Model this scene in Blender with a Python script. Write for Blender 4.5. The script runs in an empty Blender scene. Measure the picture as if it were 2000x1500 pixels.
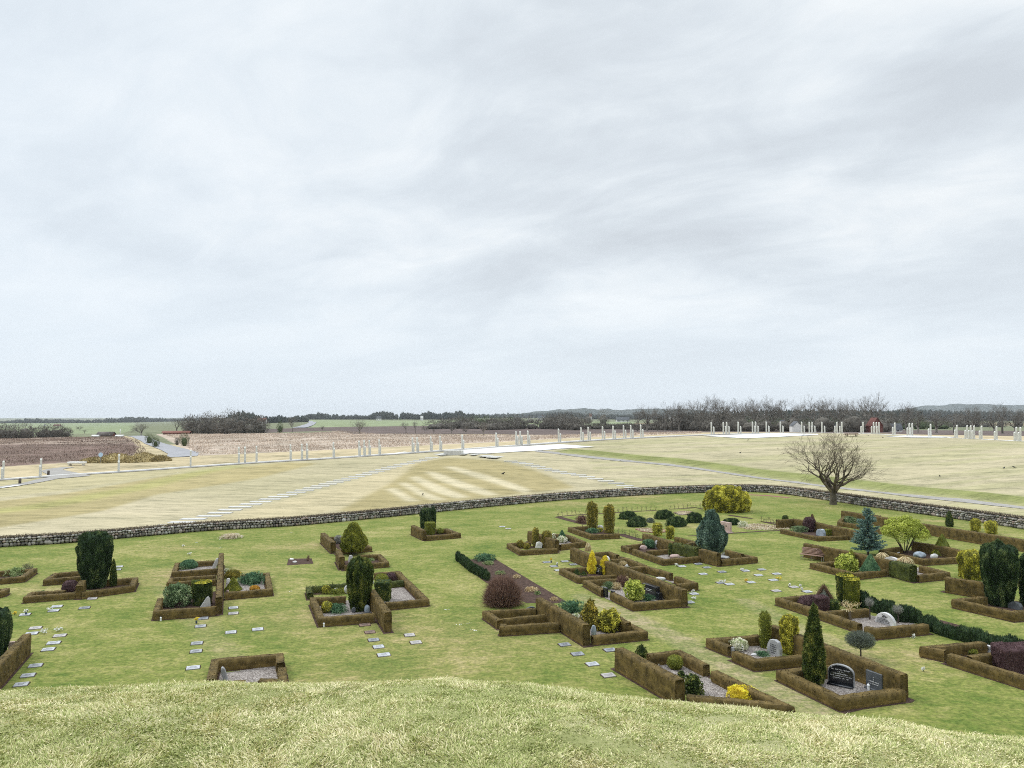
import bpy, math, random
import numpy as np
from mathutils import Vector, Matrix
random.seed(7)
RG = np.random.default_rng(7)
sc = bpy.context.scene
COL = sc.collection
R = math.radians

# ------------------------------------------------------------------ camera
CAMH, FPX, HOR = 11.6, 1444.0, 815.0
PITCH = math.atan((HOR-750)/FPX)
cs, sn = math.cos(PITCH), math.sin(PITCH)
cam = bpy.data.cameras.new('camera'); camo = bpy.data.objects.new('camera', cam); COL.objects.link(camo)
camo.location = (0, 0, CAMH); camo.rotation_euler = (R(90)+PITCH, 0, 0)
cam.sensor_width = 36; cam.lens = 36*FPX/2000; cam.clip_start = .1; cam.clip_end = 30000
sc.camera = camo

# ------------------------------------------------------------------ world: overcast sky
SUN_EL, SUN_AZ = R(42), R(-60)        # azimuth from +Y, positive to the right
w = bpy.data.worlds.new('World'); sc.world = w; w.use_nodes = True
nt = w.node_tree; nt.nodes.clear()
def N(t, ty, **k):
    n = t.nodes.new(ty)
    for a, b in k.items(): setattr(n, a, b)
    return n
def L(t, a, b): t.links.new(a, b)
def mth(t, op, a, b=None, c=None, clamp=False):
    n = t.nodes.new('ShaderNodeMath'); n.operation = op; n.use_clamp = clamp
    for i, v in enumerate((a, b, c)):
        if v is None: continue
        if isinstance(v, (int, float)): n.inputs[i].default_value = v
        else: t.links.new(v, n.inputs[i])
    return n.outputs[0]
def mixc(t, f, a, b, bt='MIX'):
    n = t.nodes.new('ShaderNodeMix'); n.data_type = 'RGBA'; n.blend_type = bt
    for s, v in ((n.inputs[0], f), (n.inputs[6], a), (n.inputs[7], b)):
        if isinstance(v, (int, float)): s.default_value = v
        elif isinstance(v, tuple): s.default_value = (*v[:3], 1)
        else: t.links.new(v, s)
    return n.outputs[2]
def ramp(t, fac, stops, interp='LINEAR'):
    n = t.nodes.new('ShaderNodeValToRGB'); e = n.color_ramp.elements; n.color_ramp.interpolation = interp
    while len(e) < len(stops): e.new(.5)
    for k, (p, c) in enumerate(stops): e[k].position = p; e[k].color = (*c, 1) if isinstance(c, tuple) else (c, c, c, 1)
    t.links.new(fac, n.inputs[0]); return n.outputs[0]
def noise(t, vec, scale, detail=3, rough=.5, dist=0.0):
    n = t.nodes.new('ShaderNodeTexNoise'); n.inputs['Scale'].default_value = scale; n.inputs['Detail'].default_value = detail
    n.inputs['Roughness'].default_value = rough; n.inputs['Distortion'].default_value = dist
    t.links.new(vec, n.inputs['Vector']); return n.outputs[0]
def mapping(t, vec, sc_=(1, 1, 1), rot=(0, 0, 0), loc=(0, 0, 0)):
    n = t.nodes.new('ShaderNodeMapping'); n.inputs['Scale'].default_value = sc_; n.inputs['Rotation'].default_value = rot
    n.inputs['Location'].default_value = loc; t.links.new(vec, n.inputs['Vector']); return n.outputs[0]
tc = N(nt, 'ShaderNodeTexCoord'); sx = N(nt, 'ShaderNodeSeparateXYZ'); L(nt, tc.outputs['Generated'], sx.inputs[0])
z = mth(nt, 'MAXIMUM', sx.outputs[2], 0.0)
zz = mth(nt, 'ADD', z, .22)
cu = N(nt, 'ShaderNodeCombineXYZ'); L(nt, mth(nt, 'DIVIDE', sx.outputs[0], zz), cu.inputs[0]); L(nt, mth(nt, 'DIVIDE', sx.outputs[1], zz), cu.inputs[1])
mp = mapping(nt, mapping(nt, cu.outputs[0], (1, 1, 1), (0, 0, R(38))), (.85, 1.3, 1), (0, 0, 0), (1.3, 2.4, 0))
n1 = noise(nt, mp, .85, 6, .52, .5)
n2 = noise(nt, mp, 3.0, 7, .62, .8)
n3 = noise(nt, mapping(nt, cu.outputs[0], (1, 1.8, 1), (0, 0, R(30)), (9, 2, 0)), 1.0, 5, .55, .3)
cl = mth(nt, 'ADD', mth(nt, 'MULTIPLY', n1, .56), mth(nt, 'ADD', mth(nt, 'MULTIPLY', n2, .22), mth(nt, 'MULTIPLY', n3, .22)))
col = ramp(nt, cl, [(.40, (.70, .735, .78)), (.46, (.78, .82, .865)), (.51, (.88, .915, .95)), (.56, (.98, .995, 1.01)), (.63, (1.09, 1.09, 1.09))])
hz = ramp(nt, z, [(0, 1.0), (.05, .8), (.22, 0.0)])
col = mixc(nt, hz, col, (.89, .95, 1.01))
left = ramp(nt, mth(nt, 'MULTIPLY_ADD', sx.outputs[0], -.8, .5), [(.45, 0.0), (1, .5)])
col = mixc(nt, left, col, (.84, .91, .99))
# the overcast dome is brighter towards the zenith
gain = ramp(nt, z, [(0, .5), (.50, .5), (.62, .62), (1, 1.0)])
gain = mth(nt, 'MULTIPLY', gain, 2.0*1.0)
sky = N(nt, 'ShaderNodeTexSky', sky_type='NISHITA'); sky.sun_disc = False; sky.sun_elevation = SUN_EL; sky.sun_rotation = SUN_AZ
bg1 = N(nt, 'ShaderNodeBackground'); L(nt, sky.outputs[0], bg1.inputs[0]); bg1.inputs[1].default_value = .05
bg2 = N(nt, 'ShaderNodeBackground'); L(nt, col, bg2.inputs[0]); L(nt, mth(nt, 'MULTIPLY', mth(nt, 'POWER', mth(nt, 'MULTIPLY', gain, .5), 1.75), 3.36), bg2.inputs[1])
col = mixc(nt, 1.0, col, (.965, .995, 1.01), 'MULTIPLY'); L(nt, col, bg2.inputs[0])
mx = N(nt, 'ShaderNodeMixShader'); mx.inputs[0].default_value = .94; L(nt, bg1.outputs[0], mx.inputs[1]); L(nt, bg2.outputs[0], mx.inputs[2])
wo = N(nt, 'ShaderNodeOutputWorld'); L(nt, mx.outputs[0], wo.inputs[0])
sl = bpy.data.lights.new('sun', 'SUN'); sl.energy = 1.5; sl.angle = R(11); sl.color = (1, .965, .91)
so = bpy.data.objects.new('sun', sl); COL.objects.link(so)
so.rotation_euler = Vector((-math.sin(SUN_AZ)*math.cos(SUN_EL), -math.cos(SUN_AZ)*math.cos(SUN_EL), -math.sin(SUN_EL))).to_track_quat('-Z', 'Y').to_euler()
sc.view_settings.view_transform = 'Standard'; sc.view_settings.look = 'None'
sc.view_settings.exposure = 0.0; sc.view_settings.gamma = 1
sc.cycles.use_denoising = False; sc.cycles.use_adaptive_sampling = False; sc.cycles.filter_width = 1.0; sc.render.filter_size = 1.0; sc.cycles.max_bounces = 5; sc.cycles.diffuse_bounces = 3; sc.cycles.volume_bounces = 0
sc.cycles.transparent_max_bounces = 4

# ------------------------------------------------------------------ numeric helpers
def vnoise(p, seed=0):
    p = np.atleast_2d(np.asarray(p, float)); i = np.floor(p).astype(np.int64); f = p-i; f = f*f*(3-2*f)
    def h(a, b, c):
        n = (a*374761393+b*668265263+c*2147483647+seed*1274126177) & 0xffffffff
        n = ((n ^ (n >> 13))*1274126177) & 0xffffffff
        return ((n ^ (n >> 16)) & 0xffff)/65535.0
    r = 0
    for dx in (0, 1):
        wx = f[:, 0] if dx else 1-f[:, 0]
        for dy in (0, 1):
            wy = f[:, 1] if dy else 1-f[:, 1]
            for dz in (0, 1):
                wz = f[:, 2] if dz else 1-f[:, 2]
                r = r+wx*wy*wz*h(i[:, 0]+dx, i[:, 1]+dy, i[:, 2]+dz)
    return r*2-1
def fbm(p, seed=0, o=3):
    p = np.atleast_2d(np.asarray(p, float)); return sum(vnoise(p*2**k, seed+k)/2**k for k in range(o))
def nrm(v): return v/np.maximum(np.linalg.norm(v, axis=-1, keepdims=True), 1e-9)
VW = {'A1': (0, 780, 4), 'A2': (400, 780, 4), 'A3': (800, 780, 4), 'A4': (1200, 760, 5), 'A5': (1600, 760, 5),
      'A6': (0, 1020, 4.413), 'B1': (280, 1020, 6.667), 'B2': (560, 980, 5.556), 'B3': (880, 1050, 5), 'B4': (960, 960, 5),
      'B5': (1180, 960, 6.25), 'B6': (1480, 940, 7.5), 'B7': (1700, 960, 6.25), 'C1': (1500, 1080, 6.667), 'C2': (1180, 1200, 5.556),
      'C3': (1500, 1180, 6.667), 'C4': (1740, 1100, 5.77), 'C5': (340, 1180, 6.25), 'C6': (600, 1180, 5.556), 'O': (0, 0, 1),
      'D1': (0, 790, 7.69), 'D2': (240, 790, 7.69), 'D3': (480, 790, 7.69), 'D4': (720, 790, 7.69), 'D5': (960, 790, 6.667), 'D6': (1400, 760, 5.556)}
def px(v, x, y): a, b, k = VW[v]; return a+x/k, b+y/k
def ray(X, Y):
    dx = (X-1000)/FPX; dz = (750-Y)/FPX
    return np.array([dx, cs-dz*sn, sn+dz*cs])
def G(v, x, y, h=0.0):
    d = ray(*px(v, x, y)); t = (h-CAMH)/d[2]; return np.array([d[0]*t, d[1]*t])
def G3(v, x, y, h=0.0): q = G(v, x, y, h); return np.array([q[0], q[1], h])
def sst(x, a, b): t = np.clip((x-a)/(b-a), 0, 1); return t*t*(3-2*t)

# ------------------------------------------------------------------ terrain
WALLPX = [(-260, 1093), (-120, 1081), (0, 1069), (125, 1062.5), (250, 1051), (400, 1037.5), (575, 1028), (687, 1017.5), (800, 1006), (950, 990.5),
          (1100, 977), (1200, 970.5), (1300, 965), (1400, 961.5), (1470, 961), (1530, 965), (1600, 975), (1700, 990.5), (1796, 1004), (1860, 1013), (1930, 1023), (2000, 1034), (2150, 1060), (2300, 1088)]
WALL = np.array([G('O', a, b) for a, b in WALLPX])
WALL[:, :] += nrm(WALL)*.5
INPOLY = np.vstack([WALL, [[75, 5], [75, -60], [-90, -60]]])
PA, PB, PC = np.array([-91., 132.]), np.array([90., 214.]), np.array([133., 145.])
PALBASE = np.array([(-200, 950), (5, 936), (80, 930.5), (232, 921), (372, 911.5), (478, 904), (567, 899), (651, 894), (740, 888), (840, 881), (902, 877), (969, 872.5), (1031, 868), (1091, 863.5), (1150, 860),
                    (1251, 854), (1390, 848.5), (1442, 847), (1524, 846), (1600, 846), (1686, 847), (1748, 849.5), (1818, 853), (1869, 856), (1917, 858), (1947, 859.5), (1990, 861.5), (2200, 872)], float)
def palxy(x):
    d = ray(x, np.interp(x, PALBASE[:, 0], PALBASE[:, 1])); d2 = d[:2]
    for A_, B_ in ((PA, PB), (PB, PC)):
        e = B_-A_; M = np.array([d2, -e]).T; t, u = np.linalg.solve(M, A_)
        if (A_ is PA and u <= 1.0) or (A_ is PB and u >= 0): 
            return d2*t, CAMH+d[2]*t, (0 if A_ is PA else 1)
cpts = []
for x in range(-200, 2201, 100):
    q, zz_, _ = palxy(float(x)); cpts.append((q[0], q[1], zz_))
for k in range(0, len(WALL)): cpts.append((WALL[k][0]*1.02, WALL[k][1]*1.02, .1))
def far(x, y, D):
    d = ray(x, y); t = D/d[1]; cpts.append((d[0]*t, D, CAMH+d[2]*t))
for a, b, c_ in [(0, 905, 160), (0, 868, 240), (0, 855, 350), (-400, 905, 170), (-400, 860, 330), (250, 895, 180), (200, 870, 235), (280, 852, 350), (400, 880, 205), (400, 850, 350), (650, 868, 230), (560, 848, 330), (660, 842.5, 360), (800, 848, 310), (1000, 855, 260), (1000, 845, 330), (1250, 842, 330),
                 (1400, 842, 300), (1500, 840.5, 330), (1650, 841.5, 330), (1800, 845, 330), (2000, 848, 310), (2400, 855, 300), (1500, 834, 600), (2000, 837, 600), (2500, 838, 600),
                 (-400, 842, 600), (0, 843, 600), (300, 840, 600), (600, 836, 560), (900, 836, 560), (1200, 835, 560)]: far(a, b, c_)
for xx in (600, 800, 1000, 1240):
    for yy, D in ((831, 700), (824.5, 1100), (819.5, 1700), (817, 3000)): far(xx, yy, D)
for xx in (-500, -200, 50, 250):
    for yy, D in ((836, 1200), (832, 2000), (826, 3200)): far(xx, yy, D)
for xx in (1450, 1700, 2000, 2400):
    for yy, D in ((829, 900), (822, 2000), (818, 3200)): far(xx, yy, D)
for az in range(-75, 76, 15):
    for D, z_ in ((1000, 0.0), (3000, -3.0), (9000, -5.0), (20000, -5.0)):
        if abs(az) < 40 and D < 9000: continue
        cpts.append((D*math.sin(R(az)), D*math.cos(R(az)), z_))
cpts = np.array(cpts); CC = 12.0
Kp = np.sqrt(((cpts[:, None, :2]-cpts[None, :, :2])**2).sum(-1)+CC*CC)
SMO = np.linalg.norm(cpts[:, :2], axis=1)*.0006
wts = np.linalg.solve(np.block([[Kp-np.diag(SMO), np.ones((len(cpts), 1))], [np.ones((1, len(cpts))), np.zeros((1, 1))]]), np.append(cpts[:, 2], 0))
def rbf(X, Y):
    out = np.full(X.shape, wts[-1])
    for (a, b, _), k in zip(cpts, wts): out += k*np.sqrt((X-a)**2+(Y-b)**2+CC*CC)
    return out
def pip(X, Y, poly):
    c = np.zeros(X.shape, bool); n = len(poly); j = n-1
    for i in range(n):
        xi, yi = poly[i]; xj, yj = poly[j]
        if yi != yj: c ^= ((yi > Y) != (yj > Y)) & (X < (xj-xi)*(Y-yi)/(yj-yi)+xi)
        j = i
    return c
def dline(X, Y, pl):
    d = np.full(X.shape, 1e9)
    for a, b in zip(pl[:-1], pl[1:]):
        e = b-a; t = np.clip(((X-a[0])*e[0]+(Y-a[1])*e[1])/(e@e), 0, 1); d = np.minimum(d, np.hypot(X-a[0]-t*e[0], Y-a[1]-t*e[1]))
    return d
# burial mound under the viewer: r0 (where it starts to roll over) by direction
SIL = [(-400, 1352), (0, 1354), (200, 1346), (400, 1336), (560, 1336), (700, 1332), (850, 1330), (1000, 1335), (1100, 1346), (1200, 1360), (1300, 1372), (1400, 1383), (1530, 1394), (1700, 1409), (1850, 1429), (2000, 1446), (2300, 1480)]
KM = .188
_az, _r0 = [], []
for a, b in SIL:
    d = ray(a, b); s_ = -d[2]/math.hypot(d[0], d[1]); u = s_/KM
    _az.append(math.atan2(d[0], d[1])); _r0.append((1.6-.5*KM*u*u)/(KM*u))
def mound(X, Y):
    r = np.hypot(X, Y); az = np.arctan2(X, Y); r0 = np.interp(az, _az, _r0)
    u = np.clip(r-r0, 0, None); um = .66/KM
    z = np.where(u < um, 10-.5*KM*u*u, 10-.5*KM*um*um-.66*(u-um))
    return np.where((r > 14) & (z < 2), np.maximum(z, 0)*.0+np.where(z > 0, z, 0), z) if False else np.maximum(z, -.5)
def TZ(X, Y):
    X = np.asarray(X, float); Y = np.asarray(Y, float)
    ins = pip(X, Y, INPOLY); dw = dline(X, Y, WALL)
    out = np.where(ins, 0.0, rbf(X, Y)*sst(dw, 0, 18))
    out = np.where((Y < 10) & ~ins, 0.0, out)
    m = mound(X, Y)
    return np.where(m > 0, np.maximum(m, out), out)
_T = np.geomspace(30, 12000, 2600)
_hc = {}
def HIT(v, x, y, zo=0.0):
    k = (v, x, y)
    if k in _hc: return _hc[k]
    d = ray(*px(v, x, y)); g = TZ(d[0]*_T, d[1]*_T); zr = CAMH+d[2]*_T
    w_ = np.nonzero(zr < g)[0]; i = w_[0] if len(w_) else len(_T)-1
    if i > 0 and len(w_):
        a = zr[i-1]-g[i-1]; b = g[i]-zr[i]; t = _T[i-1]+(_T[i]-_T[i-1])*a/max(a+b, 1e-9)
    else: t = _T[i]
    q = np.array([d[0]*t, d[1]*t, 0]); q[2] = float(TZ(q[0:1], q[1:2])[0]); _hc[k] = q
    return q

# ------------------------------------------------------------------ mesh builder
class MB:
    def __init__(s): s.v = []; s.q = []; s.t = []; s.rq = []; s.rt = []; s.mq = []; s.mt = []; s.n = 0
    def add(s, v, f, rnd=None, m=0):
        v = np.asarray(v, float).reshape(-1, 3); f = np.asarray(f, np.int64)
        if rnd is None: rnd = RG.random(len(f))
        rnd = np.broadcast_to(np.asarray(rnd, float), (len(f),))
        s.v.append(v)
        if f.shape[1] == 4: s.q.append(f+s.n); s.rq.append(rnd); s.mq.append(np.full(len(f), m))
        else: s.t.append(f+s.n); s.rt.append(rnd); s.mt.append(np.full(len(f), m))
        s.n += len(v); return s
    def box(s, c, d, rz=0.0, rnd=None, m=0, taper=0.0, rx=0.0, ry=0.0):
        v = np.array([(i, j, k) for k in (-1, 1) for j in (-1, 1) for i in (-1, 1)], float)*np.array(d)/2
        v[4:, :2] *= (1-taper)
        M = np.array(Matrix.Rotation(rz, 3, 'Z') @ Matrix.Rotation(ry, 3, 'Y') @ Matrix.Rotation(rx, 3, 'X'))
        v = v@M.T+np.array(c)
        return s.add(v, [(0, 2, 3, 1), (4, 5, 7, 6), (0, 1, 5, 4), (2, 6, 7, 3), (0, 4, 6, 2), (1, 3, 7, 5)], rnd, m)
    def tubes(s, p0, p1, r0, r1, k=4, rnd=None, m=0):
        p0 = np.asarray(p0, float); p1 = np.asarray(p1, float); d = nrm(p1-p0); a = nrm(np.cross(d, [0.31, .17, .93])); b = np.cross(d, a)
        th = np.arange(k)*2*math.pi/k; c_, s_ = np.cos(th), np.sin(th)
        ring = a[:, None, :]*c_[None, :, None]+b[:, None, :]*s_[None, :, None]
        r0 = np.broadcast_to(r0, (len(p0),)); r1 = np.broadcast_to(r1, (len(p0),))
        v = np.concatenate([p0[:, None]+ring*r0[:, None, None], p1[:, None]+ring*r1[:, None, None]], 1)
        i = np.arange(k); j = (i+1) % k; f = np.stack([i, j, j+k, i+k], 1); f = (f[None]+(np.arange(len(p0))*2*k)[:, None, None]).reshape(-1, 4)
        rr = RG.random(len(p0)) if rnd is None else np.broadcast_to(rnd, (len(p0),))
        return s.add(v.reshape(-1, 3), f, np.repeat(rr, k), m)
    def build(s, name, mats, parent=None, loc=None, smooth=False):
        me = bpy.data.meshes.new(name); V = np.concatenate(s.v)
        if loc is not None: V = V-np.asarray(loc)
        me.vertices.add(len(V)); me.vertices.foreach_set('co', V.astype(np.float32).ravel())
        qs = np.concatenate(s.q) if s.q else np.zeros((0, 4), int); ts = np.concatenate(s.t) if s.t else np.zeros((0, 3), int)
        nl = qs.size+ts.size; me.loops.add(nl); me.loops.foreach_set('vertex_index', np.concatenate([qs.ravel(), ts.ravel()]).astype(np.int32))
        me.polygons.add(len(qs)+len(ts))
        st = np.concatenate([np.arange(len(qs))*4, len(qs)*4+np.arange(len(ts))*3]).astype(np.int32)
        me.polygons.foreach_set('loop_start', st)
        a = me.attributes.new('rnd', 'FLOAT', 'FACE')
        a.data.foreach_set('value', np.concatenate(s.rq+s.rt).astype(np.float32))
        me.polygons.foreach_set('material_index', np.concatenate(s.mq+s.mt).astype(np.int32))
        if smooth: me.polygons.foreach_set('use_smooth', np.ones(len(qs)+len(ts), bool))
        me.update(calc_edges=True); me.validate()
        for m in (mats if isinstance(mats, (list, tuple)) else [mats]): me.materials.append(m)
        o = bpy.data.objects.new(name, me); COL.objects.link(o)
        if parent is not None: o.parent = parent
        return o
def tag(o, label=None, cat=None, group=None, kind=None):
    if label: o['label'] = label
    if cat: o['category'] = cat
    if group: o['group'] = group
    if kind: o['kind'] = kind
    return o
def empty(name, loc, label, cat, group=None, rz=0.0):
    o = bpy.data.objects.new(name, None); o.empty_display_size = .2; COL.objects.link(o)
    o.location = loc; o.rotation_euler = (0, 0, rz); return tag(o, label, cat, group)
def copy_thing(src, loc, rz=0.0, s=1.0, label=None, group=None):
    r = src.copy(); COL.objects.link(r); r.location = loc; r.rotation_euler = (0, 0, rz); r.scale = (s, s, s) if not isinstance(s, tuple) else s
    if label: r['label'] = label
    if group: r['group'] = group
    for c in [o for o in bpy.data.objects if o.parent == src]:
        d = c.copy(); COL.objects.link(d); d.parent = r
        for g in [o for o in bpy.data.objects if o.parent == c]:
            e = g.copy(); COL.objects.link(e); e.parent = d
    return r
def flakes(mb, P, Nn, n_, size, up=0.0, out=.7, rand=.6, top=0.0, rnd=None, m=0, wid=.45, seed_noise=1.3):
    """n_ small leaf triangles growing from the surface points P (normals Nn)"""
    i = RG.integers(0, len(P), n_) if n_ != len(P) else np.arange(n_)
    p = P[i]; n = Nn[i]
    d = nrm(n*out+np.array([0, 0, 1.])*up+RG.normal(size=(n_, 3))*rand)
    s = nrm(np.cross(d, RG.normal(size=(n_, 3)))); L_ = size*(.6+.8*RG.random(n_))[:, None]
    v = np.stack([p-s*L_*wid/2, p+s*L_*wid/2, p+d*L_], 1).reshape(-1, 3)
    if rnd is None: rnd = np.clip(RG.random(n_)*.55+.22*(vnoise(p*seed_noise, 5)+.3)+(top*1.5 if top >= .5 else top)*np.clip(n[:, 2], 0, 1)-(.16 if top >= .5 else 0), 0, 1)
    mb.add(v, np.arange(n_*3).reshape(-1, 3), rnd, m)
def sample_surf(v, f, n_):
    if f.shape[1] == 4: f = np.concatenate([f[:, [0, 1, 2]], f[:, [0, 2, 3]]])
    a, b, c = v[f[:, 0]], v[f[:, 1]], v[f[:, 2]]; nn = np.cross(b-a, c-a); ar = np.linalg.norm(nn, axis=1)+1e-12
    i = RG.choice(len(f), n_, p=ar/ar.sum()); r1 = np.sqrt(RG.random(n_))[:, None]; r2 = RG.random(n_)[:, None]
    return a[i]*(1-r1)+b[i]*r1*(1-r2)+c[i]*r1*r2, nn[i]/ar[i][:, None]

# ------------------------------------------------------------------ materials
def newmat(name, rough=.85, spec=.2):
    m = bpy.data.materials.new(name); m.use_nodes = True; t = m.node_tree; b = t.nodes['Principled BSDF']
    b.inputs['Roughness'].default_value = rough; b.inputs['Specular IOR Level'].default_value = spec
    return m, t, b
def bump(t, b, h, strength=.3, dist=.02):
    n = t.nodes.new('ShaderNodeBump'); n.inputs['Strength'].default_value = strength; n.inputs['Distance'].default_value = dist
    t.links.new(h, n.inputs['Height']); t.links.new(n.outputs[0], b.inputs['Normal'])
def leafmat(name, stops, vary=.35, scale=3.0, rough=.75, gain=1.55):
    stops = [(p, tuple(min(.88, c*gain) for c in q)) for p, q in stops]
    m, t, b = newmat(name, rough, .12)
    at = N(t, 'ShaderNodeAttribute', attribute_name='rnd'); tcd = N(t, 'ShaderNodeTexCoord')
    nz = noise(t, tcd.outputs['Object'], scale, 3)
    f = mth(t, 'ADD', at.outputs['Fac'], mth(t, 'MULTIPLY', mth(t, 'SUBTRACT', nz, .5), vary*2), clamp=True)
    L(t, ramp(t, f, stops), b.inputs['Base Color']); return m
def stonemat(name, c1, c2, scale=30, rough=.6, spec=.4, bmp=.3, big=3.0):
    m, t, b = newmat(name, rough, spec); tcd = N(t, 'ShaderNodeTexCoord')
    a = noise(t, tcd.outputs['Object'], scale, 4, .65); g = noise(t, tcd.outputs['Object'], big, 3)
    f = mth(t, 'ADD', mth(t, 'MULTIPLY', a, .6), mth(t, 'MULTIPLY', g, .4))
    L(t, ramp(t, f, [(.38, c1), (.62, c2)]), b.inputs['Base Color']); bump(t, b, a, bmp, .01); return m
M = {}
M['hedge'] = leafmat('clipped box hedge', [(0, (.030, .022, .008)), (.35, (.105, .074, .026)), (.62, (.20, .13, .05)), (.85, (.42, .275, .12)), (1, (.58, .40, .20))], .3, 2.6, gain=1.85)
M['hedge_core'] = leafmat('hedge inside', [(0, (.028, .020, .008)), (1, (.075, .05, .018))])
M['hedge_green'] = leafmat('green hedge', [(0, (.018, .024, .007)), (.5, (.08, .09, .022)), (1, (.24, .21, .055))], .3, 2.2)
M['yew'] = leafmat('dark yew', [(0, (.010, .019, .009)), (.5, (.040, .068, .028)), (1, (.16, .19, .075))], .25, 3)
M['yewolive'] = leafmat('olive yew', [(0, (.012, .021, .007)), (.5, (.06, .084, .021)), (1, (.24, .23, .055))], .3, 3)
M['olive'] = leafmat('olive cypress', [(0, (.05, .06, .01)), (.5, (.15, .16, .026)), (1, (.29, .28, .05))], .3, 3)
M['gold'] = leafmat('golden thuja', [(0, (.06, .06, .012)), (.35, (.20, .19, .03)), (.65, (.48, .43, .055)), (1, (.74, .69, .15))], .45, 5)
M['goldo'] = leafmat('golden olive thuja', [(0, (.05, .05, .012)), (.5, (.2, .165, .03)), (1, (.45, .36, .07))], .35, 5)
M['bright'] = leafmat('bright yellow thuja', [(0, (.3, .22, .02)), (.5, (.66, .47, .03)), (1, (.85, .68, .09))], .3, 6)
M['lime'] = leafmat('yellow green rhododendron', [(0, (.07, .09, .015)), (.45, (.3, .34, .06)), (1, (.62, .62, .17))], .35, 5)
M['rhodo'] = leafmat('green rhododendron', [(0, (.03, .05, .02)), (.5, (.12, .17, .08)), (1, (.33, .38, .22))], .3, 5)
M['juniper'] = leafmat('juniper', [(0, (.02, .045, .022)), (.5, (.07, .14, .07)), (1, (.19, .28, .15))], .3, 4)
M['bluegreen'] = leafmat('blue green cypress', [(0, (.025, .045, .034)), (.5, (.085, .135, .10)), (1, (.23, .30, .23))], .3, 4)
M['spruce'] = leafmat('blue spruce', [(0, (.018, .04, .034)), (.5, (.07, .125, .105)), (1, (.21, .30, .26))], .3, 4)
M['purple'] = leafmat('purple heather', [(0, (.03, .016, .017)), (.5, (.085, .05, .052)), (1, (.17, .115, .11))], .3, 5)
M['brown'] = leafmat('brown clipped shrub', [(0, (.05, .03, .018)), (.5, (.13, .085, .05)), (1, (.24, .17, .10))], .3, 5)
M['orange'] = leafmat('orange heather', [(0, (.15, .08, .015)), (.5, (.4, .22, .03)), (1, (.6, .4, .08))], .3, 5)
M['straw'] = leafmat('dead straw grass', [(0, (.2, .14, .07)), (.5, (.42, .32, .18)), (1, (.66, .54, .34))], .3, 5)
M['twig_red'] = leafmat('reddish twigs', [(0, (.05, .028, .02)), (.5, (.13, .075, .055)), (1, (.25, .16, .12))], .2, 3)
M['bark'] = leafmat('grey bark', [(0, (.05, .043, .032)), (.5, (.105, .092, .07)), (1, (.2, .18, .14))], .35, 2)
M['twigs'] = leafmat('brown twigs', [(0, (.035, .028, .02)), (.5, (.075, .06, .043)), (1, (.14, .115, .085))], .3, 1)
M['fartree'] = leafmat('far bare twigs', [(0, (.05, .045, .037)), (.5, (.115, .105, .088)), (1, (.21, .19, .165))], .3, .2)
M['farwood'] = leafmat('far woods', [(0, (.026, .033, .03)), (.5, (.058, .062, .052)), (1, (.12, .115, .092))], .6, .012)
M['farconifer'] = leafmat('far conifers', [(0, (.013, .024, .018)), (.5, (.028, .048, .034)), (1, (.05, .075, .05))], .3, .2)
M['fargreen'] = leafmat('ivy clad', [(0, (.03, .042, .02)), (.5, (.075, .088, .04)), (1, (.14, .15, .075))], .3, .2)
M['white_flower'] = leafmat('white flowers', [(0, (.16, .2, .08)), (.4, (.55, .52, .4)), (1, (.85, .82, .74))], .3, 6)
M['pale_bed'] = leafmat('pale bed plants', [(0, (.25, .2, .13)), (.5, (.5, .43, .32)), (1, (.78, .72, .6))], .3, 6)
M['sedum'] = leafmat('low green plants', [(0, (.06, .09, .03)), (.5, (.2, .25, .1)), (1, (.42, .45, .25))], .3, 6)
M['lav'] = leafmat('grey shrub', [(0, (.1, .1, .085)), (.5, (.2, .2, .175)), (1, (.36, .36, .32))], .3, 6)
M['lichen'] = leafmat('grey green branches', [(0, (.045, .055, .042)), (.5, (.1, .115, .09)), (1, (.2, .22, .18))], .3, 6)
M['granite'] = stonemat('grey granite', (.15, .15, .155), (.44, .44, .44), 40)
M['granite_light'] = stonemat('light granite', (.4, .39, .39), (.68, .67, .66), 40)
M['granite_dark'] = stonemat('dark slate', (.035, .04, .045), (.12, .13, .14), 40, .45)
M['granite_blue'] = stonemat('blue grey stone', (.18, .22, .26), (.42, .47, .52), 30)
M['granite_pink'] = stonemat('pink granite', (.3, .2, .17), (.58, .44, .40), 40)
M['black'] = stonemat('black polished stone', (.008, .009, .012), (.022, .024, .03), 30, .15, .6, .02)
M['plaque'] = stonemat('grey plaque', (.30, .31, .325), (.50, .51, .53), 60, .45, .45, .1, 6)
M['plaque_dark'] = stonemat('weathered plaque', (.13, .14, .15), (.33, .34, .36), 60, .45, .45, .1, 8)
M['plaque_brown'] = stonemat('brown plaque', (.13, .08, .06), (.26, .18, .14), 60, .5, .4, .1, 8)
M['white'] = stonemat('white painted concrete', (.66, .65, .62), (.84, .83, .80), 8, .7, .3, .1, 1.5)
M['concrete'] = stonemat('pale concrete', (.56, .55, .52), (.70, .69, .66), 6, .7, .3, .1, .6)
M['slabs'] = stonemat('weathered slab concrete', (.40, .39, .36), (.60, .59, .56), 3, .8, .2, .1, .4)
M['pillar'] = stonemat('white pillar concrete', (.50, .50, .455), (.63, .625, .57), 5, .7, .3, .1, 1.0)
M['wood'] = stonemat('reddish bench wood', (.16, .09, .065), (.32, .2, .15), 14, .6, .3, .3, 2)
M['darkwood'] = stonemat('dark wood', (.03, .022, .018), (.09, .07, .055), 20)
M['metal'] = stonemat('grey metal', (.18, .18, .18), (.32, .32, .32), 10, .45, .5, .05)
M['lantern'] = stonemat('white plastic', (.72, .72, .72), (.86, .86, .86), 10, .4)
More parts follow.
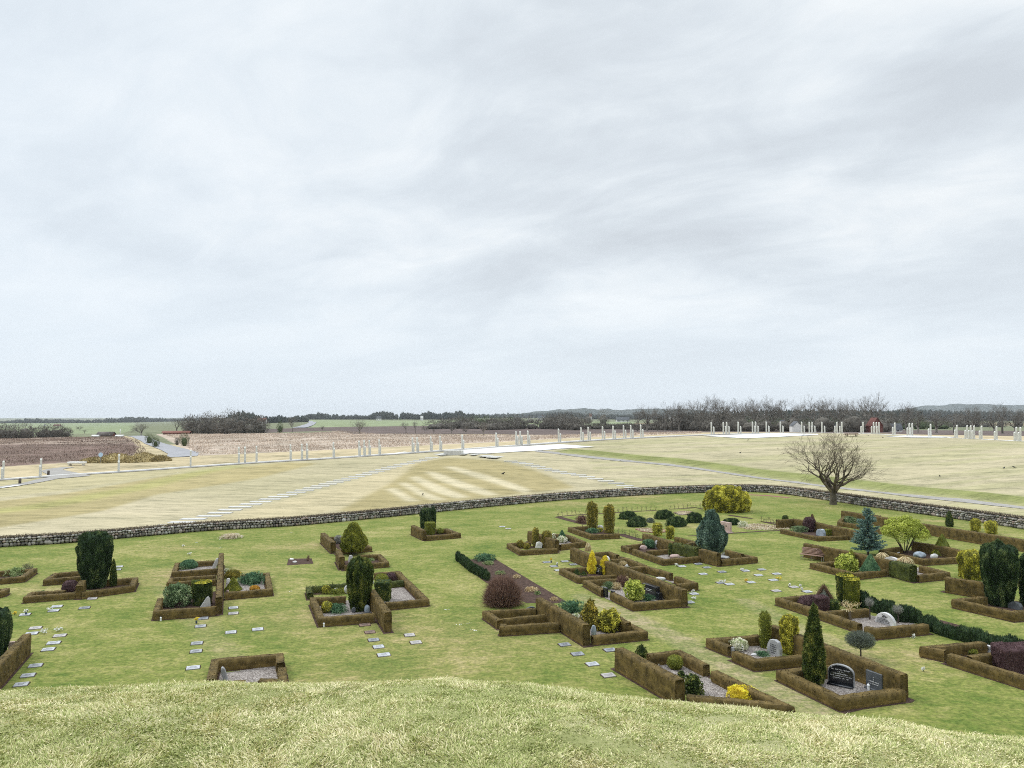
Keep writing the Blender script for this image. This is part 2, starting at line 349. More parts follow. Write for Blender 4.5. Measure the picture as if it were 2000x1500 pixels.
M['letter'] = stonemat('pale lettering', (.62, .62, .62), (.8, .8, .8), 10, .5)
M['letter_dark'] = stonemat('dark lettering', (.03, .03, .03), (.06, .06, .06), 10, .5)
M['vase_blue'] = stonemat('dark blue glaze', (.02, .04, .09), (.04, .07, .15), 10, .2, .6)
M['birdblack'] = stonemat('black feathers', (.008, .008, .01), (.02, .02, .024), 20, .5)
M['brick'] = stonemat('red brick', (.11, .04, .032), (.19, .072, .055), 3, .8)
M['tile'] = stonemat('red roof tile', (.18, .075, .055), (.28, .12, .09), 2, .8)
M['slate'] = stonemat('grey roof', (.07, .075, .085), (.14, .15, .16), 2, .7)
M['render'] = stonemat('white rendered wall', (.62, .61, .58), (.8, .79, .76), 2, .8)
M['glass'] = stonemat('window glass', (.02, .025, .03), (.05, .06, .07), 2, .15, .6, 0)
M['yellow'] = stonemat('yellow petals', (.7, .5, .03), (.9, .75, .1), 20, .6)
M['signblue'] = stonemat('blue sign', (.35, .5, .68), (.45, .6, .75), 6, .4)
M['asphalt'] = stonemat('asphalt road', (.23, .23, .24), (.33, .33, .345), 3, .8, .2, .1, .3)
M['path'] = stonemat('gravel path', (.25, .235, .215), (.36, .345, .32), 5, .9, .1, .1, .5)
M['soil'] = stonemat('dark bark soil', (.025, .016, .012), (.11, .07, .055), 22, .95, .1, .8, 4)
def gravelmat():
    m, t, b = newmat('grave gravel', .9, .2); tcd = N(t, 'ShaderNodeTexCoord')
    v = N(t, 'ShaderNodeTexVoronoi'); v.inputs['Scale'].default_value = 22; L(t, tcd.outputs['Object'], v.inputs['Vector'])
    s = N(t, 'ShaderNodeSeparateXYZ'); L(t, v.outputs['Color'], s.inputs[0])
    f = mth(t, 'ADD', mth(t, 'MULTIPLY', s.outputs[0], .7), mth(t, 'MULTIPLY', noise(t, tcd.outputs['Object'], 2, 3), .3))
    L(t, ramp(t, f, [(.1, (.09, .075, .064)), (.5, (.22, .19, .172)), (.95, (.46, .42, .38))]), b.inputs['Base Color']); bump(t, b, v.outputs['Distance'], .8, .02); return m
M['gravel'] = gravelmat()
def lawnmat():
    m, t, b = newmat('churchyard lawn', .9, .08); g = N(t, 'ShaderNodeNewGeometry').outputs['Position']
    mp1 = mapping(t, g, (.7, 1, 1), (0, 0, R(-12)))
    a = noise(t, mp1, 2.0, 6, .72, .6); bb = noise(t, g, .13, 4, .6); c = noise(t, g, 5.0, 5, .8); d = noise(t, mp1, .42, 5, .65)
    f = mth(t, 'ADD', mth(t, 'MULTIPLY', a, .42), mth(t, 'ADD', mth(t, 'MULTIPLY', bb, .30), mth(t, 'MULTIPLY', d, .28)))
    col = ramp(t, f, [(.34, (.075, .125, .024)), (.43, (.125, .165, .034)), (.50, (.185, .205, .052)), (.56, (.26, .25, .085)), (.66, (.36, .32, .14))])
    sp = ramp(t, c, [(.30, (.50, .53, .45)), (.5, (1, 1, 1)), (.68, (1.55, 1.46, 1.4))])
    col = mixc(t, 1.0, col, sp, 'MULTIPLY'); at = N(t, 'ShaderNodeAttribute', attribute_name='tint')
    L(t, mixc(t, 1.0, col, at.outputs['Color'], 'MULTIPLY'), b.inputs['Base Color']); bump(t, b, mth(t, 'ADD', a, c), .6, .06); return m
M['lawn'] = lawnmat()
def fieldmat(name, s1, s2, amp=.5, stretch=(.3, 1, 1), ang=-10):
    m, t, b = newmat(name, .95, .05); g = N(t, 'ShaderNodeNewGeometry').outputs['Position']
    mp1 = mapping(t, g, stretch, (0, 0, R(ang)))
    a = noise(t, mp1, s1, 6, .68, .4); c = noise(t, g, s2, 5, .7); d = noise(t, mp1, s1*.22, 4, .6)
    f = mth(t, 'ADD', mth(t, 'MULTIPLY', a, .45), mth(t, 'ADD', mth(t, 'MULTIPLY', c, .25), mth(t, 'MULTIPLY', d, .3)))
    k = ramp(t, f, [(.38, (1-amp, 1-amp*.95, 1-amp)), (.5, (1, 1, 1)), (.62, (1+amp*.6, 1+amp*.56, 1+amp*.6))])
    at = N(t, 'ShaderNodeAttribute', attribute_name='tint')
    L(t, mixc(t, 1.0, at.outputs['Color'], k, 'MULTIPLY'), b.inputs['Base Color']); bump(t, b, mth(t, 'ADD', a, c), .5, .12); return m
M['meadow'] = fieldmat('dry winter meadow', 1.3, 4.5, .46, (.3, 1.25, 1), -6)
M['far'] = fieldmat('far fields', .25, 1.1, .55, (.6, 1, 1), 0)
def moundmat():
    m, t, b = newmat('mound turf', .95, .05); g = N(t, 'ShaderNodeNewGeometry').outputs['Position']
    a = noise(t, g, 1.2, 5, .6); c = noise(t, g, 30, 5, .7)
    f = mth(t, 'ADD', mth(t, 'MULTIPLY', a, .6), mth(t, 'MULTIPLY', c, .4))
    L(t, ramp(t, f, [(.36, (.16, .18, .06)), (.5, (.30, .31, .13)), (.62, (.45, .42, .24))]), b.inputs['Base Color']); bump(t, b, c, .8, .03); return m
M['mound'] = moundmat()
M['blade'] = leafmat('grass blades', [(0, (.16, .19, .055)), (.3, (.28, .325, .105)), (.55, (.42, .43, .185)), (.8, (.56, .52, .29)), (1, (.70, .63, .41))], .0, 1, gain=1.24)

# ------------------------------------------------------------------ ground sheets (one polar grid split by zone)
def poly(*pts): return np.array([HIT(*p)[:2] for p in pts])
azs = np.concatenate([np.linspace(-100, -44, 29)[:-1], np.linspace(-44, 44, 640), np.linspace(44, 100, 29)[1:]])*math.pi/180
rs = np.concatenate([np.linspace(.3, 7.4, 110)[:-1], np.geomspace(7.4, 30, 110)[:-1], np.geomspace(30, 420, 760)[:-1], np.geomspace(420, 22000, 420)])
AZ, RR = np.meshgrid(azs, rs); GX = RR*np.sin(AZ); GY = RR*np.cos(AZ); GZ = TZ(GX, GY)
rough_ = np.where(RR < 28, .02*fbm(np.stack([GX.ravel()*2.2, GY.ravel()*2.2, 0*GX.ravel()], 1), 3).reshape(GX.shape), .014*fbm(np.stack([GX.ravel()*.35, GY.ravel()*.35, 0*GX.ravel()], 1), 4).reshape(GX.shape)*(GZ > .3))
GZ = GZ+np.where(GZ > .05, rough_, 0)
INS = pip(GX, GY, INPOLY); MND = mound(GX, GY) > 0.0
# side of the palisade line
def side(X, Y):
    e = PB-PA; s1 = e[0]*(Y-PA[1])-e[1]*(X-PA[0]); e2 = PC-PB; s2 = e2[0]*(Y-PB[1])-e2[1]*(X-PB[0]); return (s1 < 0) & (s2 < 0)
NEAR = side(GX, GY)
tint = np.ones(GX.shape+(3,))
MC = np.array([.395, .35, .225])      # tan meadow
tint[:] = MC
tint[INS] = (.96, .965, 1.0)
def paint(pl, col, soft=0, mask=None):
    c = pip(GX, GY, pl)
    if mask is not None: c &= mask
    tint[c] = col
lw = np.array([.35, .295, .15])   # golden darker mown band
pale = np.array([.49, .43, .285])
grn = np.array([.30, .31, .10])
mm = NEAR & ~INS
nz_ = fbm(np.stack([GX.ravel()*.02, GY.ravel()*.05, 0*GX.ravel()], 1), 9, 3).reshape(GX.shape)
tint[mm] = (MC*(1+0*nz_[..., None])+np.clip(nz_, -1, 1)[..., None]*np.array([.04, .03, .03]))[mm]
paint(poly(('O', -60, 985), ('O', 120, 965), ('O', 330, 928), ('O', 560, 903), ('O', 620, 905), ('O', 500, 935), ('O', 330, 962), ('O', 150, 985), ('O', -60, 1010)), lw, mask=mm)
paint(poly(('O', -60, 1010), ('O', 150, 985), ('O', 330, 962), ('O', 500, 935), ('O', 330, 958), ('O', 200, 998), ('O', 0, 1030), ('O', -60, 1040)), lw*.95, mask=mm)
paint(poly(('O', -60, 940), ('O', 230, 924), ('O', 470, 908), ('O', 560, 903), ('O', 330, 925), ('O', 120, 958), ('O', -60, 978)), np.array([.385, .34, .20]), mask=mm)
def soften(k_=3):
    global tint
    t2 = tint.copy(); wm = mm.astype(float)[..., None]
    for _ in range(k_):
        for ax in (0, 1):
            num = t2*wm; num = np.roll(num, 1, ax)+2*num+np.roll(num, -1, ax); dn_ = np.roll(wm, 1, ax)+2*wm+np.roll(wm, -1, ax); t2 = np.where(wm > 0, num/np.maximum(dn_, 1e-9), t2)
    tint = np.where(mm[..., None], t2, tint)
gband = np.array([HIT('O', *q)[:2] for q in ((-40, 1002), (60, 991), (130, 980), (200, 965), (260, 955), (330, 937), (400, 920), (450, 912))])
dg = dline(GX, GY, gband); k = (1-sst(dg, 1.0, 4.0))[..., None]*.7*mm[..., None]; tint = tint*(1-k*.7)+grn*k*.7
for q in ([(845, 895), (800, 903), (640, 955), (380, 1022), (300, 1040), (560, 1015), (700, 985), (860, 930), (900, 912)],):
    paint(poly(*[('O', *p) for p in q]), np.array([.43, .37, .23]), mask=mm)
fan = [[('A3', 0, 535), ('A3', 130, 540), ('A3', 330, 590), ('A3', 640, 740), ('A3', 720, 760), ('A3', 560, 770), ('A3', 290, 640), ('A3', 60, 570)]]
base_f = poly(('A3', -160, 660), ('A3', 60, 500), ('A3', 300, 455), ('A3', 700, 480), ('A3', 1000, 560), ('A3', 1290, 690), ('A3', 900, 735), ('A3', 0, 830), ('A3', -400, 880), ('A3', -560, 870))
paint(base_f, lw*.92, mask=mm)
for q in ([(270, 525), (350, 525), (600, 590), (960, 712), (900, 735), (560, 625), (300, 540)], [(120, 560), (210, 570), (430, 650), (700, 745), (600, 755), (380, 690), (200, 620)],
          [(0, 610), (60, 600), (300, 700), (470, 765), (370, 775), (180, 720)], [(-90, 650), (-20, 650), (140, 730), (290, 785), (180, 790), (60, 745)], [(-190, 700), (-110, 690), (0, 760), (80, 795), (-20, 800)]):
    paint(poly(*[('A3', *p) for p in q]), pale, mask=mm)
soften(5)
bank = np.array([HIT('A4', *q)[:2] for q in ((-400, 612), (-200, 628), (0, 650), (300, 682), (600, 705), (900, 745), (1200, 790), (1600, 840), (1900, 870))]+[HIT('A5', *q)[:2] for q in ((300, 920), (600, 955), (900, 990), (1200, 1015), (1600, 1050), (2100, 1110), (2600, 1170))])
db = dline(GX, GY, bank); k = (1-sst(db, 1.2, 5.5))[..., None]*.85*mm[..., None]; tint = tint*(1-k)+np.array([.19, .215, .065])*k
GZ += np.where(mm, .55*np.exp(-(db/2.2)**2), 0)
right = mm & (GX > 15) & (db > 3)
kk = (sst(fbm(np.stack([(GX*.6+GY*.25).ravel()*.06, (GY*.9-GX*.3).ravel()*.35, 0*GX.ravel()], 1), 21, 3).reshape(GX.shape), -.1, .6)*.45)[..., None]*right[..., None]
tint = tint*(1-kk)+np.array([.325, .315, .16])*kk
FAR = ~NEAR & ~INS & (GY > 40)
heath = np.array([.29, .225, .18]); darkheath = np.array([.17, .12, .098]); pinkgrass = np.array([.42, .345, .275]); plough = np.array([.13, .102, .092]); green_f = np.array([.23, .265, .15]); pgreen = np.array([.30, .35, .20]); tanf = np.array([.42, .35, .22])
tint[FAR] = np.array([.17, .18, .11])
paint(poly(('O', -300, 960), ('O', -300, 900), ('O', 0, 905), ('O', 300, 870), ('O', 700, 850), ('O', 1250, 843), ('O', 1380, 842), ('O', 2300, 862), ('O', 2300, 880), ('O', 1740, 851), ('O', 1600, 848), ('O', 1250, 860), ('O', 900, 885), ('O', 300, 920), ('O', 0, 945)), tanf, mask=FAR)
paint(poly(('O', -300, 912), ('O', 0, 912), ('O', 160, 903), ('O', 300, 885), ('O', 285, 860), ('O', 240, 853), ('O', -300, 856)), heath, mask=FAR)
paint(poly(('O', -300, 912), ('O', 0, 912), ('O', 180, 900), ('O', 275, 882), ('O', 260, 866), ('O', -300, 876)), darkheath, mask=FAR)
paint(poly(('O', 240, 851.5), ('O', 268, 852), ('O', 300, 875), ('O', 350, 897), ('O', 200, 905), ('O', 260, 893), ('O', 270, 872)), tanf, mask=FAR)
paint(poly(('O', 305, 848), ('O', 330, 861), ('O', 390, 890), ('O', 700, 876), ('O', 1000, 862), ('O', 1250, 850.5), ('O', 1370, 846.5), ('O', 1370, 844.8), ('O', 1100, 850), ('O', 950, 849), ('O', 800, 848), ('O', 740, 848), ('O', 670, 842), ('O', 600, 846), ('O', 450, 847)), pinkgrass, mask=FAR)
paint(poly(('O', 505, 846), ('O', 640, 841.5), ('O', 690, 847.5), ('O', 810, 847.5), ('O', 960, 848), ('O', 1100, 849.5), ('O', 1380, 844.5), ('O', 1800, 849), ('O', 2300, 857), ('O', 2300, 844), ('O', 1600, 838.5), ('O', 1230, 836), ('O', 1000, 834), ('O', 830, 832), ('O', 640, 834.5), ('O', 520, 838)), plough, mask=FAR)
paint(poly(('O', 610, 834.3), ('O', 830, 831.6), ('O', 1000, 833.6), ('O', 1240, 835.5), ('O', 1240, 824), ('O', 600, 820)), green_f, mask=FAR)
paint(poly(('O', -400, 849), ('O', 240, 846), ('O', 262, 838), ('O', 262, 826), ('O', 110, 826), ('O', -400, 830)), green_f*.95, mask=FAR)
paint(poly(('O', 1240, 826), ('O', 1240, 830.5), ('O', 2300, 831), ('O', 2300, 826)), tanf*.6, mask=FAR)
# gentle mown tracks on the churchyard lawn are left to the material
for tr_, am in ((np.array([G('C2', *p) for p in ((-250, -200), (230, 0), (500, 130), (760, 250), (1100, 450), (1500, 650), (1950, 880), (2400, 1100))]), .55), (np.array([G('C1', *p) for p in ((-300, 620), (0, 780), (500, 1050), (900, 1180), (1400, 1450))]), .4), (np.array([G('A6', *p) for p in ((1400, 560), (1750, 900), (2100, 1300))]), .25)):
    dt = dline(GX, GY, tr_); k = (1-sst(dt+.25*nz_, .25, 1.0))[..., None]*am*INS[..., None]; tint = tint*(1-k)+np.array([1.35, 1.12, 2.3])*k
for hx, hy, rr_ in RG.uniform((-45, 32, 1.0), (60, 110, 4.0), (26, 3)):
    k = np.exp(-((GX-hx)**2/(rr_*1.6)**2+(GY-hy)**2/rr_**2))[..., None]*.4*INS[..., None]; tint = tint*(1-k)+np.array([1.45, 1.12, 1.9])*k
ROWS, COLS_ = GX.shape
V_ = np.stack([GX, GY, GZ], -1).reshape(-1, 3); TI = tint.reshape(-1, 3)
i0 = (np.arange(ROWS-1)[:, None]*COLS_+np.arange(COLS_-1)[None]).ravel(); F_ = np.stack([i0, i0+1, i0+1+COLS_, i0+COLS_], 1)
zone = np.where(MND, 0, np.where(INS, 1, np.where(NEAR, 2, 3))).ravel()[F_[:, 0]]
def ground(name, zid, mat, label):
    f = F_[zone == zid]; f = f[:, [0, 3, 2, 1]]; u, inv = np.unique(f, return_inverse=True); mb = MB(); mb.add(V_[u], inv.reshape(-1, 4), 0.5)
    o = mb.build(name, mat, smooth=True); tag(o, label, kind='structure')
    a = o.data.attributes.new('tint', 'FLOAT_COLOR', 'POINT'); c = np.ones((len(u), 4), np.float32); c[:, :3] = TI[u]; a.data.foreach_set('color', c.ravel()); return o
ground('mound_slope', 0, M['mound'], None); ground('lawn', 1, M['lawn'], None); ground('meadow', 2, M['meadow'], None); ground('farmland', 3, M['far'], None)

# ------------------------------------------------------------------ ribbons, sheets
def ribbon(name, pts, wd, mat, zo=.03, kind='structure', step=1.0, label=None, cat=None, thick=0.0):
    pts = np.asarray(pts, float)[:, :2]; d = np.append(0, np.cumsum(np.linalg.norm(np.diff(pts, axis=0), axis=1)))
    s = np.linspace(0, d[-1], max(2, int(d[-1]/step)+1)); P = np.stack([np.interp(s, d, pts[:, 0]), np.interp(s, d, pts[:, 1])], 1)
    if len(pts) > 3:
        for _ in range(int(3/step)+1): P[1:-1] = (P[:-2]+2*P[1:-1]+P[2:])/4
    T = nrm(np.gradient(P, axis=0)); Nn = np.stack([-T[:, 1], T[:, 0]], 1); wd = np.interp(s/d[-1], np.linspace(0, 1, len(np.atleast_1d(wd))), np.atleast_1d(wd))[:, None]
    cols = [P+Nn*wd*k for k in (-.5, -.25, 0, .25, .5)]; vs = []
    for c_ in cols: vs.append(np.stack([c_[:, 0], c_[:, 1], TZ(c_[:, 0], c_[:, 1])+zo], 1))
    if thick: 
        e0 = vs[0].copy(); e0[:, 2] -= thick; e1 = vs[-1].copy(); e1[:, 2] -= thick; vs = [e0]+vs+[e1]
    v = np.stack(vs, 1); n, k = v.shape[:2]; i = (np.arange(n-1)[:, None]*k+np.arange(k-1)[None]).ravel()
    mb = MB(); mb.add(v.reshape(-1, 3), np.stack([i, i+k, i+k+1, i+1], 1), .5); o = mb.build(name, mat); tag(o, label, cat, kind=kind); return o
def sheet(name, P, mat, zo=.02, z=None, kind='structure', n=14, label=None, cat=None):
    """a polygon draped over the ground, filled by triangulating a fine grid clipped to its outline"""
    P = np.asarray(P, float)[:, :2]; bm_ = bpy.data.meshes.new(name); import bmesh
    b = bmesh.new(); vs = [b.verts.new((p[0], p[1], 0)) for p in P]; b.faces.new(vs)
    if z is None:
        bmesh.ops.triangulate(b, faces=b.faces[:]); 
        for _ in range(4): bmesh.ops.subdivide_edges(b, edges=[e for e in b.edges if e.calc_length() > 3.0], cuts=1, use_grid_fill=False); bmesh.ops.triangulate(b, faces=b.faces[:])
        co = np.array([v.co[:] for v in b.verts]); h = TZ(co[:, 0], co[:, 1])
        for v, hh in zip(b.verts, h): v.co.z = hh+zo
    else:
        for v in b.verts: v.co.z = z
    bmesh.ops.recalc_face_normals(b, faces=b.faces[:])
    if sum(f.normal.z for f in b.faces) < 0: bmesh.ops.reverse_faces(b, faces=b.faces[:])
    c = co_ = np.array([v.co[:] for v in b.verts]).mean(0)
    for v in b.verts: v.co -= Vector(c)
    b.to_mesh(bm_); bm_.materials.append(mat); o = bpy.data.objects.new(name, bm_); o.location = c; COL.objects.link(o); tag(o, label, cat, kind=kind); return o

# ------------------------------------------------------------------ hedges
def sweep(mb, path, h, wd, z0=0.0, step=.13, amp=.018, dens=420, flake=.042, taper=.06, top=.5, core=1, m=0, ragged=0.0):
    path = np.asarray(path, float); n = len(path); P = []; Nn = []; 
    T = [nrm(path[i+1]-path[i]) for i in range(n-1)]
    for i in range(n):
        if i == 0: nn = np.array([-T[0][1], T[0][0]]); P.append(path[0]); Nn.append(nn)
        elif i == n-1: nn = np.array([-T[-1][1], T[-1][0]]); P.append(path[-1]); Nn.append(nn)
        else:
            bis = nrm(np.array([-T[i-1][1]-T[i][1], T[i-1][0]+T[i][0]])); c_ = max(.4, bis@np.array([-T[i][1], T[i][0]])); P.append(path[i]); Nn.append(bis/c_)
        if i < n-1:
            Ls = np.linalg.norm(path[i+1]-path[i]); s0 = 0 if i == 0 else wd*.7; s1 = Ls-(0 if i == n-2 else wd*.7); nn = np.array([-T[i][1], T[i][0]])
            if s1 > s0:
                for s in np.arange(s0+step*.5, s1, step): P.append(path[i]+T[i]*s); Nn.append(nn)
    P = np.array(P); Nn = np.array(Nn); nh = max(3, int(h/.13)); nw = 3
    prof = [(-.5*(1+taper*(1-k/nh)), k/nh) for k in range(nh)]+[(-.47, 1.0)]+[(-.5+(k+1)/(nw+1), 1.0) for k in range(nw)]+[(.47, 1.0)]+[(.5*(1+taper*(1-k/nh)), k/nh) for k in range(nh-1, -1, -1)]
    prof = np.array(prof); K = len(prof); prof[0, 0] *= .84; prof[-1, 0] *= .84; hz = h+.012*fbm(np.column_stack([P*1.1, P[:, 0]*0]), 31, 2)
    v = np.zeros((len(P), K, 3)); v[:, :, :2] = P[:, None]+Nn[:, None]*(prof[None, :, :1]*wd); v[:, :, 2] = z0+prof[None, :, 1]*hz[:, None]
    out = np.zeros((len(P), K, 3)); sgn = np.where(prof[:, 1] >= .999, 0, np.sign(prof[:, 0]))
    out[:, :, :2] = Nn[:, None]*sgn[None, :, None]; out[:, :, 2] = (prof[:, 1] >= .999)[None, :]
    d = fbm(v.reshape(-1, 3)*3.2, 41, 3).reshape(len(P), K)*amp*(1+ragged*3); v += out*d[..., None]
    i = (np.arange(len(P)-1)[:, None]*K+np.arange(K-1)[None]).ravel(); f = [np.stack([i, i+K, i+K+1, i+1], 1)]
    for base, flip in ((0, 1), ((len(P)-1)*K, 0)):
        j = np.arange(K//2); q = np.stack([base+j, base+j+1, base+K-2-j, base+K-1-j], 1); q = q[q[:, 1] < q[:, 2]]; f.append(q[:, ::-1] if flip else q)
    f = np.concatenate(f)[:, ::-1]; v = v.reshape(-1, 3)
    a = v[f]; nn = np.cross(a[:, 1]-a[:, 0], a[:, 2]-a[:, 0]); area = np.linalg.norm(nn, axis=1).sum()
    mb.add(v, f, RG.random(len(f))*.10+.08+.72*np.clip(nrm(nn)[:, 2], 0, 1), 0)  # rusty tops; side faces also coloured darker to deepen their shade
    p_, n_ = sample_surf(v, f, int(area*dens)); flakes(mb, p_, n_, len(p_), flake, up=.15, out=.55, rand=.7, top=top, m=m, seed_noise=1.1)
    if ragged:
        p_, n_ = sample_surf(v, f, int(area*dens*ragged*.5)); flakes(mb, p_, n_, len(p_), flake*2.6, up=.5, out=.8, rand=.7, m=m, wid=.3)
def hedge(label, chains, mat='hedge', name='box_hedge', cat='hedge'):
    """chains: (part, view, [(x, y), ...], height, width) with points on the hedge's top centre line"""
    k0 = chains[0]; b = G(k0[1], *k0[2][0], k0[3]); root = empty(name, (b[0], b[1], 0), label, cat, 'clipped box hedges round the graves')
    for ci, ch in enumerate(chains):
        part, view, pts, h, wd = ch[:5]; opt = ch[5] if len(ch) > 5 else {}
        h = h+.004*ci; mb = MB(); path = [G(view, *p, h) for p in pts]; dist = np.linalg.norm(path[0])
        mk = opt.get('mat', mat); dn = 420 if dist < 50 else 260
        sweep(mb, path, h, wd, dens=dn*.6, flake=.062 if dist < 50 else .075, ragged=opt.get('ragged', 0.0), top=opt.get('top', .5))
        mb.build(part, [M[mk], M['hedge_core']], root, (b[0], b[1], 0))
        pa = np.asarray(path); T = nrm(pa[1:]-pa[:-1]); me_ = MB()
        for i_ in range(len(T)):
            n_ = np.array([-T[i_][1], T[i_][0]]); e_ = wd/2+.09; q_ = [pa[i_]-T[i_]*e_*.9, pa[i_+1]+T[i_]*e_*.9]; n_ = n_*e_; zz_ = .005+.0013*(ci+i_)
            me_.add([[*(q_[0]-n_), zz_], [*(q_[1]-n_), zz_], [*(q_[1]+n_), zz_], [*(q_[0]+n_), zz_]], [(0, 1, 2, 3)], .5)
        me_.build('soil_shade_edge', M['soil'], root, (b[0], b[1], 0))  # soil line that also paints contact shade along the hedge foot
    return root
T_, S_ = 'tall_hedge', 'low_hedge'
hedge('low hedge plot cut off by the left edge, with a low shrub inside', [(S_, 'A6', [(-70, 492), (192, 468), (293, 400), (-70, 428)], .38, .36)])
hedge('end of a low hedge at the left edge, below the plot with the low shrub', [(S_, 'A6', [(-60, 612), (28, 588), (50, 572), (-60, 585)], .38, .34)])
hedge('small empty hedge square behind the big dark yew on the left', [(S_, 'A6', [(720, 464), (402, 490), (485, 438), (720, 420)], .42, .33)])
hedge('long low hedge with a raised divider, wrapped round the big dark yew on the left', [(S_, 'A6', [(560, 590), (287, 603), (232, 640), (660, 604)], .38, .34), (T_, 'A6', [(685, 548), (712, 500)], .82, .42), (S_, 'A6', [(700, 605), (1135, 545), (1166, 480), (720, 512)], .40, .36)])
hedge('tall clipped hedge wall running out of the lower left corner', [(T_, 'A6', [(-260, 1440), (0, 1200), (232, 962)], 1.0, .36)])
hedge('hedge group with a tall divider, grey leaning stone and golden topped drum', [
    (T_, 'B1', [(1015, 398), (1000, 690), (982, 978)], 1.0, .34), (S_, 'B1', [(965, 495), (440, 533), (400, 646), (960, 607)], .38, .32),
    (S_, 'B1', [(945, 694), (372, 728), (335, 782), (945, 742)], .40, .3), (S_, 'B1', [(222, 985), (170, 1152), (940, 1098)], .5, .34),
    (S_, 'B1', [(1060, 918), (1648, 868), (1612, 660), (1280, 690)], .42, .34)])
hedge('three sided hedge half hidden by the mound in front, round a bare gravel plot', [(S_, 'C5', [(445, 915), (502, 678), (1285, 610), (1300, 715)], .5, .36), (S_, 'C5', [(1318, 770), (1330, 930), (1040, 925)], .42, .36), (S_, 'C5', [(480, 955), (860, 938)], .3, .3)])
hedge('hedge plot with a tall end wall behind the large green cone bush', [(T_, 'B2', [(392, 338), (505, 440)], .93, .42), (S_, 'B2', [(430, 385), (700, 373), (900, 490), (545, 520)], .4, .34)])
hedge('hedge plot with tall end wall right under the large green cone bush', [(T_, 'B2', [(560, 528), (600, 600)], .95, .42), (S_, 'B2', [(625, 692), (1085, 655), (1003, 572), (780, 585)], .37, .34)])
hedge('small hedge plot beside the pair of dark clipped yews near the stone wall', [(T_, 'B2', [(1368, 255), (1495, 312)], .93, .38), (S_, 'B2', [(1510, 372), (1865, 342), (1735, 292), (1615, 297)], .44, .34)])
hedge('hedge group with a divider between the column yew and the block shrub', [
    (T_, 'B2', [(920, 950), (1100, 1200)], 1.06, .4), (S_, 'B2', [(640, 1027), (285, 1045), (378, 1258), (950, 1216)], .46, .36),
    (S_, 'B2', [(640, 890), (238, 925), (255, 990)], .4, .34, {'mat': 'hedge_green', 'ragged': .6}), (S_, 'B2', [(1075, 1100), (1510, 1055), (1205, 758), (950, 775)], .4, .36), (S_, 'B2', [(1130, 868), (1262, 855)], .38, .32, {'mat': 'hedge_green'})])
hedge('hedge group with a long sloping wall left of the golden conifers', [
    (T_, 'B3', [(862, 585), (1325, 850)], 1.06, .4), (S_, 'B3', [(830, 692), (350, 718), (482, 808)], .46, .34), (S_, 'B3', [(480, 795), (930, 752)], .44, .3),
    (S_, 'B3', [(520, 840), (510, 862), (1055, 830)], .48, .34), (S_, 'B3', [(1380, 962), (1880, 912), (1745, 842)], .42, .36), (S_, 'B3', [(1735, 835), (1620, 765)], .62, .34)])
hedge('hedge plots with a tall ragged end, around the two small golden columns and white stone', [
    (T_, 'B4', [(370, 385), (640, 478)], .98, .4), (S_, 'B4', [(380, 495), (170, 508), (290, 576), (640, 555)], .39, .34), (S_, 'B4', [(670, 520), (905, 490), (740, 422), (590, 415)], .46, .36)])
hedge('low hedge plot holding the two tallest golden green columns', [(S_, 'B4', [(930, 340), (768, 350), (985, 424), (1245, 412)], .44, .36)])
hedge('longest diagonal hedge wall with grave plots on both sides', [
    (T_, 'B4', [(790, 550), (1885, 962)], 1.02, .42), (S_, 'B4', [(930, 742), (690, 755), (858, 838), (1215, 815)], .39, .34), (S_, 'B4', [(1270, 850), (925, 868), (1095, 962)], .42, .36),
    (S_, 'B4', [(1180, 988), (1395, 1090), (1840, 1055)], .42, .36), (S_, 'B4', [(985, 600), (1145, 588), (1232, 620)], .5, .34), (S_, 'B4', [(1250, 633), (1325, 655), (1490, 718), (1500, 722)], .42, .34),
    (S_, 'B4', [(1175, 668), (1305, 652)], .41, .3), (S_, 'B4', [(1350, 742), (1505, 727), (1755, 800)], .46, .34), (S_, 'B4', [(1800, 828), (1985, 888), (1810, 905)], .46, .34)])
hedge('hedge group behind the white rounded gravestone, below the blue green conifer', [
    (T_, 'B5', [(490, 512), (860, 622)], .95, .42), ('bushy_hedge', 'B5', [(880, 630), (1150, 690)], .92, .7, {'mat': 'hedge_green', 'ragged': .9}), (T_, 'B5', [(1175, 700), (1400, 752)], 1.0, .42),
    (S_, 'B5', [(480, 635), (235, 665), (325, 692)], .42, .34), (S_, 'B5', [(360, 705), (730, 830), (1150, 793)], .42, .36), (S_, 'B5', [(520, 727), (780, 706)], .38, .3),
    (S_, 'B5', [(1420, 832), (1830, 795), (1700, 768)], .46, .36), (S_, 'B5', [(1685, 762), (1490, 716)], .56, .34), (S_, 'B5', [(875, 555), (1115, 612), (1000, 637)], .45, .34)])
hedge('hedge plot with the blue box stone and purple round shrub', [
    (T_, 'B6', [(545, 553), (860, 602), (1480, 735)], .95, .4), (S_, 'B6', [(350, 705), (890, 815), (1310, 795)], .38, .36), (S_, 'B6', [(280, 562), (540, 552)], .9, .36)])
hedge('longest straight hedge wall, running along the stone wall to the right edge', [(T_, 'O', [(1646, 997.5), (1690, 1004.5), (1810, 1024), (2010, 1056)], 1.0, .5), (S_, 'O', [(1648, 1009), (1639, 1019), (1680, 1025), (1728, 1035)], .45, .36)])
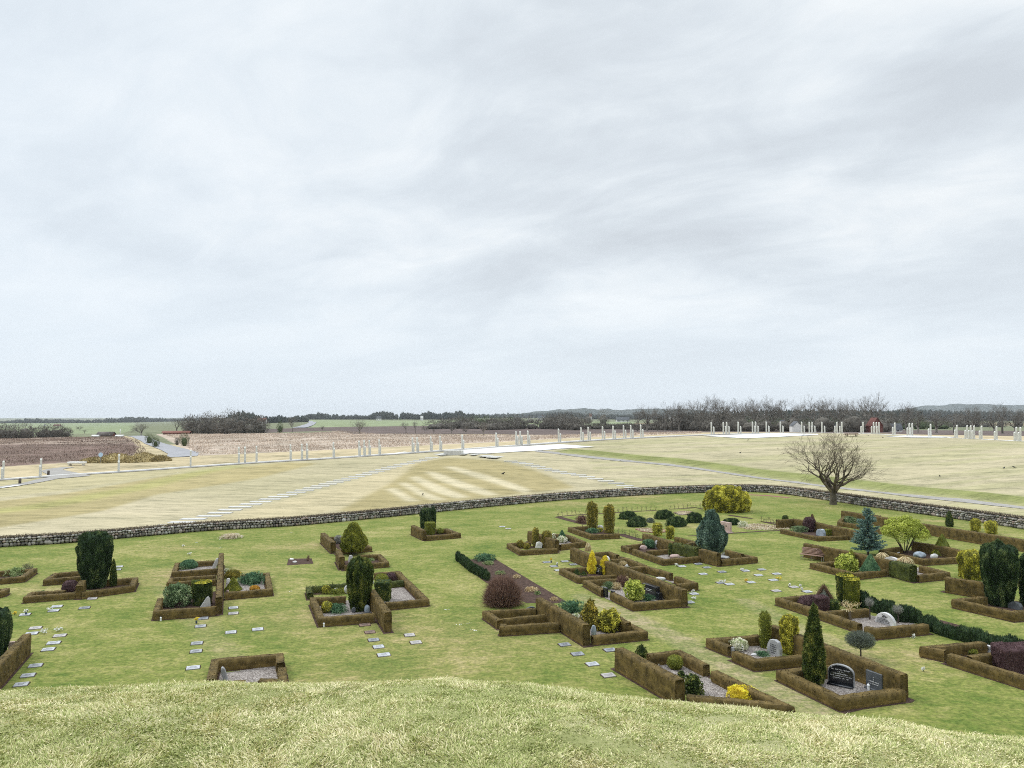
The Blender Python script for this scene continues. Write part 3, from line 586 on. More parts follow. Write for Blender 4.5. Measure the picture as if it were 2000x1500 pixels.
hedge('hedge group behind the wooden bench, holding the pyramid shrubs', [
    (T_, 'B6', [(693, 908), (1400, 1040)], 1.12, .4), (T_, 'O', [(1668, 1079), (1742, 1095)], 1.1, .4), ('bushy_hedge', 'O', [(1743, 1095.5), (1784, 1106)], 1.1, .62, {'mat': 'hedge_green', 'ragged': .8}),
    (S_, 'B6', [(1140, 1178), (815, 1200), (1390, 1338)], .42, .38), (S_, 'C1', [(1110, 268), (1540, 218)], .424, .38), (S_, 'B7', [(570, 1020), (930, 985), (700, 925), (610, 905)], .47, .36)])
hedge('hedge enclosure with a dark back wall under the large yellow green rhododendron', [
    (S_, 'B7', [(370, 678), (135, 715), (660, 828), (1090, 800), (1130, 740)], .46, .36), (T_, 'B7', [(520, 612), (810, 655), (1130, 722)], .8, .5)])
hedge('short tall hedge wall with a ragged end beside the golden dome shrub', [(T_, 'B7', [(925, 1042), (1430, 1118)], 1.0, .5, {'ragged': .15}), ])
hedge('low hedge below the large dark yew at the right edge', [(S_, 'C4', [(1060, 378), (745, 410), (1370, 548), (1600, 525)], .53, .38)])
hedge('long hedge plot with the topiary drums and the half round carved stone', [
    (S_, 'C1', [(600, 545), (150, 588), (720, 768), (1195, 928)], .46, .36), (S_, 'C1', [(765, 765), (1305, 728)], .45, .34), (S_, 'C1', [(1268, 965), (1390, 990), (2000, 932), (2060, 925)], .5, .38)])
hedge('hedge plot round the grey lettered stone between two golden columns', [
    (S_, 'C2', [(1680, 228), (1165, 268), (1368, 348)], .46, .36), (S_, 'C2', [(1415, 398), (1640, 492), (2060, 455), (2150, 447)], .46, .38)])
hedge('nearest hedge enclosure, with the black lettered stone and its long tall back wall', [
    (T_, 'C3', [(35, 268), (400, 402), (1770, 915)], 1.0, .42), (S_, 'C3', [(840, 808), (200, 872), (935, 1212), (1740, 1105)], .46, .42)])
hedge('hedge enclosure half hidden behind the mound, with the gravel bed and yellow shrub', [
    (T_, 'C2', [(160, 360), (820, 712)], 1.0, .46), (S_, 'C2', [(480, 435), (810, 398), (1108, 548)], .5, .38), (S_, 'C2', [(1195, 612), (1950, 975), (900, 880)], .46, .38)])
hedge('hedge enclosure with the purple clipped block at the right edge', [
    (S_, 'C4', [(1050, 890), (415, 945), (610, 985)], .5, .38), (S_, 'C4', [(655, 1018), (1540, 1288)], .5, .38), (S_, 'C4', [(880, 1052), (1150, 1022), (1380, 988)], .48, .36)])

# ------------------------------------------------------------------ shrubs and conifers
def lathe(profile, seg=40, nz=26, lob=.06, streak=0.0, square=False, seed=1, lobscale=2.5):
    pr = np.array(profile, float); d = np.append(0, np.cumsum(np.linalg.norm(np.diff(pr, axis=0), axis=1))); s = np.linspace(0, d[-1], nz)
    r = np.interp(s, d, pr[:, 0]); zz = np.interp(s, d, pr[:, 1]); th = np.linspace(0, 2*math.pi, seg, endpoint=False)
    k = np.ones(seg)
    if square: k = 1/np.maximum(np.abs(np.cos(th+.35)), np.abs(np.sin(th+.35)))
    X = r[:, None]*np.cos(th)*k; Y = r[:, None]*np.sin(th)*k; Z = np.repeat(zz[:, None], seg, 1)
    rm = max(r.max(), .05); q = np.stack([X, Y, Z], -1).reshape(-1, 3)
    n_ = fbm(q/rm*lobscale, seed, 3).reshape(X.shape)*lob
    if streak: n_ = n_+fbm(np.stack([np.cos(th)*5, np.sin(th)*5, th*0], 1), seed+5, 2)[None]*streak+vnoise(np.stack([X.ravel()/rm*7, Y.ravel()/rm*7, Z.ravel()*1.3/rm], 1), seed+9).reshape(X.shape)*streak
    X = X*(1+n_); Y = Y*(1+n_); Z = Z*(1+n_*.4)
    v = np.stack([X, Y, Z], -1).reshape(-1, 3); i = np.arange(nz-1)[:, None]*seg; j = np.arange(seg)[None]; j2 = (j+1) % seg
    f = np.stack([i+j, i+j2, i+seg+j2, i+seg+j], -1).reshape(-1, 4); return v, f
def pr_max(p): return max(a for a, b in p)
def foliage(mb, profile, n, size, lob=.06, streak=0.0, up=0.0, out=.7, rand=.6, top=0.0, square=False, seed=1, core=.93, wid=.45, lobscale=2.5, m=0, mc=0):
    v, f = lathe(profile, lob=lob, streak=streak, square=square, seed=seed, lobscale=lobscale)
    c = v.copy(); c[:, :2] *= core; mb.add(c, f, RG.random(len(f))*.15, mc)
    p_, n_ = sample_surf(v, f, n); k_ = fbm(p_*np.array([1, 1, .55])*(2.2/max(.25, pr_max(profile))+1.5), seed+3, 2)
    rn = np.clip(RG.random(n)*.5+.12+.5*k_+top*np.clip(n_[:, 2], 0, 1), 0, 1); sink = 1-.10*np.clip(-k_, 0, 1)[:, None]
    flakes(mb, p_*np.array([.98, .98, 1])*sink, n_, len(p_), size, up, out, rand, top, wid=wid, m=m, rnd=rn)
PROF = {
 'dome': lambda W, H: [(W*.44, 0), (W*.5, H*.3), (W*.45, H*.62), (W*.3, H*.88), (0, H)],
 'ball': lambda W, H: [(W*.2, 0), (W*.42, H*.18), (W*.5, H*.48), (W*.42, H*.8), (W*.22, H*.96), (0, H)],
 'cone': lambda W, H: [(W*.47, 0), (W*.5, H*.06), (W*.26, H*.5), (W*.04, H*.97), (0, H)],
 'column': lambda W, H: [(W*.42, 0), (W*.47, H*.3), (W*.5, H*.7), (W*.44, H*.9), (W*.25, H*.98), (0, H)],
 'yewcol': lambda W, H: [(W*.30, 0), (W*.37, H*.18), (W*.46, H*.42), (W*.5, H*.68), (W*.46, H*.87), (W*.33, H*.96), (0, H)],
 'drum': lambda W, H: [(W*.46, 0), (W*.49, H*.4), (W*.5, H*.96), (W*.46, H*1.0), (0, H*1.0)],
 'spire': lambda W, H: [(W*.36, 0), (W*.5, H*.16), (W*.42, H*.42), (W*.3, H*.68), (W*.14, H*.88), (0, H)],
 'tear': lambda W, H: [(W*.34, 0), (W*.5, H*.2), (W*.44, H*.45), (W*.27, H*.75), (W*.1, H*.94), (0, H)],
 'pyramid': lambda W, H: [(W*.36, 0), (W*.37, H*.2), (W*.5, H*.21), (W*.04, H*.98), (0, H)],
 'low': lambda W, H: [(W*.5, 0), (W*.48, H*.4), (W*.36, H*.8), (0, H)],
}
STY = { # lobes, streak, up, out, rand, core
 'clip': dict(lob=.03, up=.1, out=.5, rand=.7, core=.97), 'yew': dict(lob=.07, streak=.10, up=1.0, out=.55, rand=.42, core=.86), 'loose': dict(lob=.17, up=.5, out=.75, rand=.6, core=.78, lobscale=4.2),
 'rhodo': dict(lob=.30, up=.2, out=.85, rand=.7, core=.68, lobscale=5.0, wid=.65), 'tuft': dict(lob=.32, up=1.3, out=.5, rand=.45, core=.86, lobscale=6.0, wid=.3), 'flat': dict(lob=.55, up=.4, out=1.0, rand=.7, core=.55, lobscale=5.0, wid=.35)}
def shrub(name, label, v, x, y, wz, hz_, mat, prof='dome', sty='clip', n=None, size=None, cat='shrub', hmul=1.0, square=False, rz=0.35, part='foliage', group=None, trunk=0.0, top=0.0, topmat=None, sy=1.0):
    """base at pixel (x, y) of the view, width wz and height hz_ in that view's pixels"""
    b = G3(v, x, y); k = VW[v][2]; dist = b[1]*cs; pxm = dist/FPX/k
    W = wz*pxm; H = hz_*pxm*hmul/math.cos(math.atan2(CAMH, b[1]))**1.0; b[1] += W*.38*sy; b[0] *= 1+W*.38*sy/b[1]
    area = math.pi*W*H*.8+W*W; size = size or (.055 if dist < 55 else .07)
    n = n or int(min(26000, area*(1500 if sty in ('yew', 'clip') else 1000)*(.055/size)**1.5)); n = max(n, 250)
    root = empty(name, b, label, cat, group, rz)
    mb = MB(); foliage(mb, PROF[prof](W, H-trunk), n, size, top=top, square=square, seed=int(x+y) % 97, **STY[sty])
    if sy != 1.0:
        for a in mb.v: a[:, 1] *= sy
    if trunk:
        for a in mb.v: a[:, 2] += trunk
    mb.build(part, M[mat], root)
    if topmat:
        mt = MB(); v2, f2 = lathe([(W*.5, H*.985), (W*.47, H*1.015), (W*.2, H*1.03), (0, H*1.03)], nz=6, lob=.03)
        p_, n_ = sample_surf(v2, f2, int(W*W*2500)); mt.add(v2, f2, RG.random(len(f2))*.5+.3); flakes(mt, p_, n_, len(p_), .04, .4, .6, .6); mt.build('clipped_top', M[topmat], root)
    if trunk or prof in ('tear', 'spire', 'yewcol'):
        mt = MB(); hh = max(trunk+.05, .12); mt.tubes([[0, 0, -.02]], [[0, 0, hh+.15]], .05+.02*W, .05, 7); mt.build('trunk', M['bark'], root)
    return root
SH = shrub
# left
SH('yew_column', 'big dark green yew with a rounded top, inside the long low hedge on the left', 'A6', 812, 585, 275, 462, 'yew', 'yewcol', 'yew', cat='yew', size=.09, n=24000)
SH('thuja_column', 'thin olive conifer beside the big dark yew on the left', 'A6', 975, 556, 58, 230, 'yewolive', 'spire', 'yew', cat='conifer')
SH('heather_mound', 'purple brown dome shrub in the long low hedge left of the big yew', 'A6', 605, 604, 132, 92, 'purple')
SH('ground_plant', 'sparse green plants in the left end of the long low hedge', 'A6', 345, 632, 95, 28, 'sedum', 'low', 'flat')
SH('ground_shrub', 'low green and pink shrub in the hedge plot at the left edge', 'A6', 140, 470, 150, 60, 'sedum', 'low', 'flat')
SH('yew_column', 'dark yew cut off by the left edge, behind the tall hedge in the corner', 'A6', -28, 1185, 210, 380, 'yew', 'yewcol', 'yew', cat='yew')
SH('rhododendron', 'grey green rhododendron with yellow tips left of the golden topped stump', 'B1', 440, 1108, 360, 260, 'rhodo', 'dome', 'rhodo', size=.09, cat='rhododendron')
SH('topiary_drum', 'olive topiary drum with a flat golden top next to the jagged grey stone', 'B1', 765, 1092, 232, 282, 'yewolive', 'drum', 'yew', cat='topiary', topmat='gold')
SH('dwarf_shrub', 'tiny purple shrub at the foot of the grey green rhododendron', 'B1', 455, 1112, 110, 70, 'purple', 'low', 'loose')
SH('clipped_dome', 'dark green clipped dome in the plot with the tall leaning stone', 'B1', 590, 612, 220, 100, 'juniper')
SH('ground_juniper', 'pale low juniper in front of the dark clipped dome', 'B1', 530, 622, 150, 40, 'rhodo', 'low', 'flat')
SH('clipped_cone', 'small olive green clipped cone right of the tall hedge divider', 'B1', 1168, 905, 220, 165, 'olive', 'cone', cat='topiary')
SH('ground_juniper', 'dark green spreading juniper on the gravel behind the small olive cone', 'B1', 1400, 822, 320, 120, 'juniper', 'low', 'flat', size=.1, cat='juniper')
SH('heather', 'golden brown heather beside the white flowers at the tall divider', 'B1', 1165, 735, 210, 95, 'goldo', 'low', 'loose', cat='heather')
SH('heather', 'orange heather cushion by the front hedge of the gravel plot', 'B1', 1450, 885, 130, 45, 'orange', 'low', 'clip', cat='heather')
SH('flower_clump', 'white flowers growing by the tall hedge divider', 'B1', 1085, 668, 70, 60, 'white_flower', 'low', 'loose', cat='flowers')
SH('flower_clump', 'pale bleached plant cushion alone on the lawn near the stone wall', 'B1', 1135, 222, 240, 50, 'pale_bed', 'low', 'flat', cat='plant')
SH('cone_bush', 'large olive green cone shaped bush on a short trunk', 'B2', 722, 595, 288, 345, 'olive', 'tear', 'loose', size=.08, n=20000, cat='bush', trunk=.35)
SH('round_shrub', 'small grey round shrub left of the large cone bush', 'B2', 560, 458, 85, 85, 'lav', 'ball', 'loose')
SH('yew_block', 'broad dark green clipped yew behind the small green drum near the wall', 'B2', 1508, 302, 130, 222, 'yew', 'column', 'yew', square=False, cat='yew')
SH('yew_column', 'narrow dark green yew right behind the broad one near the wall', 'B2', 1592, 285, 60, 215, 'yew', 'column', 'yew', cat='yew')
SH('topiary_drum', 'green clipped drum in front of the two dark yews near the wall', 'B2', 1555, 360, 118, 128, 'olive', 'drum', cat='topiary', size=.045)
SH('clipped_ball', 'small olive ball shrub beside the green drum near the wall', 'B2', 1665, 352, 76, 55, 'olive', 'ball')
SH('flower_clump', 'white flowering plants in the small plot near the dark clipped yews', 'B2', 1765, 340, 80, 35, 'white_flower', 'low', 'flat', cat='flowers')
SH('yew_column', 'dark green column yew in front of the tall divider, narrowing to its foot', 'B2', 788, 1205, 282, 530, 'yewolive', 'yewcol', 'yew', cat='yew', size=.085, n=20000)
SH('golden_ball', 'bright golden ball shrub at the corner of the gravel grave', 'B2', 432, 1212, 116, 112, 'gold', 'ball', 'clip')
SH('ground_juniper', 'blue green juniper lying beside the golden ball', 'B2', 545, 1215, 215, 70, 'juniper', 'low', 'flat', cat='juniper')
SH('dwarf_shrub', 'small dark green shrub behind the golden ball', 'B2', 520, 1165, 80, 50, 'juniper', 'ball', 'loose')
SH('golden_shrub', 'small yellow shrub in the greener plot behind the gravel grave', 'B2', 430, 1000, 90, 80, 'gold', 'ball', 'loose')
SH('ground_plant', 'yellow green plants filling the plot left of the column yew', 'B2', 560, 1012, 250, 40, 'olive', 'low', 'flat')
SH('yew_block', 'square clipped dark green block shrub on the light gravel', 'B2', 1045, 1082, 165, 200, 'yewolive', 'drum', 'clip', square=True, cat='topiary', size=.06)
SH('clipped_ball', 'olive round shrub behind the square clipped block', 'B2', 1032, 900, 150, 100, 'olive', 'ball', 'clip')
SH('heather_mound', 'dark purple ball shrub in the back corner of the light gravel plot', 'B2', 1130, 862, 120, 80, 'purple')
SH('ground_plant', 'low plants in the plot under the large cone bush', 'B2', 910, 645, 100, 22, 'sedum', 'low', 'flat')
# centre
SH('golden_conifer', 'dark golden conifer with a pointed tip behind the yellow one', 'B3', 1365, 890, 180, 255, 'goldo', 'tear', 'rhodo', size=.1, cat='conifer')
SH('golden_conifer', 'yellow leafy conifer in front of the pointed golden one', 'B3', 1545, 940, 205, 200, 'gold', 'ball', 'rhodo', size=.1, cat='conifer')
SH('golden_conifer', 'low green and gold conifer between the two larger ones', 'B3', 1440, 915, 110, 120, 'goldo', 'ball', 'rhodo', size=.09, cat='conifer')
SH('ground_juniper', 'wide green juniper carpet behind the long sloping hedge wall', 'B3', 1180, 750, 250, 90, 'juniper', 'low', 'flat', size=.09, cat='juniper')
SH('ground_plant', 'small green plant in the middle strip of the low hedge pair', 'B3', 890, 832, 110, 32, 'juniper', 'low', 'flat')
SH('flower_clump', 'pale yellow flowers at the foot of the golden conifers', 'B3', 1228, 785, 70, 35, 'white_flower', 'low', 'flat', cat='flowers')
SH('ground_juniper', 'low green plants at the far end of the bark bed', 'B3', 335, 235, 200, 55, 'juniper', 'low', 'flat', cat='juniper')
for a, b, w_, lb in ((370, 270, 90, 'faded green tuft at the upper end of the bark bed'), (480, 365, 90, 'faded green tuft halfway down the bark bed'), (640, 400, 70, 'straw tuft in the middle of the bark bed'), (790, 530, 120, 'faded tuft right of the reddish twig bush'), (850, 560, 60, 'small green tuft at the lower end of the bark bed'), (1010, 620, 70, 'straw tuft in the lower corner of the bark bed')):
    SH('grass_tuft', lb, 'B3', a, b, w_, 30, 'sedum' if 'green' in lb else 'straw', 'low', 'flat', cat='plant')
SH('golden_column', 'golden green column left of the small white gravestone', 'B4', 430, 548, 64, 182, 'goldo', 'column', 'loose', cat='conifer')
SH('golden_column', 'wider golden green column right of the small white gravestone', 'B4', 540, 552, 98, 156, 'goldo', 'column', 'loose', cat='conifer')
SH('golden_ball', 'brownish golden ball in the left corner of the plot with two small columns', 'B4', 282, 552, 72, 68, 'goldo', 'ball', 'loose')
SH('golden_ball', 'smaller golden ball closest to the small white gravestone', 'B4', 343, 565, 66, 48, 'goldo', 'ball', 'loose')
SH('clipped_cone', 'smooth dark green cone behind the pale shrubs', 'B4', 690, 492, 118, 108, 'juniper', 'cone', cat='topiary')
SH('pale_shrub', 'pale yellow shrub nearest the smooth dark cone', 'B4', 688, 505, 100, 58, 'white_flower', 'ball', 'rhodo')
SH('pale_shrub', 'small pale shrub beside the ragged tall hedge end', 'B4', 606, 468, 70, 48, 'white_flower', 'ball', 'rhodo')
SH('golden_column', 'tallest golden green column, left one of the big pair', 'B4', 985, 380, 108, 262, 'goldo', 'column', 'loose', cat='conifer', size=.09)
SH('golden_column', 'right one of the two big golden green columns', 'B4', 1148, 410, 108, 268, 'goldo', 'column', 'loose', cat='conifer', size=.09)
SH('clipped_cone', 'tiny olive cone left of the big golden green columns', 'B4', 887, 378, 44, 45, 'olive', 'cone', cat='topiary')
SH('ground_juniper', 'low blue green plants in front of the big golden column pair', 'B4', 985, 408, 125, 38, 'juniper', 'low', 'flat', cat='juniper')
SH('ground_plant', 'yellow dwarf shrub between the big golden columns', 'B4', 1060, 398, 50, 40, 'gold', 'ball', 'loose')
for a, b, w_, h_, lb in ((1328, 272, 178, 68, 'dark yew row farthest left in the group of small clipped yews'), (1420, 347, 200, 92, 'dark yew row nearest to the camera on the left of the yew group'), (1685, 272, 188, 82, 'dark yew row farthest from the camera in the middle of the yew group'), (1803, 348, 208, 92, 'dark yew row between the two heart shaped white beds'), (1985, 308, 170, 90, 'dark yew row closest to the big blue green conifer')):
    SH('yew_row', lb, 'B4', a, b, w_, h_, 'yew', 'low', 'tuft', cat='yew', group='short dark yew rows in the lawn', sy=.5, size=.16, n=3200)
SH('dwarf_yew', 'sparse little yew plants beside the dark yew rows', 'B4', 1550, 305, 80, 42, 'lichen', 'low', 'loose')
SH('heather_rockery', 'brown heather heap at the end of the long soil strip', 'B4', 880, 312, 120, 70, 'twig_red', 'low', 'flat')
SH('flame_thuja', 'bright yellow flame shaped thuja left of the black stone', 'B4', 982, 808, 96, 218, 'bright', 'tear', 'loose', cat='conifer', size=.07)
SH('flame_thuja', 'bright yellow flame shaped thuja right of the black stone', 'B4', 1110, 818, 112, 178, 'bright', 'tear', 'loose', cat='conifer', size=.07)
SH('dwarf_shrub', 'dark green shrub between the right yellow thuja and the hedge wall', 'B4', 1188, 808, 100, 90, 'yewolive', 'ball', 'loose')
SH('clipped_cone', 'left one of two tiny dark pyramids beside the yellow thujas', 'B4', 832, 818, 82, 56, 'yewolive', 'cone', cat='topiary')
SH('clipped_cone', 'right one of two tiny dark pyramids beside the yellow thujas', 'B4', 900, 822, 70, 38, 'yewolive', 'cone', cat='topiary')
SH('rhododendron', 'yellow green round rhododendron in front of the black open stone', 'B4', 1395, 1080, 190, 180, 'lime', 'ball', 'rhodo', size=.085, cat='rhododendron')
SH('ground_plant', 'low green plants at the foot of the black open stone', 'B4', 1525, 1072, 130, 50, 'juniper', 'low', 'flat')
SH('ground_plant', 'green edging plant behind the black gate posts', 'B4', 1145, 960, 100, 62, 'rhodo', 'ball', 'flat')
SH('golden_column', 'left one of two small golden columns behind the hedge wall', 'B5', 650, 545, 122, 150, 'gold', 'column', 'loose', cat='conifer')
SH('golden_column', 'right one of two small golden columns behind the hedge wall', 'B5', 805, 582, 104, 148, 'gold', 'column', 'loose', cat='conifer')
SH('dwarf_column', 'dark olive mini column beside the pale rock', 'B5', 810, 800, 52, 160, 'yewolive', 'column', 'loose', cat='conifer')
SH('blue_conifer', 'large blue green teardrop conifer above the gravestones', 'B5', 1315, 748, 375, 505, 'bluegreen', 'tear', 'loose', size=.11, n=20000, cat='conifer')
SH('rhododendron', 'dark green shrub left of the white rounded gravestone', 'B5', 550, 700, 165, 95, 'juniper', 'ball', 'rhodo', cat='rhododendron')
SH('golden_dome', 'very large golden dome bush at the stone wall', 'B5', 1500, 262, 560, 318, 'gold', 'dome', 'loose', size=.15, n=24000, cat='bush')
SH('yew_row', 'jagged dark yew behind the pink gravestone', 'B5', 1545, 412, 260, 75, 'yew', 'low', 'yew', cat='yew', sy=.5)
SH('flower_clump', 'white flowering heather clump right of the jagged dark yew', 'B5', 1690, 440, 110, 70, 'white_flower', 'low', 'flat', cat='flowers')
# right
SH('round_shrub', 'small green ball shrub on the end of the hedge with the rose arbour', 'B6', 405, 640, 86, 135, 'yewolive', 'column', 'clip')
SH('round_shrub', 'purple brown round shrub behind the blue box stone', 'B6', 760, 745, 188, 205, 'purple', 'ball', 'loose')
SH('clipped_cone', 'pointed brown clipped cone behind the purple round shrub', 'B6', 800, 640, 125, 155, 'brown', 'cone', cat='topiary')
SH('ground_juniper', 'low grey green juniper behind the front hedge of the blue stone plot', 'B6', 615, 750, 240, 75, 'rhodo', 'low', 'flat', cat='juniper')
SH('ground_juniper', 'brown green juniper between the two hedges near the stone wall', 'B6', 1345, 620, 190, 92, 'rhodo', 'low', 'flat', cat='juniper')
SH('round_shrub', 'grey brown twiggy shrub against the longest straight hedge wall', 'B6', 1735, 640, 210, 130, 'brown', 'dome', 'loose')
SH('clipped_cube', 'small green clipped cube beside the blue box stone', 'B6', 1038, 798, 84, 88, 'olive', 'drum', 'clip', square=True, cat='topiary')
SH('rhododendron', 'yellow green rhododendron left of the dark pyramid', 'B6', 1300, 1325, 290, 225, 'lime', 'dome', 'rhodo', size=.1, cat='rhododendron')
SH('clipped_pyramid', 'dark green clipped pyramid on a narrow base beside the yellow green rhododendron', 'B6', 1655, 1402, 300, 305, 'juniper', 'pyramid', 'clip', square=False, cat='topiary', size=.05)
SH('clipped_pyramid', 'brown green pyramid sheared out of the hedge behind the rhododendron', 'B6', 1372, 1285, 235, 262, 'olive', 'cone', 'clip', cat='topiary')
SH('clipped_cone', 'olive clipped cone beside the two round boulders', 'B7', 882, 792, 262, 255, 'olive', 'cone', 'clip', cat='topiary', size=.05)
SH('thuja_cone', 'thin olive cone standing behind the long straight hedge', 'B7', 966, 432, 92, 195, 'yewolive', 'spire', 'clip', cat='conifer')
SH('golden_shrub', 'left one of two golden shrubs between the long hedge and the stone wall', 'B7', 1284, 490, 116, 145, 'gold', 'column', 'loose', cat='shrub')
SH('golden_shrub', 'right one of two golden shrubs between the long hedge and the stone wall', 'B7', 1474, 522, 138, 150, 'gold', 'column', 'loose', cat='shrub')
SH('golden_dome', 'golden topped dome shrub left of the great dark yew', 'B7', 1235, 1085, 300, 320, 'gold', 'column', 'yew', size=.08, cat='bush')
SH('yew_column', 'great dark green yew near the right edge', 'B7', 1582, 1425, 410, 715, 'yew', 'yewcol', 'yew', size=.1, n=26000, cat='yew')
SH('yew_column', 'dark yew cut off by the right edge', 'B7', 1990, 1425, 300, 600, 'yew', 'column', 'yew', size=.1, cat='yew')
SH('topiary_drum', 'rear one of two tall topiary drums with golden tops', 'C1', 1012, 700, 215, 375, 'yewolive', 'drum', 'yew', cat='topiary', topmat='gold', size=.06)
SH('topiary_drum', 'front one of two tall topiary drums with golden tops', 'C1', 1090, 722, 205, 350, 'olive', 'drum', 'yew', cat='topiary', topmat='gold', size=.06)
SH('heather_block', 'dark purple clipped heather in the drum plot', 'C1', 540, 722, 300, 130, 'purple', 'low', 'clip', size=.05)
SH('heather_block', 'lighter purple clipped heather beside the gabled brown arch', 'C1', 680, 752, 180, 165, 'purple', 'drum', 'clip', square=True, size=.05)
SH('clipped_cube', 'flat topped dark green block between the gabled arch and the drums', 'C1', 842, 745, 150, 105, 'yewolive', 'drum', 'clip', square=True, cat='topiary')
SH('golden_column', 'golden tipped column right of the grey lettered stone', 'C3', 283, 662, 220, 450, 'gold', 'column', 'loose', size=.065, cat='conifer', n=12000)
SH('golden_column', 'greener column left of the grey lettered stone', 'C2', 1750, 375, 122, 365, 'olive', 'column', 'loose', size=.065, cat='conifer')
SH('thuja_spire', 'tall slender green thuja in the nearest hedge enclosure', 'C3', 608, 1082, 278, 985, 'yewolive', 'spire', 'loose', size=.075, cat='conifer', n=20000, trunk=.1)
SH('variegated_shrub', 'cream and orange leaved round shrub by the hedge gap', 'C2', 1465, 405, 188, 108, 'white_flower', 'ball', 'rhodo')
SH('ground_plant', 'low dark plants in front of the grey lettered stone', 'C2', 1720, 465, 150, 38, 'juniper', 'low', 'flat')
SH('dwarf_conifer', 'small dark green conifer behind the half hidden hedge wall', 'C2', 405, 480, 140, 120, 'yewolive', 'tear', 'rhodo', cat='conifer')
SH('clipped_ball', 'olive ball shrub on the gravel of the half hidden enclosure', 'C2', 770, 610, 172, 130, 'olive', 'ball', 'clip')
SH('dwarf_conifer', 'dark green spreading conifer at the near end of the half hidden hedge wall', 'C2', 965, 880, 190, 190, 'yewolive', 'low', 'rhodo', size=.08, cat='conifer')
SH('dwarf_conifer', 'tiny green shrub on the gravel beside the olive ball', 'C2', 838, 705, 75, 75, 'yewolive', 'ball', 'rhodo', cat='conifer')
SH('golden_shrub', 'bright yellow low shrub at the edge of the foreground slope', 'C2', 1505, 950, 335, 118, 'bright', 'low', 'loose', size=.06)
SH('clipped_ball', 'bright green cone ball near the white leaning stone at the right', 'C4', 895, 1042, 145, 70, 'olive', 'ball', 'clip')
SH('heather_block', 'large dark purple clipped block at the right edge', 'C4', 1400, 1235, 440, 245, 'purple', 'drum', 'clip', square=True, size=.05, sy=.7)

# dark yew hedge rows (loose little plants in a row)
def yewrow(label, v, pts, h, wd, mat='yew', name='yew_hedge'):
    P = np.array([G(v, *p) for p in pts]); d = np.append(0, np.cumsum(np.linalg.norm(np.diff(P, axis=0), axis=1))); root = empty(name, (*P[0], 0), label, 'hedge', 'rows of young dark yew')
    mb = MB(); s = 0
    while s < d[-1]:
        q = np.array([np.interp(s, d, P[:, 0]), np.interp(s, d, P[:, 1])]); hh = h*(.75+.5*RG.random()); ww = wd*(.8+.4*RG.random())
        v_, f_ = lathe(PROF['column'](ww, hh), seg=14, nz=9, lob=.2, seed=int(s*10)); v_ = v_+np.array([q[0]+RG.normal()*.03, q[1]+RG.normal()*.03, 0]); mb.add(v_*1.0, f_, RG.random(len(f_))*.15)
        p_, n_ = sample_surf(v_, f_, int(900*hh*ww+120)); flakes(mb, p_, n_, len(p_), .13, 1.5, .5, .45, wid=.3); s += ww*.62
    mb.build('foliage', M[mat], root, (*P[0], 0)); return root
yewrow('row of dark young yews along the bark bed', 'B3', [(75, 225), (200, 330), (370, 425)], .55, .36)
yewrow('dark yew row behind the half round carved stone', 'C1', [(1200, 690), (1450, 790), (1720, 895), (1950, 905)], .75, .5)
yewrow('long dark yew row running to the right edge', 'C4', [(375, 745), (700, 845), (1050, 940), (1300, 985), (1640, 1060)], .62, .6)

# twig bush, weeping tufts, small trees
def twigbush(name, label, v, x, y, wz, hz_, mat, n=2600, cat='bush', droop=0.0, r=.006, base=.18):
    b = G3(v, x, y); k = VW[v][2]; pxm = b[1]*cs/FPX/k; W = wz*pxm; H = hz_*pxm; b[1] += W*.35
    root = empty(name, b, label, cat); mb = MB(); th = RG.random(n)*2*math.pi; el = np.arccos(RG.random(n)**.8); rr = .75+.28*RG.random(n)
    tip = np.stack([np.cos(th)*np.sin(el)*W/2*rr, np.sin(th)*np.sin(el)*W/2*rr, np.cos(el)*H*rr*.98+.04], 1)
    p0 = np.stack([np.cos(th)*base*W*RG.random(n), np.sin(th)*base*W*RG.random(n), np.zeros(n)], 1)
    if droop:
        mid = p0*.5+tip*.5; mid[:, 2] = H*(.75+.3*RG.random(n)); mid[:, :2] *= .8; tip[:, 2] *= (1-droop)
    else: mid = (p0+tip)/2+RG.normal(size=(n, 3))*W*.03; mid[:, :2] *= 1.12
    q1 = p0*.3+mid*.7; 
    mb.tubes(p0, q1, r*1.6, r*1.3, 3); mb.tubes(q1, mid*.4+tip*.6, r*1.3, r, 3); mb.tubes(mid*.4+tip*.6, tip, r, r*.5, 3)
    if not droop:
        t2 = tip+RG.normal(size=(n, 3))*W*.06; mb.tubes(mid*.4+tip*.6, t2, r*.8, r*.4, 3)
    mb.build('twigs', M[mat], root); return root
twigbush('twig_bush', 'wide reddish brown leafless bush at the low end of the bark bed', 'B3', 508, 695, 435, 300, 'twig_red', 3000)
twigbush('weeping_grass', 'large straw coloured weeping tuft behind the yellow green rhododendron', 'B4', 1400, 925, 215, 150, 'straw', 700, 'ornamental grass', .75, .012, .06)
twigbush('weeping_grass', 'thin straw grass column at the far end of the long diagonal hedge', 'B4', 945, 585, 74, 110, 'straw', 300, 'ornamental grass', .95, .012, .06)
twigbush('weeping_grass', 'straw tuft left of the white arched stone', 'B7', 180, 835, 175, 105, 'straw', 380, 'ornamental grass', .8, .012, .06)
twigbush('weeping_grass', 'largest straw tuft right of the white arched stone', 'B7', 470, 905, 230, 125, 'straw', 450, 'ornamental grass', .8, .012, .06)
twigbush('dry_twig_shrub', 'purple grey twigs left of the weeping straw tuft', 'B4', 1285, 935, 150, 110, 'twig_red', 500, 'shrub')
twigbush('dry_twig_shrub', 'pale dead twigs beside the black gate posts', 'B4', 1225, 965, 120, 70, 'straw', 300, 'shrub')
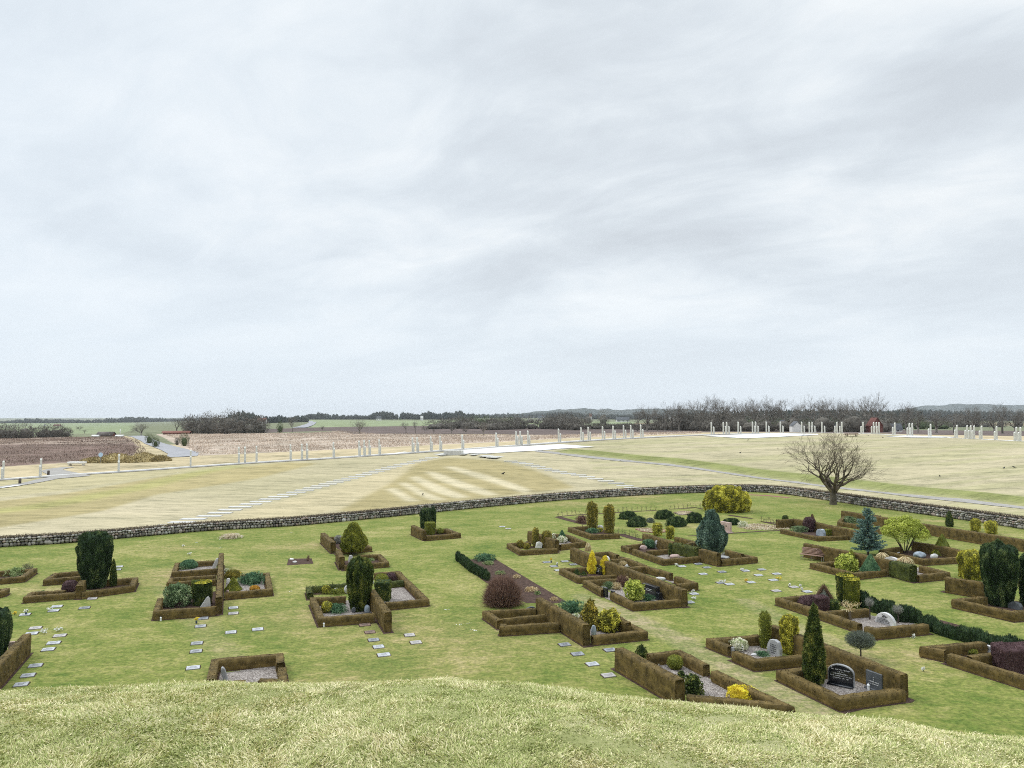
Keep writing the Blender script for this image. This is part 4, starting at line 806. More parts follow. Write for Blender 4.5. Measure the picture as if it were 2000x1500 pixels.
twigbush('dry_twig_shrub', 'straw coloured dead plant in the plot behind the long hedge', 'B4', 1290, 728, 100, 45, 'straw', 250, 'shrub')
twigbush('dry_twig_shrub', 'bare twiggy plant in the plot by the left edge', 'A6', 205, 440, 120, 90, 'bark', 90, 'shrub', r=.009)
twigbush('dry_twig_shrub', 'thin bare twigs in the dark soil patch on the lawn', 'B2', 225, 645, 60, 70, 'twig_red', 40, 'shrub')
twigbush('dry_twig_shrub', 'grey twigs in the right corner of the plot below the blue green conifer', 'B5', 1500, 800, 130, 50, 'lav', 250, 'shrub')
twigbush('dry_twig_shrub', 'purple twigs before the jagged grey stone', 'B1', 770, 1045, 100, 80, 'twig_red', 160, 'shrub')

def growtree(seed, H, spread=.9, trunk_h=.16, trunk_r=.045, levels=6, limbs=6, upb=.25, lean=0.0, seg=3, gnarl=.18, nchild=(2, 3), side=.75):
    """returns trunk segments and branch segments as (p0, p1, r0, r1) arrays, for a tree of height 1*H"""
    rg = np.random.default_rng(seed); tr, br = [], []
    def grow(p, d, Ln, r, lv, dst):
        for s in range(seg):
            d = nrm(d+rg.normal(size=3)*gnarl*.6+np.array([0, 0, upb*.12])); q = p+d*Ln/seg; r2 = r*(.86 if s < seg-1 else .8); dst.append((p, q, r, r2))
            if lv < levels and (s == seg-1 or (lv > 0 and rg.random() < side)):
                for _ in range(rg.integers(nchild[0], nchild[1]+1) if s == seg-1 else 1):
                    ax = nrm(np.cross(d, rg.normal(size=3))); a = R(rg.uniform(16, 42)*(1.25 if s < seg-1 else 1)); dd = nrm(d*math.cos(a)+ax*math.sin(a)); dd = nrm(dd+np.array([0, 0, upb*.18]))
                    grow(q, dd, Ln*rg.uniform(.62, .84), r2*rg.uniform(.6, .78), lv+1, br)
            p, r = q, r2
    R0 = trunk_r*H; p = np.zeros(3); d = np.array([lean, 0, 1.0]); tr.append((p-np.array([0, 0, .2]), p+np.array([0, 0, .02*H]), R0*1.35, R0*1.1))
    q = p+nrm(d)*trunk_h*H; tr.append((p+np.array([0, 0, .02*H]), q, R0*1.1, R0*.92))
    for i in range(limbs):
        a = 2*math.pi*(i+rg.random()*.6)/limbs; t = spread*(.55+.6*rg.random()) if i else .12; dd = nrm(np.array([math.cos(a)*t+lean, math.sin(a)*t, 1]))
        grow(q-np.array([0, 0, .04*H*rg.random()]), dd, H*rg.uniform(.2, .29), R0*rg.uniform(.42, .62), 1, br)
    return tr, br
def tubes_of(L_): a = [np.array([x[i] for x in L_]) for i in range(4)]; return a
def tree_mesh(seed, H, **k):
    tr, br = growtree(seed, H, **k); top = max(b[1][2] for b in br); s = H/top
    return [[(p*s, q*s, a*s, b*s) for p, q, a, b in g] for g in (tr, br)]
def bare_tree(name, label, loc, seed, H, mat_t='bark', mat_b='bark', group=None, minr=.006, squash=1.0, cat='tree', **k):
    tr, br = tree_mesh(seed, H, **k); root = empty(name, loc, label, cat, group)
    mb = MB(); p0, p1, a, b = tubes_of(tr); mb.tubes(p0, p1, a, b, 10); mb.build('trunk', M[mat_t], root)
    mb = MB(); p0, p1, a, b = tubes_of(br); big = a > .05
    p0 = p0*[squash, squash, 1]; p1 = p1*[squash, squash, 1]
    a = np.maximum(a, minr); b = np.maximum(b, minr*.8)
    if big.any(): mb.tubes(p0[big], p1[big], a[big], b[big], 7)
    mb.tubes(p0[~big], p1[~big], a[~big], b[~big], 3); mb.build('crown', M[mat_b], root); return root
b = G3('O', 1630, 986); b[1] += .4
bare_tree('bare_tree', 'large leafless spreading tree growing at the stone wall', b, 12, 10.3, mat_b='twigs', minr=.009, squash=1.17, spread=.93, trunk_h=.15, trunk_r=.036, levels=7, limbs=9, upb=.36, gnarl=.14, nchild=(1, 2), side=.55)

# round standards with stems
def standard(name, label, v, x, y, wz, hz_, crownz, mat, n=2600, size=.05):
    b = G3(v, x, y); k = VW[v][2]; pxm = b[1]*cs/FPX/k; W = wz*pxm; H = hz_*pxm; C = crownz*pxm; root = empty(name, b, label, 'small tree')
    mb = MB(); mb.tubes([[0, 0, 0], [0.02, 0, (H-C)*.6]], [[0.02, 0, (H-C)*.6], [0, 0, H-C*.5]], [.045, .035], [.035, .025], 7)
    for i in range(9):
        a = i*2.4; mb.tubes([[0, 0, H-C+.02]], [[math.cos(a)*W*.36, math.sin(a)*W*.36, H-C*.7]], .016, .006, 4)
    mb.build('trunk', M['darkwood'], root)
    mb = MB(); P = RG.normal(size=(n, 3)); P = nrm(P)*(RG.random(n)**.45)[:, None]*np.array([W/2, W/2, C/2])+np.array([0, 0, H-C/2]); dd = nrm(P-np.array([0, 0, H-C]))
    flakes(mb, P, dd, n, size, .3, .8, .6, wid=.25); mb.tubes(P[:n//5]*.7+np.array([0, 0, (H-C)*.3]), P[:n//5], .006, .003, 3); mb.build('crown', M[mat], root); return root
standard('bonsai_tree', 'small ball headed tree with dark bent branches behind the nearest tall hedge', 'C3', 1205, 712, 375, 350, 225, 'lichen', 9000, .06)
standard('standard_tree', 'left one of two thin grey ball headed little trees by the dark yew row', 'C1', 1325, 868, 120, 290, 130, 'lav', 900)
standard('standard_tree', 'right one of two thin grey ball headed little trees by the dark yew row', 'C1', 1695, 915, 135, 240, 125, 'lav', 1000)
b = G3('C1', 1068, 870)
bare_tree('dwarf_tree', 'small contorted bare tree on the gravel of the drum plot', b, 5, 1.15, mat_t='twigs', mat_b='straw', minr=.008, spread=1.3, trunk_h=.3, levels=3, limbs=4, gnarl=.5, upb=-.6, cat='small tree')

# lime rhododendron tree
def rhodotree():
    b = G3('B7', 425, 745); k = VW['B7'][2]; pxm = b[1]*cs/FPX/k; W = 565*pxm; H = 455*pxm; root = empty('rhododendron_tree', b, 'large yellow green rhododendron on several dark stems', 'rhododendron')
    mb = MB()
    for i in range(9):
        a = i*2.3; p = np.array([math.cos(a)*.12, math.sin(a)*.12, 0]); q = np.array([math.cos(a)*W*.2, math.sin(a)*W*.16, H*.38]); r = np.array([math.cos(a)*W*.36, math.sin(a)*W*.3, H*.68]); mb.tubes([p, q], [q, r], [.04, .028], [.028, .012], 5)
    mb.build('stems', M['darkwood'], root); mb = MB()
    for i in range(170):
        a = RG.random()*6.28; e = RG.random()**.7; rr = W*.5*math.sqrt(e)*.86; c = np.array([math.cos(a)*rr, math.sin(a)*rr*.8, H*(.34+.58*math.sqrt(max(0, 1-e))*RG.uniform(.55, 1)+.06*RG.random())]); s = .2+.12*RG.random()
        P = nrm(RG.normal(size=(170, 3)))*s*np.array([1.2, 1.2, .7]); flakes(mb, c+P, nrm(P), 170, .085, .3, .8, .6, wid=.6, top=.2)
    mb.build('foliage', M['lime'], root)
rhodotree()
def spruce():
    b = G3('B6', 1618, 1118); b[1] += 1.2; b[0] *= 1+1.2/b[1]; k = VW['B6'][2]; pxm = b[1]*cs/FPX/k; W = 520*pxm; H = 690*pxm
    root = empty('blue_spruce', b, 'blue green spruce with loose spreading branches', 'conifer'); mb = MB(); mb.tubes([[0, 0, -.05]], [[0, 0, H*.97]], .085, .012, 8); mb.build('trunk', M['darkwood'], root)
    mb = MB(); z_ = .12
    while z_ < .97:
        rad = W/2*(1-z_)**.75*(1.12 if z_ > .2 else .92); nb = 11 if z_ < .7 else 7
        for i in range(nb):
            a = RG.random()*6.28; L_ = rad*RG.uniform(.62, 1.12); rise = .15+.6*z_**2+RG.normal()*.06; n = int(26+L_*150)
            t = RG.random(n)**.7; d = np.array([math.cos(a), math.sin(a), 0]); P = np.stack([d[0]*t*L_, d[1]*t*L_, z_*H+(rise*t*t-.12*t)*L_], 1)
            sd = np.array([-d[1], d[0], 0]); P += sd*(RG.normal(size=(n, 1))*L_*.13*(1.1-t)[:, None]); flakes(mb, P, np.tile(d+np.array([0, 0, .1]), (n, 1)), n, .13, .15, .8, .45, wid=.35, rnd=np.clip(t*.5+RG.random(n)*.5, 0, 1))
        z_ += .045 if z_ < .7 else .035
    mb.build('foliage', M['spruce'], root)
spruce()
# gabled brown arch of trained heather
def gable_arch():
    root = empty('trained_arch', G3('C1', 730, 690), 'brown gabled arch shrub trained over grey slabs', 'topiary'); q0 = G('C1', 640, 690); 
    b = np.array(root.location); pxm = b[1]*cs/FPX/6.667; mb = MB(); f2 = MB()
    dx = np.array([math.cos(R(-20)), math.sin(R(-20)), 0])
    def bar(p, q, w_):
        n = 900; t = RG.random(n)[:, None]; P = p+(q-p)*t+RG.normal(size=(n, 3))*w_*.4; flakes(f2, P, nrm(P-(p+(q-p)*t)), n, .06, .2, .7, .6)
        f2.tubes([p], [q], w_*.5, w_*.45, 8, rnd=.1)
    H = 275*pxm; Wd = 150*pxm; ap = np.array([0, 0, H*.94]); bar(-dx*Wd+np.array([0, 0, .05]), ap, .2); bar(dx*Wd+np.array([0, 0, .05]), ap, .2); f2.build('shrub_arms', M['brown'], root)
    mb.add(np.array([-dx*Wd*.9, dx*Wd*.9, ap*.93, -dx*Wd*.9+[0, .25, 0], dx*Wd*.9+[0, .25, 0], ap*.93+[0, .25, 0]]), [(0, 1, 2), (3, 5, 4)]); mb.add(np.array([-dx*Wd*.9, ap*.93, ap*.93+[0, .25, 0], -dx*Wd*.9+[0, .25, 0], dx*Wd*.9, dx*Wd*.9+[0, .25, 0]]), [(0, 1, 2, 3), (1, 4, 5, 2)])
    mb.build('grey_infill', M['lichen'], root)
gable_arch()

# ------------------------------------------------------------------ gravestones, boulders, markers
import bmesh
GRID = R(19.5)
def extr(outline, depth, bev=.015):
    """upright slab from an outline in (x, z), centred in y"""
    bm = bmesh.new(); vs = [bm.verts.new((x, -depth/2, z)) for x, z in outline]; f = bm.faces.new(vs); r = bmesh.ops.extrude_face_region(bm, geom=[f]); bmesh.ops.translate(bm, vec=(0, depth, 0), verts=[e for e in r['geom'] if isinstance(e, bmesh.types.BMVert)])
    bmesh.ops.recalc_face_normals(bm, faces=bm.faces[:])
    if bev: bmesh.ops.bevel(bm, geom=[e for e in bm.edges], offset=bev, segments=1, affect='EDGES')
    return bm
def bmobj(name, bm, mat, parent):
    me = bpy.data.meshes.new(name); bm.to_mesh(me); bm.free(); me.materials.append(mat); o = bpy.data.objects.new(name, me); COL.objects.link(o); o.parent = parent; return o
def boulder(name, label, v, x, y, wz, hz_, mat, cat='stone', rz=None, flat=.6, seed=None, inscr=None, group=None):
    b = G3(v, x, y); k = VW[v][2]; pxm = b[1]*cs/FPX/k; W = wz*pxm; H = hz_*pxm; D = W*flat; b[1] += D*.4
    bm = bmesh.new(); bmesh.ops.create_icosphere(bm, subdivisions=3, radius=1); co = np.array([q.co[:] for q in bm.verts]); n_ = fbm(co*1.6+(x*.13+y*.07), 3, 2)*.18
    for q, nn in zip(bm.verts, n_):
        c = q.co*(1+nn); q.co = Vector((c.x*W/2, c.y*D/2, max(-.02, (c.z*.62+.38)*H)))
    for f in bm.faces: f.smooth = True
    root = empty(name, b, label, cat, group, RG.uniform(-.4, .4) if rz is None else rz); o = bmobj('stone_body', bm, M[mat], root); return root
def lettering(root, rows, W, z0, dz, y, mat, hh=.035, seed=0, tilt=0.0, slope=None):
    rg = random.Random(seed); mb = MB()
    for r, frac in enumerate(rows):
        x = -W*frac/2; z = z0-dz*r
        while x < W*frac/2:
            w_ = rg.uniform(.014, .03); 
            if rg.random() > .12:
                # simple strokes standing for single letters
                mb.box((x+w_*.18, y, z), (w_*.3, .006, hh)); 
                if rg.random() < .6: mb.box((x+w_*.6, y, z+hh*.35*rg.choice((-1, 0, 1))), (w_*.55, .006, hh*.25))
                if rg.random() < .5: mb.box((x+w_*.85, y+.0005, z), (w_*.22, .006, hh))
            x += w_*1.35
    return mb.build('inscription', M[mat], next((c for c in bpy.data.objects if c.parent == root and c.name.startswith('slab')), root))
def arch(W, H, sh=.65, n=10, peak=0.0):
    o = [(-W/2, 0), (W/2, 0), (W/2, H*sh)]
    for i in range(1, n): a = math.pi*i/n; o.append((W/2*math.cos(a), H*sh+(H*(1-sh))*math.sin(a)*(1+peak*0)))
    return o+[(-W/2, H*sh)]
def gravestone(label, v, x, y, wz, hz_, mat, outline='arch', depth=.14, rz=None, lean=0.0, rows=None, lm='letter', base=None, sh=.65, name='gravestone'):
    b = G3(v, x, y); k = VW[v][2]; pxm = b[1]*cs/FPX/k; W = wz*pxm; H = hz_*pxm; b[1] += .1
    if rz is None:
        rz = GRID if px(v, x, y)[0] < 1000 else R(-62)
        if rz < 0: W /= max(.55, math.cos(rz+math.atan2(b[0], b[1])))
    root = empty(name, b, label, 'gravestone', None, rz); root.rotation_euler = (lean, 0, rz); z0 = 0
    if base: 
        mb = MB(); mb.box((0, 0, .05), (W*1.15, depth*2, .14)); mb.build('plinth', M[base], root); z0 = .12
    ol = {'arch': lambda: arch(W, H-z0, sh), 'box': lambda: [(-W/2, 0), (W/2, 0), (W/2, H-z0), (-W/2, H-z0)], 'round': lambda: arch(W, H-z0, .12, 14),
          'rough': lambda: [(-W*.5, 0), (W*.48, 0), (W*.5, H*.5), (W*.36, H*.9), (W*.1, H*1.0), (-W*.25, H*.93), (-W*.44, H*.6)], 'slant': lambda: [(-W*.5, 0), (W*.5, 0), (W*.42, H*.7), (W*.25, H), (W*.05, H*.82), (-W*.2, H*.45)]}[outline]()
    bm = extr([(a, c+z0) for a, c in ol], depth); bmobj('slab', bm, M[mat], root)
    if rows: lettering(root, rows, W*.8, z0+(H-z0)*.68, (H-z0)*.125, -depth/2-.004, lm, hh=max(.03, (H-z0)*.06), seed=int(x))
    return root, W, H
gravestone('grey pink flat topped stone behind the tall hedge in the lower left corner', 'A6', 100, 1112, 66, 76, 'granite_pink', 'box')
gravestone('tall narrow grey stone leaning towards the hedge divider', 'B1', 905, 612, 46, 148, 'granite_light', 'arch', .16, lean=0, rz=GRID)[0].rotation_euler = (0, R(22), GRID)
gravestone('jagged light grey stone in front of the topiary drum', 'B1', 800, 1105, 130, 135, 'granite_light', 'slant', .16, rz=GRID)
gravestone('small white stone behind the little olive cone', 'B1', 1112, 800, 46, 70, 'white', 'arch', .12)[0].rotation_euler = (0, R(-18), GRID)
boulder('boulder', 'pinkish rock at the hedge divider below the little olive cone', 'B1', 1095, 912, 42, 30, 'granite_pink')
gravestone('rounded grey stone post leaning in the half hidden gravel plot', 'C5', 625, 945, 52, 175, 'granite', 'arch', .2)[0].rotation_euler = (0, R(-16), GRID)
gravestone('grey stone with white face under the large cone bush', 'B2', 690, 660, 50, 78, 'granite_light', 'rough', .14)
boulder('boulder', 'small white stone left of the grey round shrub', 'B2', 487, 415, 20, 22, 'white')
boulder('boulder', 'tall rounded grey boulder right of the column yew foot', 'B2', 868, 1208, 62, 85, 'granite_blue', flat=.7)
boulder('boulder', 'dark grey boulder left of the column yew foot', 'B2', 725, 1205, 48, 62, 'granite_dark')
boulder('boulder', 'pale stone left of the column yew in the greener plot', 'B2', 648, 995, 58, 90, 'granite_light')
gravestone('small white slanted marker in the greener plot', 'B2', 530, 978, 36, 38, 'white', 'box', .08)
boulder('boulder', 'pale rock beside the dark purple ball shrub', 'B2', 980, 815, 50, 32, 'granite_light')
boulder('boulder', 'small white stone on the hedge divider top end', 'B2', 936, 890, 18, 34, 'white')
boulder('boulder', 'long white stone in the dark soil patch', 'B2', 50, 635, 46, 22, 'white', flat=.5)
boulder('boulder', 'small white stone pair in the dark soil patch', 'B2', 85, 662, 46, 20, 'white', flat=.5)
gravestone('dark stone with white bands standing in the low hedge pair', 'B3', 785, 752, 58, 72, 'granite_dark', 'arch', .14, rows=(.7, .7, .7))[0].rotation_euler = (0, R(-10), GRID)
boulder('boulder', 'small grey stone at the near end of the sloping hedge wall', 'B3', 1400, 955, 52, 100, 'granite_blue', flat=.7)
gravestone('small white gravestone between the two small golden columns', 'B4', 460, 555, 36, 62, 'white', 'arch', .12, rows=(.7, .7, .7), lm='letter_dark')[0].rotation_euler = (0, R(10), GRID)
boulder('boulder', 'pale boulder between the two big golden columns', 'B4', 1062, 372, 58, 44, 'granite_light')
gravestone('black arched stone with pale writing between the yellow thujas', 'B4', 1045, 810, 66, 90, 'black', 'arch', .13, rows=(.8, .5, .7, .6))
gravestone('white arched stone top seen over the long hedge near the straw grass', 'B4', 1128, 672, 52, 40, 'granite_light', 'round', .14)
boulder('boulder', 'low pale stone lying behind the near end of the long hedge', 'B4', 1655, 872, 90, 35, 'granite_light', flat=.5)
boulder('boulder', 'small grey stone by the dead straw plant', 'B4', 1322, 742, 30, 28, 'granite_light')
gravestone('white rounded gravestone with dark writing on three lines', 'B5', 675, 705, 120, 108, 'granite_light', 'rough', .2, rows=(.5, .65, .65, .5), lm='letter_dark')
boulder('boulder', 'pink granite boulder left of the white rounded gravestone', 'B5', 482, 715, 92, 55, 'granite_pink')
boulder('boulder', 'pale pointed rock beside the dark mini column', 'B5', 868, 815, 125, 44, 'granite_pink')
boulder('boulder', 'flat grey rock in the plot below the blue green conifer', 'B5', 1475, 822, 150, 32, 'granite')
gravestone('pinkish granite stone on a base beside the white heather strip', 'B5', 1492, 500, 112, 125, 'granite_pink', 'box', .25, base='granite_pink', rows=(.5, .5), lm='letter_dark')
gravestone('light blue box shaped stone beside the green cube', 'B6', 930, 802, 105, 102, 'granite_blue', 'rough', .35)
boulder('boulder', 'pale pinkish rock between the rhododendron and the dark pyramid', 'B6', 1492, 1250, 80, 82, 'granite_pink')
gravestone('white arched stone between the two straw tufts', 'B7', 276, 862, 158, 60, 'granite_light', 'round', .25)
boulder('boulder', 'large round blue grey boulder under the rhododendron tree', 'B7', 620, 812, 172, 74, 'granite_blue')
boulder('boulder', 'smaller pale boulder left of the olive clipped cone', 'B7', 795, 818, 108, 55, 'granite_light')
boulder('boulder', 'low white stone under the left side of the rhododendron tree', 'B7', 322, 758, 90, 24, 'white')
gravestone('dark rough stone block below the great dark yew', 'C4', 1415, 522, 120, 80, 'granite_dark', 'rough', .3)
gravestone('thin pale post against the hedge below the great dark yew', 'C4', 1062, 470, 12, 85, 'granite_light', 'box', .06, name='stone_post')
g_, W_, H_ = gravestone('white half round stone with a dark carved picture and writing', 'C1', 1545, 935, 222, 150, 'granite_light', 'round', .2)
mb = MB(); mb.add([(-W_*.42, -.106, .03), (W_*.30, -.106, .03), (W_*.22, -.106, H_*.36), (-W_*.05, -.106, H_*.62), (-W_*.40, -.106, H_*.45)], [(0, 1, 2), (0, 2, 3), (0, 3, 4)]); mb.build('polished_panel', M['granite'], g_)
mb = MB(); mb.tubes([[-W_*.1, -.11, H_*.62], [0, -.11, H_*.75], [W_*.05, -.11, H_*.62], [-W_*.02, -.11, H_*.7]], [[0, -.11, H_*.75], [W_*.1, -.11, H_*.66], [W_*.16, -.11, H_*.72], [-W_*.12, -.11, H_*.82]], .03, .015, 5); mb.build('carved_tree', M['letter_dark'], g_)
lettering(g_, (.5, .7, .6), W_*.8, H_*.42, H_*.12, -.112, 'letter_dark', .03, 3)
boulder('boulder', 'small white stone at the right foot of the half round stone', 'C1', 1642, 940, 30, 22, 'white')
gravestone('grey upright stone with dark writing on four lines', 'C2', 1858, 452, 135, 172, 'granite', 'rough', .2, rows=(.5, .6, .6, .5, .4), lm='letter_dark')
boulder('boulder', 'flat white stone in front of the grey lettered stone', 'C2', 1632, 452, 72, 22, 'granite_light')
# the black stone with a pale border
g_, W_, H_ = gravestone('black arched gravestone with a grey border and white writing', 'C3', 970, 1062, 322, 262, 'granite', 'arch', .14, sh=.62, rz=R(-38))
bm = extr(arch(W_*.93, H_*.94, .62), .02, .004); o = bmobj('polished_face', bm, M['black'], g_); o.location = (0, -.078, .01)
lettering(g_, (.85, .25, .7, .95, .7), W_*.84, H_*.74, H_*.1, -.092, 'letter', .045, 8)
mb = MB(); mb.box((0, -.18, .035), (W_*.95, .3, .07)); mb.build('plinth', M['black'], g_)
g_, W_, H_ = gravestone('dark green square edged gravestone with faint writing', 'C3', 1425, 1118, 190, 222, 'granite_dark', 'box', .3, rows=(.1, .1, .75, .75))
mb = MB(); mb.box((0, -.24, .03), (W_*.9, .16, .06)); mb.build('plinth', M['granite_dark'], g_)
gravestone('black polished stone with an open square niche and dark figures', 'B4', 1560, 1035, 130, 118, 'black', 'box', .35, rows=(.5, .5))
g2 = gravestone('small black block stone beside the black niche stone', 'B4', 1625, 1058, 62, 70, 'black', 'box', .3)
gravestone('white leaning stone behind the purple block at the right', 'C4', 1115, 1012, 195, 78, 'granite_light', 'rough', .25, rows=(.5, .6), lm='letter_dark')
boulder('boulder', 'grey white stone behind the half hidden hedge wall', 'C2', 515, 520, 60, 36, 'granite_light')
boulder('boulder', 'white angular stone next to the olive ball', 'C2', 580, 555, 66, 60, 'white')
gravestone('left black gate post in the hedge gap', 'B4', 1116, 1035, 34, 92, 'black', 'box', .15, name='gate_post')
gravestone('right low black gate post in the hedge gap', 'B4', 1188, 1005, 30, 32, 'black', 'box', .15, name='gate_post')
gravestone('short pale post in the hedge gap by the cream shrub', 'C2', 1392, 455, 36, 95, 'granite', 'box', .15, name='gate_post')

# flat plaques in the lawn
M['plaque_mid'] = stonemat('mid grey plaque', (.20, .205, .215), (.38, .39, .405), 50, .45, .45, .1, 5); M['plaque_warm'] = stonemat('warm grey plaque', (.30, .275, .26), (.47, .44, .42), 50, .45, .45, .1, 5)
def plaque(label, v, x, y, mat='plaque', w_=.56, d_=.40):
    if mat == 'plaque': mat = ('plaque', 'plaque', 'plaque_mid', 'plaque_warm')[int(x*7+y*3) % 4]
    b = G3(v, x, y); root = empty('grave_plaque', (b[0], b[1], 0), label, 'grave plaque', 'flat grave plaques in the lawn', GRID+RG.normal()*.02); root.rotation_euler = (R(4), 0, root.rotation_euler.z)
    w_ *= RG.uniform(.93, 1.07)
    bm = bmesh.new(); bmesh.ops.create_cube(bm, size=1); bmesh.ops.scale(bm, vec=(w_, d_, .09), verts=bm.verts[:]); bmesh.ops.translate(bm, vec=(0, 0, .012), verts=bm.verts[:]); bmesh.ops.bevel(bm, geom=bm.edges[:], offset=.008, segments=1, affect='EDGES')
    slab = bmobj('slab', bm, M[mat], root)
    mb = MB(); rg = random.Random(int(x*y))
    for r in range(3): 
        L_ = w_*rg.uniform(.4, .75); mb.box((0, .09-r*.09, .0595), (L_, .022, .004))
    mb.build('inscription', M['plaque_dark' if mat in ('plaque', 'plaque_warm') else 'granite_dark'], slab)
    me_ = MB(); me_.box((0, .012, .006), (w_+.07, d_+.09, .02)); me_.build('shade_rim', M['soil'], root)  # dark strip round the slab, painted in for the grass shadow at its edge
    mb = MB(); n = 220; P = np.stack([RG.uniform(-w_*.6, w_*.6, n), np.where(RG.random(n) < .6, d_*.56, -d_*.54)+RG.normal(size=n)*.025, np.zeros(n)], 1)
    return root
for a in [('pale plaque just right of the raised hedge divider below the big yew', 'A6', 795, 662), ('dull plaque under the pale one below the big yew', 'A6', 728, 742, 'plaque_dark'), ('plaque with a dark vase, second row on the far left', 'A6', 215, 800), ('plaque with a bouquet lying at its left end', 'A6', 490, 730), ('plaque directly below the bouquet plaque', 'A6', 462, 766),
          ('plaque above the tall corner hedge, upper of two', 'A6', 305, 916), ('plaque above the tall corner hedge, lower of two', 'A6', 272, 964), ('plaque with a dark top edge, topmost of three stepped ones on the left', 'A6', 515, 982), ('middle plaque of three stepped ones on the left', 'A6', 462, 1045), ('lowest plaque of three stepped ones on the left', 'A6', 415, 1101),
          ('plaque right of the tall corner hedge, topmost of three', 'A6', 305, 1241), ('plaque right of the tall corner hedge, middle of three', 'A6', 240, 1326), ('plaque right of the tall corner hedge, nearest the grassy edge', 'A6', 182, 1404),
          ('plaque behind the thin olive conifer, front one', 'A6', 1025, 386), ('plaque behind the thin olive conifer, rear one', 'A6', 1010, 412),
          ('upper one of two plaques close to the tall hedge divider', 'B1', 1172, 1120), ('lower one of two plaques close to the tall hedge divider', 'B1', 1172, 1193), ('dull dark plaque beside the blue vase', 'B1', 780, 1258, 'plaque_dark'), ('grey plaque below the blue vase', 'B1', 745, 1361), ('small plaque alone on the lawn below the hedge divider', 'B1', 1140, 1440), ('plaque farthest right in the lawn below the hedge divider', 'B1', 1490, 1401),
          ('upper one of the stacked pair above the gravel plot', 'C5', 278, 484), ('lower one of the stacked pair above the gravel plot', 'C5', 268, 582), ('plaque nearest the gravel plot on its left', 'C5', 232, 783),
          ('brown plaque at the foot of the divider hedge', 'C6', 625, 230, 'plaque_brown'), ('brown plaque with a white object, second below the divider hedge', 'C6', 682, 309, 'plaque_brown'), ('grey plaque, third in the column below the divider hedge', 'C6', 722, 394, 'plaque_dark'), ('grey plaque, fourth in the column below the divider hedge', 'C6', 775, 469), ('lowest plaque in the column below the divider hedge', 'C6', 832, 556), ('pinkish white plaque right of the divider hedge', 'C6', 1112, 341), ('bluish plaque right of the divider hedge', 'C6', 1180, 421),
          ('dark plaque left of the near end of the sloping hedge wall', 'B3', 1115, 1050, 'plaque_dark'), ('second dark plaque below the sloping hedge wall', 'B3', 1242, 1142, 'plaque_dark'), ('dull brown plaque above the half hidden hedge wall', 'B3', 1560, 1103, 'plaque_dark'), ('white plaque in the middle of the lawn before the half hidden hedge', 'B3', 1386, 1241), ('pale plaque touching the foreground slope before the half hidden hedge', 'B3', 1542, 1351),
          ('pale plaque left of the far end of the diagonal hedge', 'B3', 1118, 236), ('dark plaque left of the far end of the diagonal hedge', 'B3', 1200, 266, 'plaque_dark'), ('sunken plaque with a flower pot left of the diagonal hedge', 'B3', 940, 244, 'plaque_dark'), ('plaque with a black pot left of the diagonal hedge', 'B3', 1010, 284), ('small white plaque at the corner of the yellow thuja plot', 'B3', 1057, 323),
          ('left one of two lone plaques on the far lawn', 'B4', 105, 346), ('right one of two lone plaques on the far lawn', 'B4', 163, 366),
          ('mossy plaque close under the hedge below the mini column', 'B5', 1150, 888, 'plaque_dark'), ('dark plaque near the tall hedge end below the conifer', 'B5', 1255, 932, 'plaque_dark'), ('grey plaque with white flowers at its left', 'B5', 950, 918), ('blue grey plaque on the lawn right of the ragged hedge end', 'B5', 1208, 1011), ('dull plaque in the middle of the right lawn', 'B5', 1440, 985, 'plaque_dark'),
          ('plaque with a flower bunch at its upper left', 'B5', 1728, 972), ('upper white plaque in the middle right lawn', 'B5', 1925, 957), ('white plaque below the upper white one', 'B5', 1885, 1026), ('white plaque beside the pale flower heap', 'B5', 1532, 1136), ('grey plaque under the pale flower heap', 'B5', 1420, 1118), ('plaque with a reddish ornament', 'B5', 1792, 1112), ('grey white plaque at the near end of the diagonal hedge', 'B5', 1098, 1254), ('small plaque just below the near end of the diagonal hedge', 'B5', 1045, 1357),
          ('plaque at the top of the group near the bench', 'C1', 115, 277), ('plaque with yellow flowers near the drum plot', 'C1', 70, 358), ('plaque above the drum plot corner', 'C1', 340, 449), ('plaque nearest the gabled arch', 'C1', 515, 509), ('larger white plaque left above the drum plot', 'C1', 110, 499)]:
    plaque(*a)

# flowers, vases, lanterns
def bouquet(label, v, x, y, colmat='white_flower', s=.14, vase=None, name='flower_bunch'):
    b = G3(v, x, y); root = empty(name, b, label, 'flowers')
    h = 0
    if vase:
        mb = MB(); v_, f_ = lathe([(.035, 0), (.055, .05), (.05, .12), (.062, .15), (.04, .15), (.03, .12)], seg=12, nz=10, lob=0); mb.add(v_, f_); mb.build('vase', M[vase], root, smooth=True); h = .13
    mb = MB(); n = 16; a = RG.random(n)*6.28; rr = RG.random(n)**.5*s; tip = np.stack([np.cos(a)*rr, np.sin(a)*rr, h+.08+RG.random(n)*.12], 1); mb.tubes(tip*[.2, .2, 0]+[0, 0, h], tip, .004, .004, 3)
    flakes(mb, tip*.8, nrm(tip+[0, 0, .01]), 60 if False else n, .09, .2, .8, .6, wid=.3); mb.build('leaves', M['sedum'], root)
    mb = MB(); 
    for t in tip:
        P = nrm(RG.normal(size=(12, 3))); flakes(mb, t+P*.012, P, 12, .045, .1, 1, .3, wid=.8, rnd=.7+.3*RG.random(12))
    mb.build('blossoms', M[colmat], root); return root
